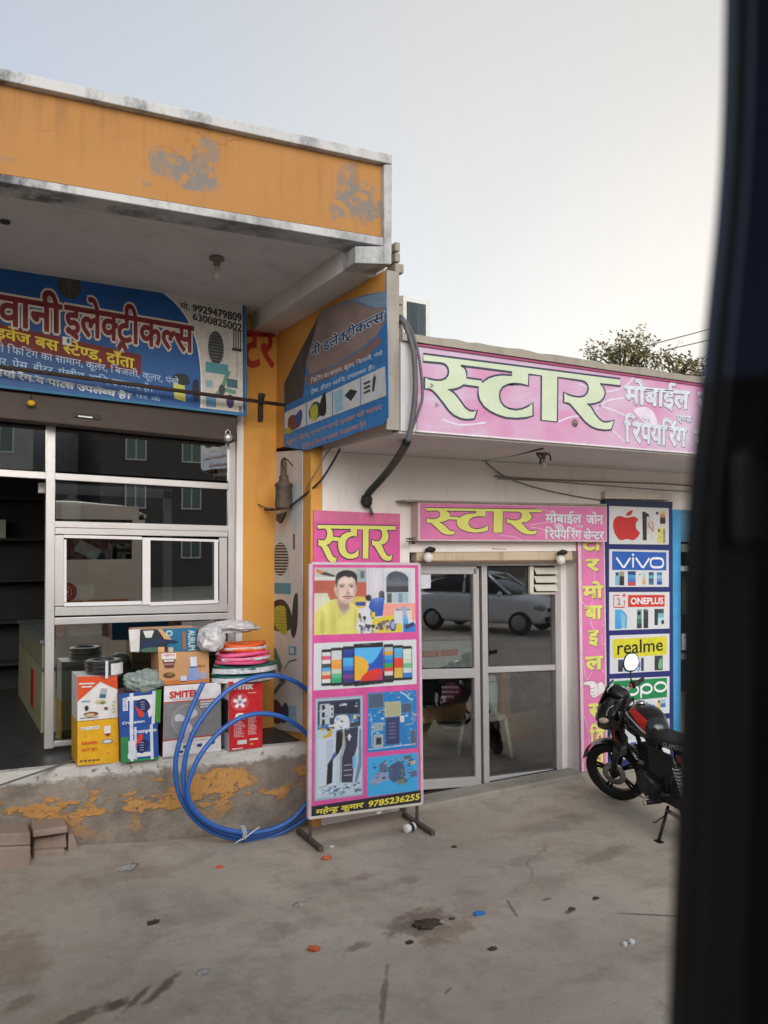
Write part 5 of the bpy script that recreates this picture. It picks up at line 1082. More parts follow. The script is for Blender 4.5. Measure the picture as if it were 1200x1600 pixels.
# wires under the canopy
GW = M('grey_wire', (120, 116, 112), .6); zz = zs - .01
wire('thin_wire', [PY(752, 719, YS - .02), PY(800, 712, 5.5), PZ(849, 701, zz)], .006, CABLE, 'dark wire running along the canopy ceiling to the bulb', 6)
wire('thin_wire', [PY(758, 721, YS - .02), PY(790, 745, YS - .02), PY(850, 765, YS - .02), PY(945, 782, YS - .02), PY(1050, 788, YS - .02)], .006, GW, 'sloping grey wire on the white wall above the lightbox sign', 6)
wire('thin_wire', [PY(772, 744, YS - .015), PY(830, 748, YS - .015), PY(950, 753, YS - .02), PY(1055, 757, YS - .02), PY(1100, 763, YS - .02)], .008, M('brown_wire', (136, 116, 108), .7), 'upper level brown wire running right along the white wall', 6)
wire('thin_wire', [PY(778, 748, YS - .015), PY(860, 752, YS - .015), PY(960, 760, YS - .02), PY(1100, 770, YS - .02)], .005, GW, 'lower level grey wire running right along the white wall', 6)
# white board above the brand panel and blue post
mb = MB(); px2(mb, [(946, 767), (1050, 771), (1050, 781), (946, 779)], YS - .06, .06, m_plaster('chalky_board', (196, 186, 178), (210, 200, 192), (130, 116, 106), .6)); tag(mb.build('wooden_board'), 'pale weathered board above the brand panel', 'board')

# ---- canopy sign
PKS = NT('sign_pink', .45); 
b_ = PKS.mix(PKS.step(PKS.noise(1.5, 5, .55), .34, .64), (194, 124, 164), (196, 174, 196)); b_ = PKS.mix(PKS.math('MULTIPLY', PKS.step(PKS.noise(3.5, 6, .6, (.35, 1, 1.6), 1.2), .52, .7), .7), b_, (188, 186, 204))
PKS = PKS.done(b_, PKS.noise(6, 4), .12, .01)
LET = M('letter_cream', (190, 202, 176), .5, .08, 5); LETY = M('letter_lime', (216, 216, 116), .5, .06, 5); OUT = C(58, 62, 84)
o1 = [(80, 95), (520, 150), (520, 235)]
c1 = lambda x, y: (650 + x / 7.5, 540 + y / 7.5)
c2 = lambda x, y: (790 + x / 6.316, 550 + y / 6.316)
OUTER = [c1(80, 95)] + [c2(1130, 265), c2(1130, 337)] + [c2(*p) for p in ((930, 315), (965, 350), (980, 400), (968, 450), (935, 488), (890, 508), (845, 515), (800, 512), (840, 540), (880, 610), (920, 660), (960, 688), (1000, 690), (1070, 674), (1040, 768), (980, 773), (900, 763), (840, 738), (780, 690), (720, 620), (670, 560), (630, 515), (600, 504), (570, 500), (570, 395), (610, 418), (660, 435), (720, 444), (770, 435), (800, 405), (812, 365), (805, 325), (785, 300), (750, 285), (512, 250), (507, 690), (347, 674), (350, 235), (225, 220), (222, 335), (150, 318), (80, 312), (30, 318))] + \
    [c1(*p) for p in ((1200, 455), (1130, 449), (1060, 462), (1010, 490), (980, 540), (975, 600), (990, 660), (1030, 710), (1090, 740), (1150, 748))] + [c2(*p) for p in ((30, 558), (90, 570), (160, 560), (220, 533), (265, 502), (268, 630), (200, 650), (110, 658), (0, 650))] + \
    [c1(*p) for p in ((1050, 846), (950, 815), (860, 770), (790, 715), (740, 640), (722, 570), (727, 488), (553, 465), (520, 488), (470, 508), (420, 518), (370, 515), (420, 535), (470, 582), (520, 650), (570, 720), (620, 760), (660, 768), (715, 758), (680, 860), (600, 870), (520, 858), (440, 820), (380, 765), (310, 670), (240, 580), (190, 530), (150, 510), (95, 508), (95, 370), (150, 388), (220, 403), (290, 405), (340, 385), (370, 345), (378, 300), (365, 250), (330, 218), (290, 207), (80, 188))]
HOLE = [c1(*p) for p in ((520, 235), (1120, 312), (1120, 347), (1000, 342), (920, 352), (850, 375), (800, 408), (770, 430), (766, 402), (590, 377), (590, 320), (575, 275), (550, 250))]
YSG = YF - .03
wd = lambda p: PY(p[0], p[1], YSG)
O3 = [wd(p) for p in OUTER]; H3 = [wd(p) for p in HOLE]
mn = (min(p.x for p in O3), min(p.z for p in O3)); mx = (max(p.x for p in O3), max(p.z for p in O3))
nrm = lambda p: ((p.x - mn[0]) / (mx[0] - mn[0]), 1 - (p.z - mn[1]) / (mx[1] - mn[1]))
STO = [nrm(p) for p in O3]; STH = [nrm(p) for p in H3]
TESS = tessellate_polygon([[Vector((a, b, 0)) for a, b in STO], [Vector((a, b, 0)) for a, b in STH]])
def star(pr, a, b, c, d, m, w, wd_, raised=.0):
    mp = lambda q: (a + q[0] * (c - a), b + q[1] * (d - b))
    al = [mp(q) for q in STO + STH]
    pr.mb.add([pr.at(x, y, w) for x, y in al], [tuple(t) for t in TESS], m)
    for ring in (STO, STH):
        P = [pr.at(*mp(q), w + .0012) for q in ring]; pr.stroke3(P, wd_, OUT, True)
        if raised:
            n = len(ring); v = [pr.at(*mp(q), w) for q in ring] + [pr.at(*mp(q), .0004) for q in ring]
            pr.mb.add(v, [(i, (i + 1) % n, (i + 1) % n + n, i + n) for i in range(n)], OUT)
cs = thing('shop_sign', 'long faded pink sign with big cream Hindi lettering along the canopy front', 'shop sign', PY(850, 690, YSG))
tl = PY(652, 541, YSG); br = PY(650, 672, YSG); xr = 8.2
S4 = [Vector((tl.x, YSG, tl.z)), Vector((xr, YSG, tl.z)), Vector((xr, YSG, br.z)), Vector((tl.x, YSG, br.z))]
mb = MB(); mb.hexa(S4, (0, .012, 0), PKS); mb.build('panel', cs)
mb = MB(); mb.box(tl.x - .01, xr, YSG - .004, YSG + .012, br.z - .012, br.z, C(206, 204, 208)); mb.box(tl.x - .01, xr, YSG - .012, YSG + .012, tl.z + .001, tl.z + .016, C(150, 70, 104)); mb.build('edge', cs)
mb = MB(); pr = Pr(mb, S4); sx = lambda p: (wd(p).x - tl.x) / (xr - tl.x); tz = lambda p: (tl.z - wd(p).z) / (tl.z - br.z)
star(pr, (mn[0] - tl.x) / (xr - tl.x), (tl.z - mx[1]) / (tl.z - br.z), (mx[0] - tl.x) / (xr - tl.x), (tl.z - mn[1]) / (tl.z - br.z), LET, .004, .014)
SIL = C(196, 202, 214); SILD = C(120, 116, 140)
def twoline(pr, rows, bold, sh):
    for t, a, b, c, d in rows:
        bx = pr.text(t, a + sh, b + sh * 3, c + sh, d + sh * 3, SILD, .0030, bold); pr.text(t, a, b, c, d, SIL, .0045, bold, box=bx)
q4 = lambda pts: [wd(p) for p in pts]
pA = Pr(mb, q4([(976, 594), (1077, 610), (1077, 642), (976, 632)])); 
def tl2(q, t, bold):
    p_ = Pr(mb, q4([(x + 1, y + 1.2) for x, y in q])); bx = p_.text(t, 0, 0, 1, 1, SILD, .0025, bold); Pr(mb, q4(q)).text(t, 0, 0, 1, 1, SIL, .0045, bold, box=bx)
tl2([(976, 592), (1077, 601), (1075, 643), (976, 634)], 'मोबाईल', .035); tl2([(1057, 649), (1080, 651), (1079, 662), (1057, 661)], 'एण्ड', .03); tl2([(975, 646), (1073, 658), (1071, 698), (976, 690)], 'रिपेयरिंग', .035)
tl2([(1090, 600), (1150, 606), (1150, 650), (1090, 645)], 'जोन', .035); tl2([(1084, 662), (1160, 668), (1160, 706), (1084, 700)], 'सेन्टर', .035)
# pale swirls
SW = C(206, 196, 214)
for pts in (((930, 640), (950, 626), (975, 622)), ((905, 600), (940, 612), (972, 606), (990, 590)), ((870, 660), (905, 650), (950, 668), (975, 690)), ((690, 655), (720, 664), (760, 660)), ((930, 632), (955, 640), (978, 650))):
    pr.stroke3([wd((p.x, p.y)) + Vector((0, -.0016, 0)) for p in crom([(a, b, 0) for a, b in pts], 6)], .014, SW)
pr.mb.add([wd((p.x, p.y)) + Vector((0, -.0018, 0)) for p in crom([(990, 640, 0), (1008, 636, 0), (1022, 646, 0), (1026, 664, 0), (1012, 664, 0), (998, 652, 0)], 5, True)], [tuple(range(30))], SW)
for (x, y) in ((672, 603), (680, 633)): pr.mb.add([wd((x, y - 5)) + Vector((0, -.006, 0)), wd((x + 6, y)) + Vector((0, -.006, 0)), wd((x, y + 4)) + Vector((0, -.006, 0))], [(0, 1, 2)], C(150, 132, 130))
mb.build('print', cs, fix=False)
mb = MB(); p = wd((898, 661)); mb.lathe([(0, -.02), (.012, -.02), (.02, -.008), (.03, -.006), (.032, 0)], M('rosette', (120, 100, 96), .6), p + Vector((0, -.001, 0)), 'Y', 14); mb.build('stud', cs)
# ---- lightbox sign over the door
YLB = 5.84
lb = thing('lightbox_sign', 'pink lightbox sign with lime Hindi lettering above the glass door', 'shop sign', PY(800, 846, YLB))
L4 = quadY([(653, 784), (948, 791), (948, 846.5), (653, 845)], YLB)
mb = MB(); mb.hexa(L4, (0, .118, 0), M('box_side', (196, 180, 170), .6, .1, 6)); mb.build('box', lb, bevel=.004)
mb = MB(); pr = Pr(mb, L4); PK2 = M('flex_pink_fresh', (212, 120, 170), .4, .12, 5)
pr.rect(.0, .0, 1, 1, C(206, 180, 192), .0015); pr.rect(.01, .04, .995, .96, PK2, .0025); star(pr, .035, .12, .62, .85, LETY, .0045, .007)
def tl3(t, a, b, c, d, bold=.03):
    bx = pr.text(t, a + .002, b + .012, c + .002, d + .012, SILD, .0035, bold); pr.text(t, a, b, c, d, C(216, 220, 228), .0048, bold, box=bx)
tl3('मोबाईल', .642, .17, .845, .52); tl3('जोन', .875, .17, .975, .50); tl3('एण्ड', .818, .56, .855, .63, .02); tl3('रिपेयरिंग', .638, .60, .845, .93); tl3('सेन्टर', .86, .64, .98, .93)
for pts in (((.56, .56), (.62, .5), (.7, .45)), ((.56, .62), (.62, .66), (.68, .8)), ((.4, .85), (.47, .88), (.52, .99)), ((.57, .2), (.6, .1), (.66, .18), (.7, .35))): pr.stroke([(p.x, p.y) for p in crom([(a, b, 0) for a, b in pts], 6)], .006, C(226, 190, 214), .003)
pr.blob([(.69, .55), (.72, .5), (.745, .6), (.74, .75), (.71, .68)], C(206, 190, 210), .0031)
mb.build('print', lb, fix=False)
mb = MB(); px2(mb, [(632, 781), (948, 787.5), (948, 790.5), (632, 783.5)], YLB - .03, .16, CONC); mb.build('cover', lb)
mb = MB(); 
for i in range(6): a = PY(640, 842 + i * 1.5, YLB + .03); mb.tube([a, a + Vector((-.03 - .02 * cos(i * 2), -.02, .02 * sin(i * 3))), a + Vector((.04, -.03, .01 * cos(i)))], .004, CABLE, 5)
tag(mb.build('wire_tangle'), 'tangle of black wire ends at the lower left corner of the lightbox', 'wires')
# ---- wall sign behind the advert board
ws = thing('wall_sign', 'square pink wall sign with lime Hindi lettering behind the advert board', 'shop sign', PY(557, 930, YS - .01))
W4 = quadY([(490, 797), (625, 803), (625, 930), (490, 935)], YS - .012)
mb = MB(); mb.hexa(W4, (0, .011, 0), M('flex_pink_dull', (212, 92, 158), .4, .12, 5)); mb.build('panel', ws)
mb = MB(); pr = Pr(mb, W4); pr.rect(.0, 0, 1, .12, C(206, 110, 150), .001); star(pr, .04, .145, .945, .60, LETY, .004, .009); mb.build('print', ws, fix=False)
# ---- vertical strip sign
vsn = thing('strip_sign', 'tall pink strip sign with lime letters one below another and a pointing hand', 'shop sign', PY(925, 1240, YS - .03))
V4 = quadY([(903, 838), (946, 838), (950, 1222), (909, 1228)], YS - .032)
mb = MB(); mb.hexa(V4, (0, .03, 0), M('flex_pink_mauve', (214, 120, 172), .4, .14, 5)); mb.build('panel', vsn)
mb = MB(); pr = Pr(mb, V4); pr.rect(0, 0, .10, 1, C(206, 196, 196), .001); pr.rect(.93, 0, 1, 1, C(206, 196, 200), .001)
for t, a, b, c, d in (('टा', .16, .0, .82, .055), ('र', .30, .095, .72, .14), ('मो', .16, .185, .86, .25), ('बा', .22, .285, .82, .335), ('इ', .33, .385, .68, .445), ('ल', .22, .49, .82, .54), ('स', .32, .68, .84, .735), ('र्वि', .34, .76, .86, .84), ('स', .4, .86, .86, .915), ('ज', .4, .935, .86, .985)):
    bx = pr.text(t, a + .02, b + .003, c + .02, d + .003, C(90, 70, 60), .002, .04); pr.text(t, a, b, c, d, LETY, .0035, .04, box=bx)
HND = C(222, 216, 216); HL = C(110, 84, 96)
hp = [(.12, .588), (.40, .585), (.52, .588), (.62, .598), (.76, .592), (.9, .605), (.92, .63), (.78, .64), (.66, .648), (.5, .655), (.38, .645), (.34, .63), (.36, .615), (.30, .602), (.13, .600)]
pr.blob(hp, HND, .002, 4); pr.stroke([(p.x, p.y) for p in crom([(a, b, 0) for a, b in hp], 4, True)], .004, HL, .003, True)
for pts in (((.36, .615), (.5, .617), (.54, .61)), ((.36, .630), (.5, .632), (.54, .625)), ((.40, .644), (.5, .645), (.55, .638)), ((.62, .60), (.66, .62), (.64, .646))): pr.stroke([(p.x, p.y) for p in crom([(a, b, 0) for a, b in pts], 4)], .0035, HL, .0035)
for pts in (((.5, .1), (.6, .2), (.45, .28), (.4, .36)), ((.85, .36), (.98, .38), (.96, .43), (.82, .44), (.84, .40)), ((.12, .5), (.25, .58), (.6, .52), (.9, .56)), ((.12, .72), (.3, .8), (.25, .9), (.14, .96)), ((.1, .26), (.3, .3), (.5, .38))): pr.stroke([(p.x, p.y) for p in crom([(a, b, 0) for a, b in pts], 6)], .009, C(224, 172, 204), .0015)
mb.build('print', vsn, fix=False)
# ---- brand panel
bd = thing('brand_panel', 'tall navy panel of six white phone brand plates beside the pink strip sign', 'sign', PY(998, 1190, YS - .04))
NAVY = M('navy', (36, 44, 106), .45, .12, 5); YP = YS - .05
mb = MB(); px2(mb, [(946, 781), (1050, 785), (1052, 1196), (952, 1205)], YP, .045, NAVY); px2(mb, [(945, 780), (1051, 784), (1051, 794), (945, 790)], YP - .015, .06, M('navy_dark', (40, 46, 74), .5, .15, 6)); mb.build('backing', bd)
PLT = M('plate_white', (206, 208, 212), .4, .05, 5)
rows = [([(952, 790), (1045, 794), (1045, 851), (952, 850)]), ([(952, 858), (1045, 860), (1045, 917), (952, 917)]), ([(952, 925), (1046, 925), (1046, 982), (952, 985)]), ([(953, 993), (1046, 990), (1046, 1048), (953, 1053)]), ([(953, 1061), (1046, 1057), (1046, 1114), (954, 1122)]), ([(954, 1130), (1046, 1123), (1047, 1180), (955, 1188)])]
PP = []
for q in rows:
    mb = MB(); px2(mb, q, YP - .006, .006, PLT); o = mb.build('plate', bd); m2 = MB(); PP.append((o, m2, Pr(m2, quadY(q, YP - .006))))
def ph(pr, a, b, c, d, cols, w=.001):
    h = (d - b) / len(cols)
    for i, k in enumerate(cols): pr.rect(a, b + i * h, c, b + (i + 1) * h, C(*k), w)
o, m2, pr = PP[0]; AR = C(190, 52, 52)
pr.blob([(.06, .52), (.07, .38), (.12, .28), (.18, .265), (.24, .285), (.285, .30), (.33, .285), (.385, .265), (.44, .29), (.475, .345), (.44, .42), (.432, .52), (.455, .62), (.50, .69), (.47, .79), (.42, .87), (.38, .895), (.33, .875), (.29, .865), (.25, .875), (.20, .90), (.15, .87), (.10, .76), (.07, .64)], AR, .001, 4)
pr.blob([(.275, .255), (.28, .19), (.32, .13), (.375, .095), (.375, .16), (.34, .23)], AR, .001, 4)
pr.poly([(.54, .13), (.58, .12), (.66, .2), (.66, .89), (.55, .89)], C(46, 52, 56), .001); ph(pr, .615, .25, .73, .90, [(206, 196, 196), (200, 186, 188), (206, 200, 196), (204, 206, 196)], .002); pr.stroke([(p.x, p.y) for p in crom([(.66, .38, 0), (.65, .5, 0), (.69, .58, 0), (.72, .64, 0), (.72, .45, 0), (.69, .37, 0)], 4)], .012, C(160, 84, 96), .003)
ph(pr, .845, .09, .94, .52, [(200, 184, 140), (190, 130, 110), (60, 56, 58), (50, 50, 54), (206, 204, 190)], .001); pr.ell(.795, .15, .022, .045, C(60, 64, 50), .001); ph(pr, .80, .55, .93, .96, [(206, 206, 120), (200, 200, 110)], .001); pr.rect(.81, .58, .84, .66, C(90, 90, 60), .002); pr.rect(.9, .57, .935, .95, C(150, 140, 120), .002)
o, m2, pr = PP[1]; pr.rect(.045, .055, .955, .55, C(40, 92, 178), .001); WL = C(226, 228, 232); tw = .024
for pts in (((.11, .22), (.22, .47), (.24, .47), (.34, .22)), ((.385, .21), (.385, .48)), ((.43, .22), (.54, .47), (.56, .47), (.66, .22))): pr.stroke(pts, tw, WL, .002)
pr.poly([(.36, .14), (.385, .10), (.41, .14), (.385, .18)], WL, .002)
pr.stroke([(.79 + .11 * math.copysign(abs(cos(a)) ** .55, cos(a)), .345 + .125 * math.copysign(abs(sin(a)) ** .8, sin(a))) for a in [2 * pi * i / 28 for i in range(28)]], tw, WL, .002, True)
ph(pr, .095, .6, .165, .96, [(130, 176, 206), (120, 170, 204)]); pr.ell(.125, .66, .02, .045, C(40, 50, 60), .002); ph(pr, .165, .59, .24, .96, [(150, 150, 130), (50, 52, 56), (44, 46, 52)]); ph(pr, .30, .58, .43, .97, [(40, 60, 120), (70, 150, 206), (80, 110, 180), (190, 70, 80)]); ph(pr, .54, .62, .60, .93, [(170, 200, 206), (190, 190, 170), (206, 160, 110)]); ph(pr, .65, .6, .735, .94, [(50, 80, 120), (80, 170, 180), (60, 90, 130), (70, 110, 150)]); ph(pr, .79, .6, .88, .94, [(60, 120, 180), (130, 180, 206), (80, 140, 200), (50, 80, 150)]); pr.rect(.49, .65, .51, .69, C(60, 70, 80), .001)
o, m2, pr = PP[2]; OR_ = C(196, 56, 44); pr.rect(.30, .08, .915, .40, OR_, .001); pr.text('ONEPLUS', .345, .155, .885, .325, WL, .002, .03)
pr.stroke([(.16, .09), (.07, .09), (.07, .40), (.24, .40), (.24, .22)], .014, OR_, .001); pr.stroke([(.20, .09), (.27, .09)], .012, OR_, .001); pr.stroke([(.235, .035), (.235, .15)], .012, OR_, .0016); pr.stroke([(.125, .19), (.155, .17), (.155, .32)], .014, OR_, .002); pr.rect(.12, .315, .19, .335, OR_, .0024)
ph(pr, .09, .46, .19, .97, [(70, 160, 210), (66, 150, 206)]); pr.poly([(.19, .46), (.24, .52), (.29, .64), (.28, .96), (.19, .96)], C(130, 180, 206), .001); pr.stroke([(.19, .5), (.27, .62), (.26, .94)], .012, C(50, 130, 200), .002); ph(pr, .445, .46, .525, .97, [(120, 160, 140), (90, 150, 130), (60, 110, 96), (44, 64, 60)]); pr.ell(.48, .56, .03, .06, C(40, 44, 44), .002); ph(pr, .555, .48, .635, .97, [(56, 62, 62), (50, 54, 56)]); pr.poly([(.555, .46), (.6, .455), (.635, .5), (.635, .53), (.555, .5)], C(90, 100, 100), .002); ph(pr, .74, .46, .80, .90, [(50, 56, 56), (56, 60, 60)]); ph(pr, .80, .46, .90, .94, [(60, 76, 76), (120, 170, 180), (170, 204, 214), (200, 210, 214)], .0012); pr.ell(.88, .82, .025, .06, C(44, 50, 52), .002)
o, m2, pr = PP[3]; pr.poly([(.04, .10), (.955, .07), (.955, .56), (.05, .60)], C(206, 200, 50), .001)
q = Pr(m2, [pr.at(.12, .15), pr.at(.88, .12), pr.at(.88, .45), pr.at(.12, .51)]); q.text('realme', .0, .0, 1, 1, C(34, 34, 30), .002, .01)
ph(pr, .13, .64, .21, .96, [(60, 70, 90), (50, 56, 66)]); ph(pr, .23, .8, .29, .97, [(110, 170, 206)]); ph(pr, .43, .62, .50, .97, [(190, 206, 220), (110, 150, 206), (180, 204, 220)]); pr.stroke([(.47, .62), (.46, .75), (.49, .85), (.46, .96)], .014, C(60, 100, 180), .002); ph(pr, .51, .62, .555, .97, [(60, 60, 90)]); ph(pr, .74, .58, .88, .97, [(50, 64, 80), (40, 54, 54), (44, 56, 52)]); pr.blob([(.82, .7), (.86, .66), (.87, .9), (.82, .94), (.80, .85)], C(120, 166, 130), .002)
o, m2, pr = PP[4]; pr.poly([(.05, .06), (.955, .03), (.955, .56), (.05, .60)], C(30, 128, 76), .001)
def oval(cx_, cy_, rx, ry, th): pr.stroke([(cx_ + rx * cos(2 * pi * i / 26), cy_ + ry * sin(2 * pi * i / 26)) for i in range(26)], th, WL, .002, True)
oval(.84, .27, .10, .12, .024); oval(.60, .30, .09, .115, .024); oval(.37, .32, .09, .115, .024); oval(.16, .34, .09, .12, .024); pr.stroke([(.505, .22), (.505, .54)], .022, WL, .0026); pr.stroke([(.275, .24), (.275, .56)], .022, WL, .0026)
ph(pr, .63, .64, .74, .92, [(196, 206, 220), (130, 170, 214), (180, 200, 220)]); pr.rect(.59, .66, .615, .75, C(60, 70, 90), .001); ph(pr, .79, .62, .85, .96, [(214, 180, 70)]); ph(pr, .84, .61, .93, .94, [(150, 180, 214), (60, 110, 180), (190, 204, 220)], .002); pr.rect(.80, .64, .83, .70, C(60, 56, 44), .002); ph(pr, .08, .66, .2, .94, [(60, 70, 90), (90, 120, 160)])
o, m2, pr = PP[5]; pr.rect(.05, .06, .95, .5, C(190, 196, 204), .001)
for i in range(4): ph(pr, .1 + i * .22, .56, .2 + i * .22, .94, [(60, 90, 150), (150, 180, 200)])
for o, m2, pr in PP: m2.build('logo_print', o, fix=False)
# ---- neighbouring bay on the right: sky-blue post and dim opening
nb = thing('shop_post', 'sky blue painted post and lintel at the right edge of the brand panel', 'post', PY(1058, 1190, YS))
SKYB = M('post_blue', (66, 148, 200), .5, .15, 5); mb = MB(); px2(mb, [(1051, 796), (1064, 797), (1064, 1196), (1053, 1197)], YS - .05, .12, SKYB); mb.build('post', nb, bevel=.004)
mb = MB(); px2(mb, [(1050.5, 796), (1200, 802), (1200, 850), (1051, 846)], YS - .02, .1, M('post_blue_worn', (84, 130, 160), .6, .3, 9)); px2(mb, [(1064.3, 850), (1200, 854), (1200, 866), (1064.3, 862)], YS - .03, .1, M('grey_slat', (110, 112, 108), .7, .2)); mb.build('lintel', nb)
mb = MB(); px2(mb, [(1064, 884), (1200, 890), (1200, 898), (1064, 892)], 6.3, .04, GREYW); px2(mb, [(1066, 990), (1073, 990), (1073, 1015), (1066, 1016)], 6.3, .03, GREYW); px2(mb, [(1073, 997), (1082, 998), (1082, 1008), (1073, 1008)], 6.3, .03, C(190, 96, 50)); px2(mb, [(1064, 1022), (1200, 1030), (1200, 1040), (1064, 1030)], 6.35, .3, C(120, 118, 114)); px2(mb, [(1066, 900), (1200, 905), (1200, 970), (1066, 960)], 6.6, .05, M('leafy_curtain', (60, 76, 56), .8, .6, 26))
tag(mb.build('shelf_rack'), 'dim shelf rack in the opening right of the blue post', 'shelf')
mb = MB(); mb.add([(xpr + .1, 8.5, 0), (10.3, 8.5, 0), (10.3, 8.5, 3), (xpr + .1, 8.5, 3)], [(0, 1, 2, 3)], DARKIN); mb.add([(xpr + .06, 6.13, 0), (xpr + .06, 8.5, 0), (xpr + .06, 8.5, 3), (xpr + .06, 6.13, 3)], [(0, 1, 2, 3)], DARKIN); mb.build('side_room', ms, fix=False)
# ---- air conditioner outdoor unit on the roof
ac = thing('air_conditioner', 'white outdoor air conditioner unit on the roof beside the brick edge', 'air conditioner', (3.1, 5.2, zr))
Ya = 5.0; A = PY(630, 463, Ya); B = PY(672, 472, Ya); zb0 = zr - .01
mb = MB(); mb.box(A.x, B.x, Ya, Ya + .3, zb0 + .06, (A.z + B.z) / 2 + .02, GREYW); mb.build('casing', ac, bevel=.012)
mb = MB(); zt_ = (A.z + B.z) / 2 + .02; mb.box(A.x + .03, B.x - .04, Ya - .004, Ya - .001, zb0 + .09, zt_ - .05, M('grille_dark', (58, 70, 76), .5, .2, 14))
for i in range(7): mb.box(A.x + .034 + i * .0135, A.x + .038 + i * .0135, Ya - .01, Ya - .005, zb0 + .09, zt_ - .05, C(76, 88, 94))
mb.build('grille', ac)
for x in (A.x + .02, B.x - .08): mb = MB(); mb.box(x, x + .06, Ya + .02, Ya + .28, zb0, zb0 + .058, BLACK); mb.build('foot', ac)
# ---- trees behind the roof and overhead wires
LEAF = M('leaf_olive', (124, 118, 72), .6, .45, 3, spec=.3); LEAF2 = M('leaf_dark', (80, 80, 50), .6, .4, 3, spec=.3); BARK = M('bark', (92, 80, 66), .9, .3, 8, .3)
def tree(cx_, cy_, Y, R, Rz, nl, seed, label):
    rr = random.Random(seed); c = PY(cx_, cy_, Y); t = thing('tree', label, 'tree', (c.x, c.y, 0), 'trees behind the roof')
    mb = MB(); mb.tube(crom([(c.x + .2, c.y, -.1), (c.x, c.y + .1, c.z * .4), (c.x + .1, c.y, c.z - Rz * .8), (c.x, c.y, c.z)], 5), [.2 - .011 * i for i in range(16)], BARK, 8)
    tips = []
    for i in range(26):
        a = rr.uniform(0, 2 * pi); e = rr.uniform(-.1, 1.2); d = Vector((cos(a) * cos(e) * R, sin(a) * cos(e) * R, sin(e) * Rz)) * rr.uniform(.65, 1.05); b0 = Vector((c.x, c.y, c.z - Rz * .5 * rr.random()))
        mid = b0 + d * .5 + Vector((rr.uniform(-.1, .1), rr.uniform(-.1, .1), .1)); tip = b0 + d
        mb.tube(crom([b0, mid, tip], 4), [.035 - .0035 * k for k in range(9)], BARK, 5); tips.append((b0, mid, tip))
        for k in range(4):
            s_ = mid.lerp(tip, rr.random()); e_ = s_ + Vector((rr.gauss(0, .2), rr.gauss(0, .2), rr.gauss(.12, .16))); mb.tube([s_, e_], [.01, .004], BARK, 4); tips.append((s_, s_.lerp(e_, .5), e_))
    mb.build('trunk', t); mb = MB()
    for i in range(nl):
        b0, mid, tip = rr.choice(tips); q = rr.random() ** .6; p = mid.lerp(tip, q) + Vector((rr.gauss(0, .07), rr.gauss(0, .07), rr.gauss(0, .07)))
        u = Vector((rr.gauss(0, 1), rr.gauss(0, 1), rr.gauss(0, .7))).normalized(); v = u.cross(Vector((rr.gauss(0, 1), rr.gauss(0, 1), rr.gauss(0, 1)))).normalized(); s_ = rr.uniform(.03, .065)
        mb.add([p, p + u * s_ + v * s_ * .4, p + u * s_ * 2, p + u * s_ - v * s_ * .4], [(0, 1, 2, 3)], LEAF if rr.random() < .6 else LEAF2)
    mb.build('crown', t, fix=False)
tree(970, 585, 12.5, 1.0, 1.05, 1700, 1, 'leafy olive tree showing over the roof edge, the taller left one')
tree(1052, 592, 12.0, .85, .85, 1100, 2, 'thin leafy tree showing over the roof edge next to the window pillar')
def hang(name, a, b, label): mb = MB(); A = PY(*a); B = PY(*b); mb.tube(crom([A, A.lerp(B, .5) - Vector((0, 0, .06)), B], 8), .012, M('line_wire', (110, 100, 96), .7), 5); return tag(mb.build(name), label, 'wire')
hang('overhead_wire', (1000, 543, 11), (1400, 428, 11), 'upper overhead wire in the sky above the trees'); hang('overhead_wire', (1040, 547, 11), (1400, 455, 11), 'lower overhead wire in the sky above the trees')
mb = MB(); p = PY(1400, 440, 11); mb.tube([(p.x, p.y, 0), (p.x, p.y, p.z + .6)], [.13, .09], CONC, 10); tag(mb.build('utility_pole'), 'concrete utility pole carrying the overhead wires right of the trees', 'pole')
# ------------------------------------------------------------------ inside the electrical shop
OLIVE = M('olive_panel', (150, 152, 122), .5, .12, 4); YI = YO + .75
ct = thing('shop_counter', 'olive panelled shop counter with dark top behind the lower shop window', 'counter', PY(170, 1120, YI))
A = PY(66, 1000, YI); zt = A.z; xr_ = 2.5
mb = MB(); mb.box(A.x, xr_, YI, YI + .5, ZP, zt - .25, OLIVE); mb.box(A.x, A.x + .5, YI + .5, YI + 2.0, ZP, zt - .25, OLIVE); mb.build('body', ct)
mb = MB(); mb.box(A.x, xr_, YI + .01, YI + .49, zt - .249, zt - .03, M('counter_band', (130, 132, 110), .5, .1)); mb.box(A.x + .0, A.x + .5, YI + .49, YI + 2, zt - .249, zt - .03, M('counter_band', (130, 132, 110))); mb.build('display_band', ct)
mb = MB(); mb.box(A.x - .02, xr_, YI - .02, YI + .5, zt - .029, zt, M('counter_top', (120, 130, 132), .25, .1)); mb.box(A.x - .02, A.x + .5, YI + .501, YI + 2, zt - .029, zt, M('counter_top', (120, 130, 132), .25, .1)); mb.build('top', ct)
mb = MB()
for x in (.33, .64, 1.0): mb.box(A.x + x * 1.6, A.x + x * 1.6 + .03, YI - .012, YI - .001, ZP, zt - .03, C(70, 66, 58))
mb.box(A.x - .012, A.x - .001, YI + .5, YI + .72, ZP + .12, zt - .34, C(150, 40, 40)); mb.box(A.x, xr_, YI - .015, YI - .001, zt - .27, zt - .24, C(70, 66, 58)); mb.build('trim', ct)
rr = random.Random(21)
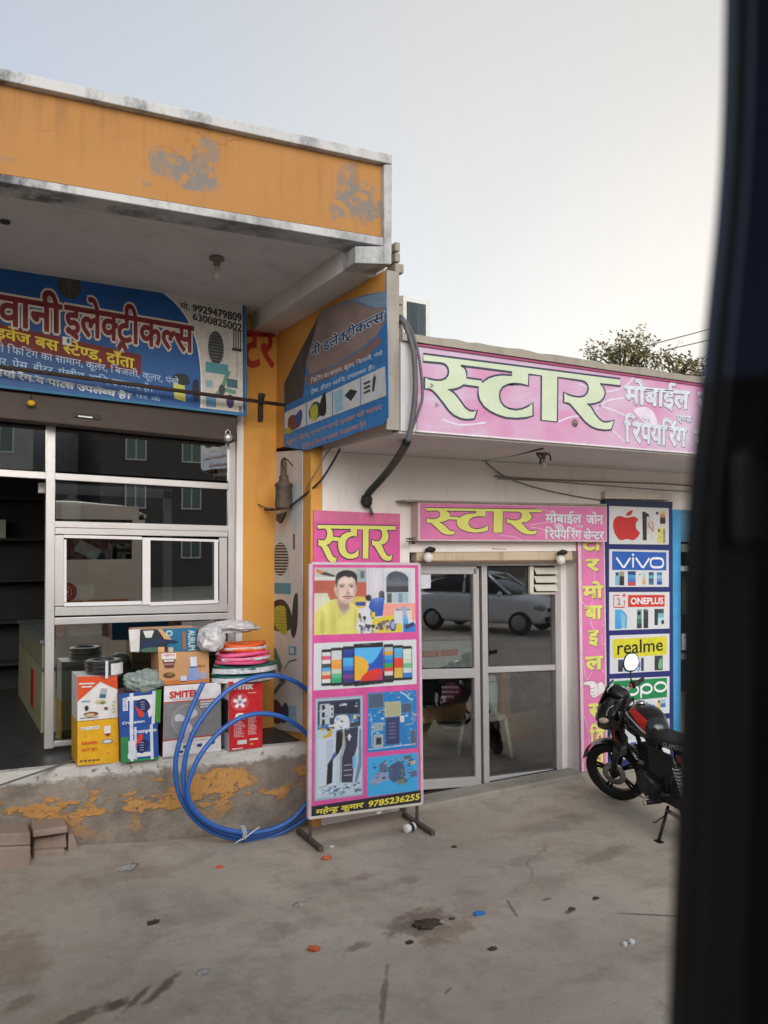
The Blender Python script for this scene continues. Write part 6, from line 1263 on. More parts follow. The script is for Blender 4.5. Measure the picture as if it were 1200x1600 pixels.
goods = (('red packet standing at the left end of the olive counter', 'packet', 88, 100, 982, 1012, (170, 40, 44)), ('pale tin box on the olive counter beside the red packet', 'box', 106, 126, 982, 998, (150, 150, 146)), ('second pale tin box on the olive counter below the window sill', 'box', 140, 168, 981, 998, (140, 142, 140)), ('small white cap on the olive counter between two tin boxes', 'cap', 127, 141, 991, 1000, (190, 190, 186)))
for l, c_, x0, x1, y0, y1, k in goods:
    mb = MB(); a = PY(x0, y1, YI + .1); b = PY(x1, y0, YI + .1); mb.box(a.x, b.x, YI + .08, YI + .2, zt + .001, zt + .001 + max(.06, b.z - a.z), C(*k)); mb.box(a.x + .01, b.x - .01, YI + .079, YI + .0795, zt + .02, zt + .04, WH); tag(mb.build('counter_goods', bevel=.003), l, c_, 'goods on the olive counter')
# inner aluminium partition seen through the window
mb = MB(); YQ = YO + .34
for a, b, th in (((60, 762), (268, 772), .085), ((262, 766), (262, 950), .075), ((88, 952), (268, 947), .04)): bar(mb, a, b, YQ, th, .04, ALU)
tag(mb.build('aluminium_partition', bevel=.003), 'second aluminium frame standing just inside the electrical shop window', 'frame')
t = thing('water_jug', 'pale jug with a short neck on the ledge inside the window', 'jug', PY(111, 815, YQ - .12)); mb = MB(); p = PY(111, 816, YQ - .14); mb.lathe([(0, 0), (.075, 0), (.078, .02), (.078, .17), (.07, .185), (.03, .19), (.03, .22), (0, .222)], C(206, 214, 212), p, 'Z', 18); mb.build('body', t)
mb = MB(); px2(mb, [(86, 816), (262, 822), (262, 826), (86, 820)], YQ - .22, .2, ALU); tag(mb.build('inner_ledge'), 'thin inner ledge behind the middle rail of the shop window', 'ledge')
mb = MB(); px2(mb, [(125, 843), (159, 860), (150, 876), (115, 860)], YO + .075, .003, C(206, 214, 206)); tag(mb.build('paper_card'), 'tilted pale card stuck inside the left sliding window', 'card')
t = thing('desk_scale', 'cream shopkeeper scale on a stem behind the left sliding window', 'scale', PY(134, 945, YQ - .1)); mb = MB()
px2(mb, [(122, 914), (148, 914), (147, 931), (143, 936), (126, 936), (122, 931)][:1] + [(148, 914), (147, 935), (123, 935)], YQ - .16, .08, C(206, 204, 190)); mb.build('head', t, bevel=.01); mb = MB(); px2(mb, [(131, 935.5), (138, 935.5), (140, 972), (129, 972)], YQ - .14, .04, C(206, 204, 190)); mb.build('stem', t)
# back shelves
sh = thing('shelf_rack', 'dark shelf rack with stock along the back wall of the electrical shop', 'shelf', (0, YO + 2.9, ZP)); mb = MB()
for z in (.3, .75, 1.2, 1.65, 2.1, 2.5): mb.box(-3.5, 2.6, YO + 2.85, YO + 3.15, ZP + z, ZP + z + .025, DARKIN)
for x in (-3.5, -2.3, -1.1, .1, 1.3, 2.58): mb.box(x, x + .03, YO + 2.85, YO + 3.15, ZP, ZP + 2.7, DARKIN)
mb.build('rack', sh)
for i, (x, z, k) in enumerate(((-2.2, .325, (150, 60, 50)), (-1.6, .775, (170, 160, 140)), (-.9, .325, (70, 90, 130)), (-.5, 1.225, (150, 120, 60)), (.3, .775, (120, 60, 50)), (.5, 1.675, (150, 150, 146)), (1.2, .325, (110, 110, 90)), (1.6, 1.225, (150, 70, 60)))):
    mb = MB(); mb.box(x, x + .22, YO + 2.87, YO + 3.1, ZP + z + .001, ZP + z + .2, C(*k)); mb.box(x + .03, x + .19, YO + 2.868, YO + 2.8695, ZP + z + .06, ZP + z + .12, C(150, 146, 140)); tag(mb.build('stock_box'), 'small stock carton on a dim back shelf of the electrical shop', 'box', 'stock cartons on the back shelves')
# ------------------------------------------------------------------ inside the mobile shop
Yt = 6.85
t = thing('plastic_stool', 'cream plastic stool behind the right door pane carrying the water dispenser', 'stool', PY(757, 1145, Yt)); CRS = M('stool_cream', (200, 190, 166), .45, .08)
c = PY(757, 1143, Yt); zs_ = .05 + .44; mb = MB(); mb.loft([((c.x, c.y, zs_ - .04), (.19, 0, 0), (0, .19, 0), .45), ((c.x, c.y, zs_ - .01), (.185, 0, 0), (0, .185, 0), .45), ((c.x, c.y, zs_), (.175, 0, 0), (0, .175, 0), .45)], CRS, 24); mb.build('seat', t)
for sx_ in (-1, 1):
    for sy in (-1, 1):
        mb = MB(); mb.tube([(c.x + sx_ * .15, c.y + sy * .15, zs_ - .03), (c.x + sx_ * .20, c.y + sy * .2, .051)], .022, CRS, 8); mb.build('leg', t)
t = thing('water_dispenser', 'round pale insulated water dispenser standing on the cream stool', 'dispenser', (c.x, c.y, zs_)); mb = MB(); p = (c.x, c.y, zs_ + .001); DW = M('dispenser_pale', (206, 214, 208), .4, .06)
mb.lathe([(0, 0), (.13, 0), (.135, .03), (.135, .12), (.142, .125), (.142, .135), (.14, .14), (.14, .30), (.13, .34), (0, .345)], DW, p, 'Z', 24); mb.build('body', t); mb = MB(); mb.lathe([(0, .346), (.125, .346), (.128, .38), (.1, .40), (0, .402)], DW, p, 'Z', 24); mb.build('lid', t); mb = MB(); mb.lathe([(0, -.03), (.018, -.03), (.018, 0), (0, 0)], BLACK, (c.x - .06, c.y - .135, zs_ + .06), 'Y', 10); mb.build('tap', t)
Yw = 7.5
a = PY(640, 1150, Yw); b = PY(790, 1172, Yw)
t = thing('desk', 'rough wooden desk with a white fronted cabinet inside the mobile shop', 'desk', (3.6, Yw, .05)); mb = MB(); mb.box(a.x - .3, b.x, Yw, Yw + .6, .30, .46, WOOD); mb.build('board', t); mb = MB(); mb.box(a.x + .2, a.x + .5, Yw + .05, Yw + .4, .051, .298, M('block_leg', (120, 106, 84), .8)); mb.build('leg', t)
mb = MB(); mb.box(a.x - .2, b.x - .15, Yw + .08, Yw + .55, .462, 1.25, M('cabinet_black', (34, 36, 40), .5)); tag(mb.build('cabinet'), 'black cabinet standing on the wooden desk inside the mobile shop', 'cabinet')
for l, x0, x1, y0, y1 in (('long white carton label on the front of the black cabinet', 666, 724, 1103, 1111), ('white carton box set into the front of the black cabinet', 666, 724, 1112, 1128), ('small grey box at the lower right of the black cabinet', 693, 724, 1131, 1139)):
    mb = MB(); px2(mb, [(x0, y0), (x1, y0), (x1, y1), (x0, y1)], Yw + .05, .028, C(190, 188, 184)); tag(mb.build('carton_box', bevel=.003), l, 'box', 'boxes on the black cabinet')
mb = MB(); px2(mb, [(620, 1003), (740, 1000), (740, 1042), (620, 1044)], 7.1, .5, C(196, 200, 196)); px2(mb, [(620, 997), (742, 994), (742, 999), (620, 1002)], 7.08, .54, C(176, 150, 146)); pr = Pr(mb, quadY([(655, 1018), (715, 1014), (715, 1024), (655, 1028)], 7.1 - .003)); pr.rect(0, 0, .52, 1, C(206, 60, 44), .001); pr.rect(.55, 0, 1, 1, C(206, 60, 44), .001); pr.text('RING ROAD', .03, .15, .97, .85, C(206, 150, 130), .002, .02)
tag(mb.build('glass_counter'), 'pale counter front with two red labels behind the left door pane', 'counter')
mb = MB(); p = PY(704, 1083, 7.2); mb.lathe([(0, -.01), (.12, -.01), (.12, .02), (0, .02)], C(120, 60, 80), p, 'Y', 26); pr = Pr(mb, quadY([(690, 1072), (718, 1072), (718, 1094), (690, 1094)], 7.186)); pr.lines(0, 0, 1, 1, 3, C(220, 180, 190), .001, .5); tag(mb.build('round_sign'), 'round pink sign hanging behind the left door pane', 'sign')
t = thing('plywood_screen', 'orange brown plywood screen right of the stool inside the mobile shop', 'screen', PY(810, 1150, 7.3)); mb = MB(); PLY = M('plywood', (206, 146, 92), .6, .25, 5)
px2(mb, [(784, 1112), (842, 1100), (842, 1150), (784, 1164)], 7.25, .03, PLY); px2(mb, [(784, 1050), (797, 1050), (797, 1112), (784, 1112)], 7.25, .03, PLY); mb.build('board', t); mb = MB(); px2(mb, [(799, 1060), (838, 1058), (838, 1108), (799, 1116)], 7.24, .03, C(50, 56, 66)); px2(mb, [(810, 1075), (818, 1074), (824, 1102), (816, 1104)], 7.23, .008, C(170, 160, 170)); mb.build('poster', t)
mb = MB(); p = PY(818, 1062, 7.15); mb.lathe([(0, -.01), (.10, -.01), (.10, .02), (0, .02)], C(120, 52, 76), p, 'Y', 24); tag(mb.build('round_sign'), 'round pink disc above the poster behind the right door pane', 'sign')
mb = MB(); mb.box(3.0, 4.6, 8.0, 8.1, 2.6, 2.64, M('tube_light', (220, 236, 236), .4, 0, emit=1.6)); tag(mb.build('tube_light'), 'lit fluorescent tube on the ceiling inside the mobile shop', 'lamp')

# ------------------------------------------------------------------ motorcycle
mc = thing('motorcycle', 'black and red motorcycle on its side stand in front of the brand panel', 'motorcycle', (5.05, 4.5, 0))
hd = Vector((.259, .966, 0)).normalized(); lf = Vector((-hd.y, hd.x, 0))
BSC = .93; fwc = Vector((5.04, 4.01, 0)) + hd * 1.27
MBK = Matrix.Translation(fwc - hd * 1.27 * BSC + Vector((.03, -.02, 0))) @ Matrix(((hd.x, lf.x, 0, 0), (hd.y, lf.y, 0, 0), (0, 0, 1, 0), (0, 0, 0, 1))) @ Matrix.Rotation(radians(-5), 4, 'X') @ Matrix.Scale(BSC, 4)
S_ = Vector((.98, 0, .86)); ax = Vector((-.36, 0, .93)).normalized()
MFR = MBK @ Matrix.Translation(S_) @ Matrix.Rotation(radians(38), 4, ax) @ Matrix.Translation(-S_)
PBK = M('bike_black', (20, 20, 22), .22, .05, 6, coat=.6); PRD = M('bike_red', (160, 34, 30), .25, .06, 6, coat=.5); RUB = M('tyre_rubber', (26, 26, 26), .85, .2, 30, .3); ALB = M('alloy_black', (34, 34, 36), .4, .1, metal=.3); STL = M('bike_steel', (150, 150, 150), .3, .1, 20, metal=.8); SEAT = M('seat_vinyl', (30, 30, 32), .6, .1, 20, .1); CHR = M('chrome', (196, 198, 200), .12, 0, metal=1.0)
def nb_(m): b = MB(); b.M = m; return b
def wheel(m, cx_):
    b = nb_(m); c = (cx_, 0, .30); b.torus(c, .25, .05, RUB, 'Y', 44, 12); w = b.build('wheel', mc)
    b = nb_(m); b.lathe([(.205, -.032), (.222, -.034), (.226, 0), (.222, .034), (.205, .032), (.20, 0), (.205, -.032)], ALB, c, 'Y', 40)
    for i in range(5):
        a = 2 * pi * i / 5 + .3
        for s in (-.1, .1): b.tube([(cx_ + .035 * cos(a), 0, .30 + .035 * sin(a)), (cx_ + .21 * cos(a + s), 0, .30 + .21 * sin(a + s))], [.018, .011], ALB, 6)
    b.lathe([(0, -.06), (.045, -.06), (.05, -.02), (.05, .02), (.045, .06), (0, .06)], ALB, c, 'Y', 18); b.build('rim', w)
    b = nb_(m); b.lathe([(.06, .052), (.115, .052), (.115, .056), (.06, .056)], STL, c, 'Y', 28); b.build('brake_disc', w)
wheel(MFR, 1.27); wheel(MBK, 0)
b = nb_(MFR)
for s in (-1, 1):
    b.tube([(1.27, s * .085, .3), (1.19, s * .085, .52)], .026, ALB, 10); b.tube([(1.19, s * .085, .52), (1.02, s * .08, 1.0)], .019, STL, 10)
    b.tube([(1.27, s * .05, .3), (1.27, s * .1, .3)], .018, STL, 8)
b.box(.97, 1.09, -.11, .11, .97, 1.0, ALB); b.tube([(1.07, -.1, .80), (1.07, .1, .80)], .03, ALB, 8); b.build('fork', mc)
b = nb_(MFR); vs = []; K = 22                                    # front mudguard
for i in range(K + 1):
    a = radians(18 + (172 - 18) * i / K); 
    for j in range(7):
        q = (j - 3) / 3; r = .335 - .022 * q * q; vs.append((1.27 + r * cos(a), q * .062, .30 + r * sin(a)))
b.add(vs, [(7 * i + j, 7 * i + j + 1, 7 * i + 8 + j, 7 * i + 7 + j) for i in range(K) for j in range(6)], PBK, True)
b.add([(p[0], p[1] * 1.02, .3 + (p[2] - .3) * 1.006 + .001) for p in vs[14:14 + 7 * 6]], [(7 * i + j, 7 * i + j + 1, 7 * i + 8 + j, 7 * i + 7 + j) for i in range(5) for j in (4, 5)], PRD, True); b.build('front_mudguard', mc, fix=False)
b = nb_(MFR)                                                    # headlamp cowl
b.loft([((1.04, 0, .93), (0, .10, 0), (-.02, 0, .13), .8), ((1.12, 0, .93), (0, .135, 0), (-.02, 0, .17), .75), ((1.2, 0, .91), (0, .12, 0), (-.03, 0, .17), .7), ((1.27, 0, .88), (0, .085, 0), (-.04, 0, .13), .7), ((1.30, 0, .84), (0, .05, 0), (-.03, 0, .07), .8)], PBK, 18)
b.prism([(1.22, -.10, 1.03), (1.22, .10, 1.03), (1.10, .075, 1.20), (1.10, -.075, 1.20)], (-.012, 0, -.008), M('visor_smoke', (18, 18, 20), .15, 0, coat=1)); b.build('headlamp_cowl', mc)
b = nb_(MFR); b.loft([((1.285, 0, .93), (0, .03, 0), (-.02, 0, .05), .9), ((1.29, 0, .88), (0, .07, 0), (-.02, 0, .055), .9), ((1.318, 0, .86), (0, .045, 0), (-.01, 0, .04), .9)], M('lamp_lens', (120, 126, 130), .1, .1, coat=1), 14)
b.build('headlamp', mc)
for s in (-1, 1):
    b = nb_(MFR); b.ball((1.17, s * .165, .90), (.05, .028, .028), M('indicator_clear', (190, 176, 150), .15, .05, coat=1), 12, 8); b.tube([(1.12, s * .10, .90), (1.15, s * .15, .90)], .01, BLACK, 6); b.build('indicator', mc)
b = nb_(MFR); b.tube(crom([(.96, .36, 1.06), (.97, .22, 1.08), (1.02, .10, 1.06), (1.03, 0, 1.03), (1.02, -.10, 1.06), (.97, -.22, 1.08), (.96, -.36, 1.06)], 5), .012, STL, 8); hb = b.build('handlebar', mc)
for s in (-1, 1):
    b = nb_(MFR); b.tube([(.965, s * .25, 1.075), (.958, s * .39, 1.055)], .02, BLACK, 10); b.build('grip', hb)
    b = nb_(MFR); b.tube(crom([(1.0, s * .21, 1.08), (1.03, s * .28, 1.07), (1.02, s * .37, 1.05)], 4), .007, STL, 6); b.build('lever', hb)
    b = nb_(MFR); b.box(.95, 1.0, s * .20 - .025, s * .20 + .025, 1.06, 1.12, BLACK); b.build('switch_box', hb, bevel=.006)
b = nb_(MFR); b.box(.965, .985, -.16, -.13, 1.09, 1.115, PRD); b.build('kill_switch', hb)
b = nb_(MFR); b.tube(crom([(.98, -.20, 1.10), (.99, -.22, 1.17), (.98, -.25, 1.22)], 5), .007, BLACK, 8); mr_ = b.build('mirror', mc)
def mirror_disc(x, r, m, bk=0):
    q = [(0, .07), (.03, .062), (.055, .03), (.06, -.01), (.045, -.05), (.0, -.075), (-.035, -.055), (-.05, -.01), (-.042, .04)]; pts = [(p.x, p.y) for p in crom([(a_, b_, 0) for a_, b_ in q], 4, True)]
    mo = MFR @ Vector((x, -.275, 1.285)); nx = -Vector((-.43, -.865, .257)).normalized(); ny = Vector((0, 0, 1)).cross(nx).normalized(); nz = nx.cross(ny)
    b = nb_(Matrix(((nx.x, ny.x, nz.x, mo.x), (nx.y, ny.y, nz.y, mo.y), (nx.z, ny.z, nz.z, mo.z), (0, 0, 0, 1)))); ca, sa_ = cos(radians(-28)), sin(radians(-28)); P = [(-bk, -(u * ca - v * sa_) * r, (u * sa_ + v * ca) * r) for u, v in pts]; b.prism(P, (.022 if bk == 0 else .003, 0, 0), m); return b
mirror_disc(.975, 1.25, BLACK).build('mirror_shell', mr_, bevel=.006); mirror_disc(.975, 1.08, M('mirror_glass', (100, 108, 116), .08, 0, metal=1.0), .004).build('mirror_glass', mr_)
b = nb_(MFR); b.tube([(.985, -.235, 1.20), (.985, -.255, 1.24)], .016, BLACK, 8); b.build('mirror_neck', mr_)
b = nb_(MFR); b.loft([((.98, 0, 1.09), (0, .07, 0), (.03, 0, .04), .6), ((1.04, 0, 1.12), (0, .075, 0), (.03, 0, .05), .6), ((1.10, 0, 1.10), (0, .06, 0), (.02, 0, .04), .6)], BLACK, 14); b.build('dashboard', mc)
TK = [((1.0, 0, .85), .06, .05), ((.95, 0, .875), .12, .09), ((.86, 0, .89), .165, .125), ((.75, 0, .885), .175, .135), ((.64, 0, .865), .155, .125), ((.55, 0, .84), .115, .10), ((.48, 0, .82), .07, .07)]
b = nb_(MBK); b.loft([(c, (0, w, 0), (0, 0, h), .78) for c, w, h in TK], PBK, 28); tk = b.build('fuel_tank', mc, sub=1)
def tpt(u, t, k=1.015):
    u = max(0, min(len(TK) - 1.001, u)); i = int(u); f_ = u - i; (c0, w0, h0), (c1_, w1, h1) = TK[i], TK[i + 1]; c = Vector(c0).lerp(Vector(c1_), f_); w = w0 + (w1 - w0) * f_; h = h0 + (h1 - h0) * f_
    g = lambda v: math.copysign(abs(v) ** .78, v); return c + Vector((0, w * g(cos(t)) * k, h * g(sin(t)) * k))
def tpatch(fn, m, name):
    b = nb_(MBK); NU = 8; NV = 6; b.add([tpt(*fn(i / NU, j / NV)) for i in range(NU + 1) for j in range(NV + 1)], [(i * (NV + 1) + j, i * (NV + 1) + j + 1, (i + 1) * (NV + 1) + j + 1, (i + 1) * (NV + 1) + j) for i in range(NU) for j in range(NV)], m, True); b.build(name, tk, fix=False)
tpatch(lambda a, v: (3.0 + 1.9 * a, radians(60 - 12 * a - v * (22 + 30 * a))), PRD, 'red_flash'); tpatch(lambda a, v: (2.6 + 2.3 * a, radians(32 - 36 * a - v * 8)), M('silver_stripe', (170, 170, 172), .3, 0), 'silver_stripe')
b = nb_(MBK); b.lathe([(0, 0), (.04, 0), (.045, .008), (.04, .02), (0, .024)], CHR, (.80, 0, 1.018), 'Z', 16); b.build('fuel_cap', tk)
for s in (1, -1):                                                # tank shrouds with red arrow
    b = nb_(MBK); P = [(1.12, s * .15, .80), (.95, s * .19, .88), (.74, s * .185, .76), (.78, s * .175, .60), (.94, s * .17, .52), (1.04, s * .15, .62)]; b.prism(P, (0, s * .018, 0), PBK); sh_ = b.build('shroud', mc, bevel=.006)
    b = nb_(MBK); y = s * .213; b.add([(1.02, y - s * .018, .745), (.90, y, .80), (.93, y, .735), (.86, y, .66), (.97, y - s * .01, .685)], [(0, 1, 2, 3, 4)], PRD); b.build('red_arrow', sh_, fix=False)
b = nb_(MBK); b.loft([((.58, 0, .80), (0, .09, 0), (0, 0, .045), .6), ((.50, 0, .81), (0, .12, 0), (0, 0, .05), .6), ((.32, 0, .79), (0, .135, 0), (0, 0, .05), .6), ((.12, 0, .81), (0, .135, 0), (0, 0, .055), .6), ((-.02, 0, .85), (0, .125, 0), (0, 0, .05), .6), ((-.25, 0, .87), (0, .10, 0), (0, 0, .045), .6), ((-.32, 0, .87), (0, .07, 0), (0, 0, .025), .7)], SEAT, 18); st = b.build('seat', mc, sub=1)
b = nb_(MBK); pr = Pr(b, [(.26, .1495, .82), (-.02, .142, .855), (-.02, .142, .815), (.26, .1495, .78)], (0, 1, 0)); pr.text('GLAMOUR', 0, 0, 1, 1, C(170, 170, 172), .001, .02); b.build('seat_print', st, fix=False)
b = nb_(MBK); 
for s in (1, -1): b.prism([(.52, s * .13, .74), (.16, s * .14, .74), (.10, s * .14, .62), (.34, s * .15, .50), (.5, s * .14, .54)], (0, s * .015, 0), M('side_black', (18, 18, 19), .55, .1, 12))
b.build('side_panel', mc, bevel=.006)
b = nb_(MBK); b.loft([((.16, 0, .72), (0, .13, 0), (0, 0, .06), .6), ((-.1, 0, .75), (0, .125, 0), (0, 0, .065), .6), ((-.36, 0, .81), (0, .09, 0), (0, 0, .05), .6), ((-.46, 0, .83), (0, .05, 0), (0, 0, .025), .7)], PBK, 16); tc_ = b.build('tail_cowl', mc)
b = nb_(MBK); b.add([(.12, .140, .75), (-.14, .134, .79), (.0, .139, .735), (-.02, .137, .69), (.08, .140, .70)], [(0, 1, 2, 3, 4)], PRD); b.build('red_arrow', tc_, fix=False)
b = nb_(MBK); b.tube(crom([(-.38, .10, .86), (-.30, .13, .90), (-.05, .14, .90), (.0, .13, .86)], 4), .012, ALB, 8); b.tube(crom([(-.38, -.10, .86), (-.30, -.13, .90), (-.05, -.14, .90), (.0, -.13, .86)], 4), .012, ALB, 8); b.tube([(-.38, -.1, .86), (-.38, .1, .86)], .012, ALB, 8); b.build('grab_rail', mc)
b = nb_(MBK); vs = []
for i in range(17):
    a = radians(60 + 120 * i / 16)
    for j in range(5): q = (j - 2) / 2; r = .36 - .02 * q * q; vs.append((-r * cos(a) * -1 * -1, q * .075, .30 + r * sin(a)))
b.add(vs, [(5 * i + j, 5 * i + j + 1, 5 * i + 6 + j, 5 * i + 5 + j) for i in range(16) for j in range(4)], BLACK, True); b.build('rear_mudguard', mc, fix=False)
b = nb_(MBK); b.box(-.49, -.46, -.06, .06, .79, .85, C(170, 20, 20)); b.build('tail_lamp', mc, bevel=.008)
ENG = M('engine_black', (40, 40, 42), .5, .15, 20, metal=.2); b = nb_(MBK)
b.loft([((.50, -.0, .36), (0, .15, 0), (.02, 0, .13), .7), ((.62, 0, .36), (0, .155, 0), (0, 0, .14), .7), ((.76, 0, .36), (0, .13, 0), (0, 0, .11), .7)], ENG, 18)
b.lathe([(0, -.165), (.09, -.16), (.11, -.14), (.11, .14), (.09, .16), (0, .165)], ENG, (.56, 0, .36), 'Y', 24)
for i in range(8): z = .46 + i * .026; b.box(.60 + i * .006, .80 + i * .006, -.085, .085, z, z + .011, ENG)
b.box(.63, .79, -.07, .07, .45, .68, ENG); b.build('engine', mc)
b = nb_(MBK); b.box(.58, .64, .156, .162, .55, .58, C(120, 120, 124)); b.box(.46, .58, .150, .158, .42, .45, C(110, 110, 112)); b.build('engine_badge', mc)
b = nb_(MBK)
for pts, r in (([(.97, 0, .84), (.86, 0, .62), (.84, 0, .42), (.78, 0, .26), (.6, 0, .22)], .022), ([(.96, 0, .88), (.5, 0, .74), (.1, 0, .76), (-.3, 0, .80)], .02), ([(.46, .07, .74), (.36, .08, .45), (.38, .07, .28)], .018), ([(.46, -.07, .74), (.36, -.08, .45), (.38, -.07, .28)], .018), ([(.36, .09, .34), (.0, .095, .30)], .022), ([(.36, -.09, .34), (.0, -.095, .30)], .022)): b.tube(crom(pts, 4), r, ALB, 8)
b.box(.02, .40, .10, .125, .29, .37, BLACK); b.build('frame', mc)
for s in (1, -1):
    b = nb_(MBK); b.tube([(.0, s * .125, .31), (.14, s * .135, .68)], .017, STL, 8); sk = b.build('shock_absorber', mc); b = nb_(MBK)
    for i in range(9): p = Vector((.0, s * .125, .31)).lerp(Vector((.14, s * .135, .68)), .32 + i * .07); b.torus(p, .030, .0065, C(206, 206, 206) , 'Z', 14, 6)
    b.build('spring', sk)
b = nb_(MBK); b.tube(crom([(.76, -.05, .46), (.84, -.10, .34), (.7, -.13, .22), (.4, -.15, .22), (.2, -.17, .26)], 5), .022, ALB, 8); b.tube([(.22, -.17, .26), (-.28, -.18, .40)], [.035, .05], ALB, 12); b.build('exhaust', mc)
b = nb_(MBK); b.tube([(.36, .09, .25), (.26, .27, .03)], .014, BLACK, 8); b.box(.22, .29, .25, .30, .008, .03, BLACK); b.tube(crom([(.33, .13, .20), (.40, .20, .12), (.36, .24, .15)], 4), .006, BLACK, 6); b.build('side_stand', mc)
b = nb_(MBK); b.tube([(.42, .12, .28), (.42, .27, .29)], .02, BLACK, 10); b.lathe([(0, .271), (.026, .271), (.026, .276), (0, .277)], C(200, 190, 170), (.42, 0, .29), 'Y', 14); b.build('footpeg', mc)
b = nb_(MBK); b.tube([(.42, -.12, .28), (.42, -.27, .29)], .02, BLACK, 10); b.build('footpeg', mc)
b = nb_(MBK); b.tube(crom([(.52, .17, .30), (.58, .19, .27), (.64, .2, .29)], 4), .008, STL, 6); b.tube([(.63, .19, .29), (.63, .23, .29)], .012, BLACK, 8); b.tube([(.3, .14, .24), (.1, .15, .24)], .016, STL, 8); b.tube([(.18, .13, .40), (.20, .24, .42)], .014, BLACK, 8); b.build('gear_lever', mc)
b = nb_(MBK); b.tube(crom([(1.0, .06, .98), (1.02, .10, .85), (.9, .10, .78), (.8, .08, .74)], 5), .008, BLACK, 6); b.tube(crom([(.99, -.05, 1.03), (1.1, -.12, .9), (1.0, -.12, .75)], 5), .007, BLACK, 6); b.build('cable', mc)

# ------------------------------------------------------------------ the bus the picture is taken from (its window pillar stands at the right)
YBU = .30
bus = thing('bus', 'bus whose dark window pillar stands along the right edge of the picture', 'bus', (-2, -.9, 0))
BW = M('bus_cream', (232, 222, 202), .4, .06, 3); BIN = M('bus_lining', (46, 48, 54), .7, .1, 4); PIL = M('pillar_trim', (36, 52, 82), .4, .12, 5, coat=.2); BGL = glass_mat('bus_glass', (.10, .20, .13), .08)
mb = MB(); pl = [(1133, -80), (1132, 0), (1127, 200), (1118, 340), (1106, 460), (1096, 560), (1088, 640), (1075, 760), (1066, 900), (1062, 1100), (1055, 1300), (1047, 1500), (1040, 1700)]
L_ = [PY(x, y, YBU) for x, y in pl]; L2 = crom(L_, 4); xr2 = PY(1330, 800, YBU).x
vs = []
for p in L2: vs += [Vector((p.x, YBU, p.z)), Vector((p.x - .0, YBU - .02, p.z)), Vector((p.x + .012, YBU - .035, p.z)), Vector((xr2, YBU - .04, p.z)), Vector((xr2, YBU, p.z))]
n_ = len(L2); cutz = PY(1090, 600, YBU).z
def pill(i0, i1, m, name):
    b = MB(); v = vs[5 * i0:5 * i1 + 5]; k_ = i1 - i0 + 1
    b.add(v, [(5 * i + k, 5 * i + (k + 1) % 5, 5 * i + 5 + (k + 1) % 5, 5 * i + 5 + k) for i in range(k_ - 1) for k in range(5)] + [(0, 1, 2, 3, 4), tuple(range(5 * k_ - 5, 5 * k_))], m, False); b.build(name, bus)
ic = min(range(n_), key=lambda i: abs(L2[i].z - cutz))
pill(0, ic, M('pillar_sky_sheen', (54, 70, 100), .45, .15, 5, coat=.2), 'window_pillar'); pill(ic, n_ - 1, M('pillar_black', (24, 25, 28), .5, .15, 5), 'window_pillar_lower')  # one black pillar cut in two; the navy upper part paints in sky sheen
mb = MB(); mb.tube([p + Vector((.004, -.012, 0)) for p in L2], .006, M('seal_rubber', (14, 14, 15), .6, .2, 40, .2), 8); mb.build('rubber_seal', bus)
mb = MB(); a = PY(1168, 700, YBU - .05); c = PY(1168, 858, YBU - .05); mb.box(a.x - .004, a.x + .03, YBU - .056, YBU - .041, c.z, a.z + .0, M('latch_grey', (44, 44, 48), .5, .1)); mb.build('window_latch', bus, bevel=.008)
zlo, zhi = L2[-1].z, L2[0].z; xf = 3.05; xa = -1.7
mb = MB(); mb.box(-7.5, xf, YBU - .04, YBU, .40, zlo, BW); mb.box(-7.5, xf - .1, YBU - .04, YBU, zhi, zhi + .22, BW); mb.box(xa - .12, xa, YBU - .04, YBU, zlo + .001, zhi - .001, BW); mb.box(xf - .2, xf, YBU - .04, YBU, zlo + .001, zhi - .001, BW)
for x in (-3.2, -4.7, -6.2, -7.45): mb.box(x - .06, x, YBU - .04, YBU, zlo + .001, zhi - .001, BW)
mb.build('side_panel', bus)
mb = MB(); mb.box(-7.5, xf, -2.25, -2.21, .4, zlo, BW); mb.box(-7.5, xf, -2.25, -2.21, zhi, zhi + .22, BW)
for x in (-7.4, -5.6, -3.8, -2, -.2, 1.6, xf - .02): mb.box(x - .08, x, -2.25, -2.21, zlo + .001, zhi - .001, BW)
mb.box(-7.54, -7.5, -2.25, YBU, .4, zhi + .2, BW); mb.build('far_side', bus)
mb = MB(); mb.loft([((-7.5, -.97, zhi + .2), (0, 1.27, 0), (0, 0, .10), .4), ((2.0, -.97, zhi + .2), (0, 1.27, 0), (0, 0, .10), .4), ((2.8, -.97, zhi + .16), (0, 1.24, 0), (0, 0, .08), .4), ((xf + .05, -.97, zhi + .06), (0, 1.15, 0), (0, 0, .04), .4)], BW, 24); mb.build('roof', bus)
mb = MB(); mb.box(-7.45, xf - .1, -2.2, YBU - .041, .9, .95, BIN); mb.box(-7.45, 2.6, -2.2, YBU - .05, zhi + .04, zhi + .06, BIN); mb.build('floor', bus)
mb = MB(); mb.box(xr2 + .002, xf - .201, YBU - .025, YBU - .02, zlo, zhi, BGL); [mb.box(x0, x1, YBU - .025, YBU - .02, zlo, zhi, BGL) for x0, x1 in ((-3.2, xa - .121), (-4.7, -3.261), (-6.2, -4.761))]; mb.build('window', bus, fix=False)
mb = MB(); mb.box(xf - .03, xf, -2.2, YBU - .041, .4, 1.3, BW); mb.box(xf - .02, xf - .012, -2.2, YBU - .041, 1.301, zhi + .1, BGL); mb.build('front', bus, fix=False)
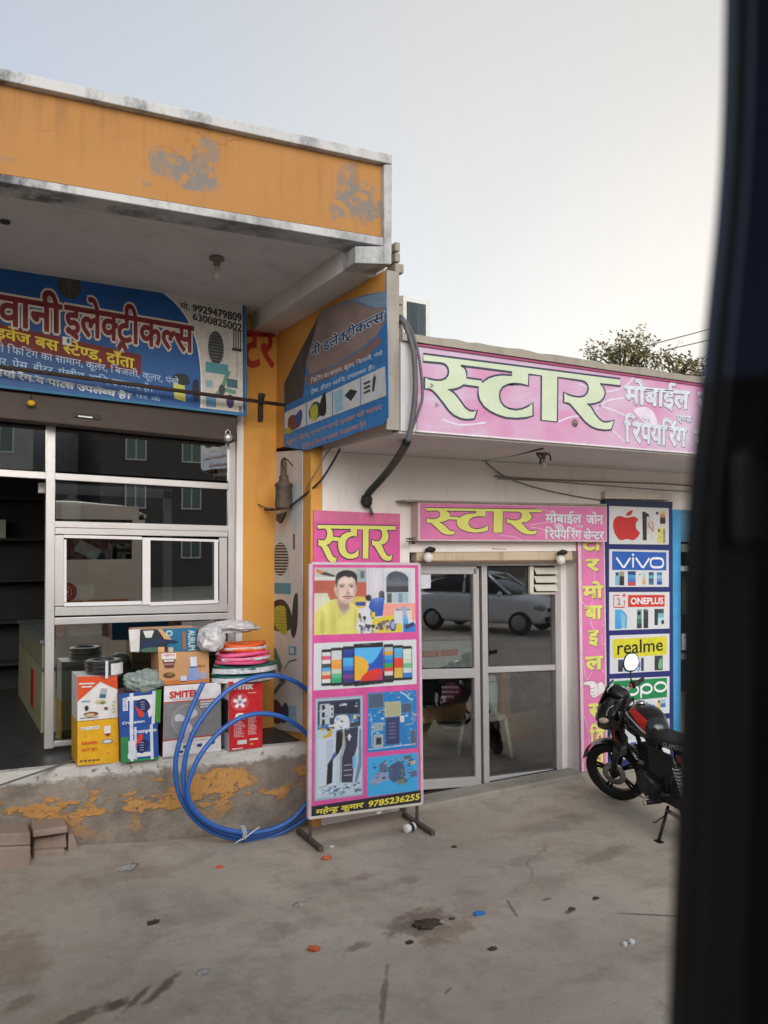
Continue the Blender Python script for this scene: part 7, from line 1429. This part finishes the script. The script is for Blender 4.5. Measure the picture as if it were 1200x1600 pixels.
mb = MB(); pr = Pr(mb, [(2.82, YBU - .019, 2.53), (1.25, YBU - .019, 2.53), (1.25, YBU - .019, 2.40), (2.82, YBU - .019, 2.40)], (0, 1, 0)); pr.text('MISHRA TRAVELS', 0, 0, 1, 1, C(214, 190, 60), .002, .03); mb.build('lettering', bus, fix=False)
mb = MB(); pr = Pr(mb, [(2.8, YBU, 1.72), (1.0, YBU, 1.72), (1.0, YBU, 1.1), (2.8, YBU, 1.1)], (0, 1, 0)); pr.rect(0, .55, 1, .75, C(206, 130, 60), .002)
for r_ in (.075, .055, .03): pr.stroke([(.52 + r_ * cos(2 * pi * i / 20), .33 + r_ * 2.9 * sin(2 * pi * i / 20)) for i in range(20)], .03, C(180, 44, 40), .002, True)
mb.build('emblem', bus, fix=False)
for x in (1.6, -5.2):
    mb = MB(); mb.torus((x, .12, .48), .36, .12, RUB, 'Y', 28, 10); w_ = mb.build('wheel', bus); mb = MB(); mb.lathe([(0, .14), (.1, .14), (.25, .18), (.27, .1)], C(160, 160, 160), (x, .06, .48), 'Y', 20); mb.build('rim', w_)
# ------------------------------------------------------------------ cars on the road, seen in the door glass
def car(loc, rz, col, label):
    t = thing('parked_car', label, 'car', loc); m = Matrix.Translation(loc) @ Matrix.Rotation(rz, 4, 'Z'); P = M('car_paint_%d' % col[0], col, .2, .02, 3, coat=1.0); GLB = M('car_glass', (16, 20, 22), .05, 0, coat=1)
    b = nb_(m); b.loft([((-1.9, 0, .58), (0, .70, 0), (0, 0, .28), .45), ((-1.75, 0, .62), (0, .82, 0), (0, 0, .40), .4), ((-.6, 0, .62), (0, .84, 0), (0, 0, .40), .35), ((.8, 0, .62), (0, .84, 0), (0, 0, .38), .35), ((1.5, 0, .58), (0, .80, 0), (0, 0, .33), .38), ((1.85, 0, .50), (0, .66, 0), (0, 0, .22), .5)], P, 28); b.build('body', t, sub=1)
    b = nb_(m); b.loft([((.95, 0, 1.0), (0, .72, 0), (0, 0, .02), .5), ((.3, 0, 1.2), (0, .66, 0), (0, 0, .24), .5), ((-.5, 0, 1.22), (0, .66, 0), (0, 0, .28), .5), ((-1.3, 0, 1.16), (0, .64, 0), (0, 0, .26), .5), ((-1.75, 0, 1.0), (0, .66, 0), (0, 0, .05), .5)], GLB, 28); b.build('windows', t, sub=1)
    b = nb_(m); b.loft([((.30, 0, 1.46), (0, .52, 0), (0, 0, .02), .6), ((-.2, 0, 1.51), (0, .56, 0), (0, 0, .02), .6), ((-1.0, 0, 1.50), (0, .56, 0), (0, 0, .02), .6), ((-1.5, 0, 1.40), (0, .54, 0), (0, 0, .02), .6)], P, 18)
    for s in (-1, 1): b.tube([(.92, s * .70, 1.0), (.28, s * .54, 1.45)], .04, P, 8); b.tube([(-.35, s * .69, 1.0), (-.35, s * .57, 1.47)], .04, P, 8)
    b.build('roof', t)
    for s in (-1, 1):
        b = nb_(m); b.ball((1.62, s * .58, .68), (.20, .17, .085), M('car_lamp', (150, 156, 160), .08, 0, coat=1), 14, 9); b.build('headlight', t)
        for x in (1.2, -1.2): b = nb_(m); b.torus((x, s * .74, .31), .22, .09, RUB, 'Y', 26, 10); w_ = b.build('wheel', t); b = nb_(m); b.lathe([(0, s * .09), (.19, s * .085), (.2, 0)], C(150, 150, 152), (x, s * .74, .31), 'Y', 18); b.build('rim', w_)
        b = nb_(m); b.ball((.75, s * .92, 1.0), (.06, .10, .07), P, 10, 7); b.build('mirror', t)
    b = nb_(m); b.box(1.72, 1.86, -.42, .42, .58, .66, BLACK); b.box(1.78, 1.88, -.55, .55, .34, .46, BLACK); b.build('grille', t, bevel=.02); b = nb_(m); b.box(1.882, 1.89, -.25, .25, .47, .57, WH); b.build('number_plate', t)
car((12.7, -4.6, 0), radians(62), (232, 234, 236), 'white hatchback car on the road, seen mirrored in the glass door')
# ------------------------------------------------------------------ buildings across the road (mirrored in the glass)
def far(x0, x1, y, h, col, label, wins):
    t = thing('street_building', label, 'building', ((x0 + x1) / 2, y, 0)); mb = MB(); mb.box(x0, x1, y - 8, y, 0, h, M('far_wall_%d' % col[0], col, .9, .15, 2)); mb.build('wall', t); 
    for (a, b_, z0, z1) in wins:
        mb = MB(); mb.box(x0 + a, x0 + b_, y + .002, y + .03, z0, z1, M('far_window', (60, 84, 76), .08, .1, coat=1)); w_ = mb.build('window', t); mb = MB()
        for (u0, u1, v0, v1) in ((a - .06, a, z0 - .06, z1 + .06), (b_, b_ + .06, z0 - .06, z1 + .06), (a, b_, z0 - .06, z0), (a, b_, z1, z1 + .06), ((a + b_) / 2 - .025, (a + b_) / 2 + .025, z0, z1)): mb.box(x0 + u0, x0 + u1, y + .002, y + .07, v0, v1, GREYW)
        mb.build('frame', w_)
far(-16, -.6, -28, 5.4, (150, 150, 148), 'grey two storey house across the road mirrored in the shop window', [(x, x + 1.3, z, z + 1.3) for x in (2, 5, 8, 11, 14, 15.4) for z in (1.2, 4.0)])
far(7.2, 15.5, -27, 9.0, (84, 80, 78), 'tall dark building across the road mirrored in the shop window', [(x, x + .9, z, z + 1.2) for x in (1.2, 4, 6.6) for z in (1.5, 4.0, 6.4)])
far(1.2, 9.5, -34, 11.5, (150, 152, 156), 'tall pale grey house added far across the road to block bright sky in the window reflection', [(1, 2, 1.2, 2.6), (4, 5, 1.2, 2.6)])  # added tall filler, hides the sun's white glare in the mirrored gap
far(-.4, 4.2, -27.5, 8.6, (156, 156, 152), 'narrow grey tower house across the road mirrored in the left shop window', [(x, x + 1.1, z, z + 1.2) for x in (.5, 2.6) for z in (1.5, 4.2, 6.5)])
far(20, 40, -29, 4.8, (140, 132, 124), 'long low building at the far right across the road', [(x, x + 1.2, z, z + 1.2) for x in (2, 6, 10, 14) for z in (1.2, 3.6)])
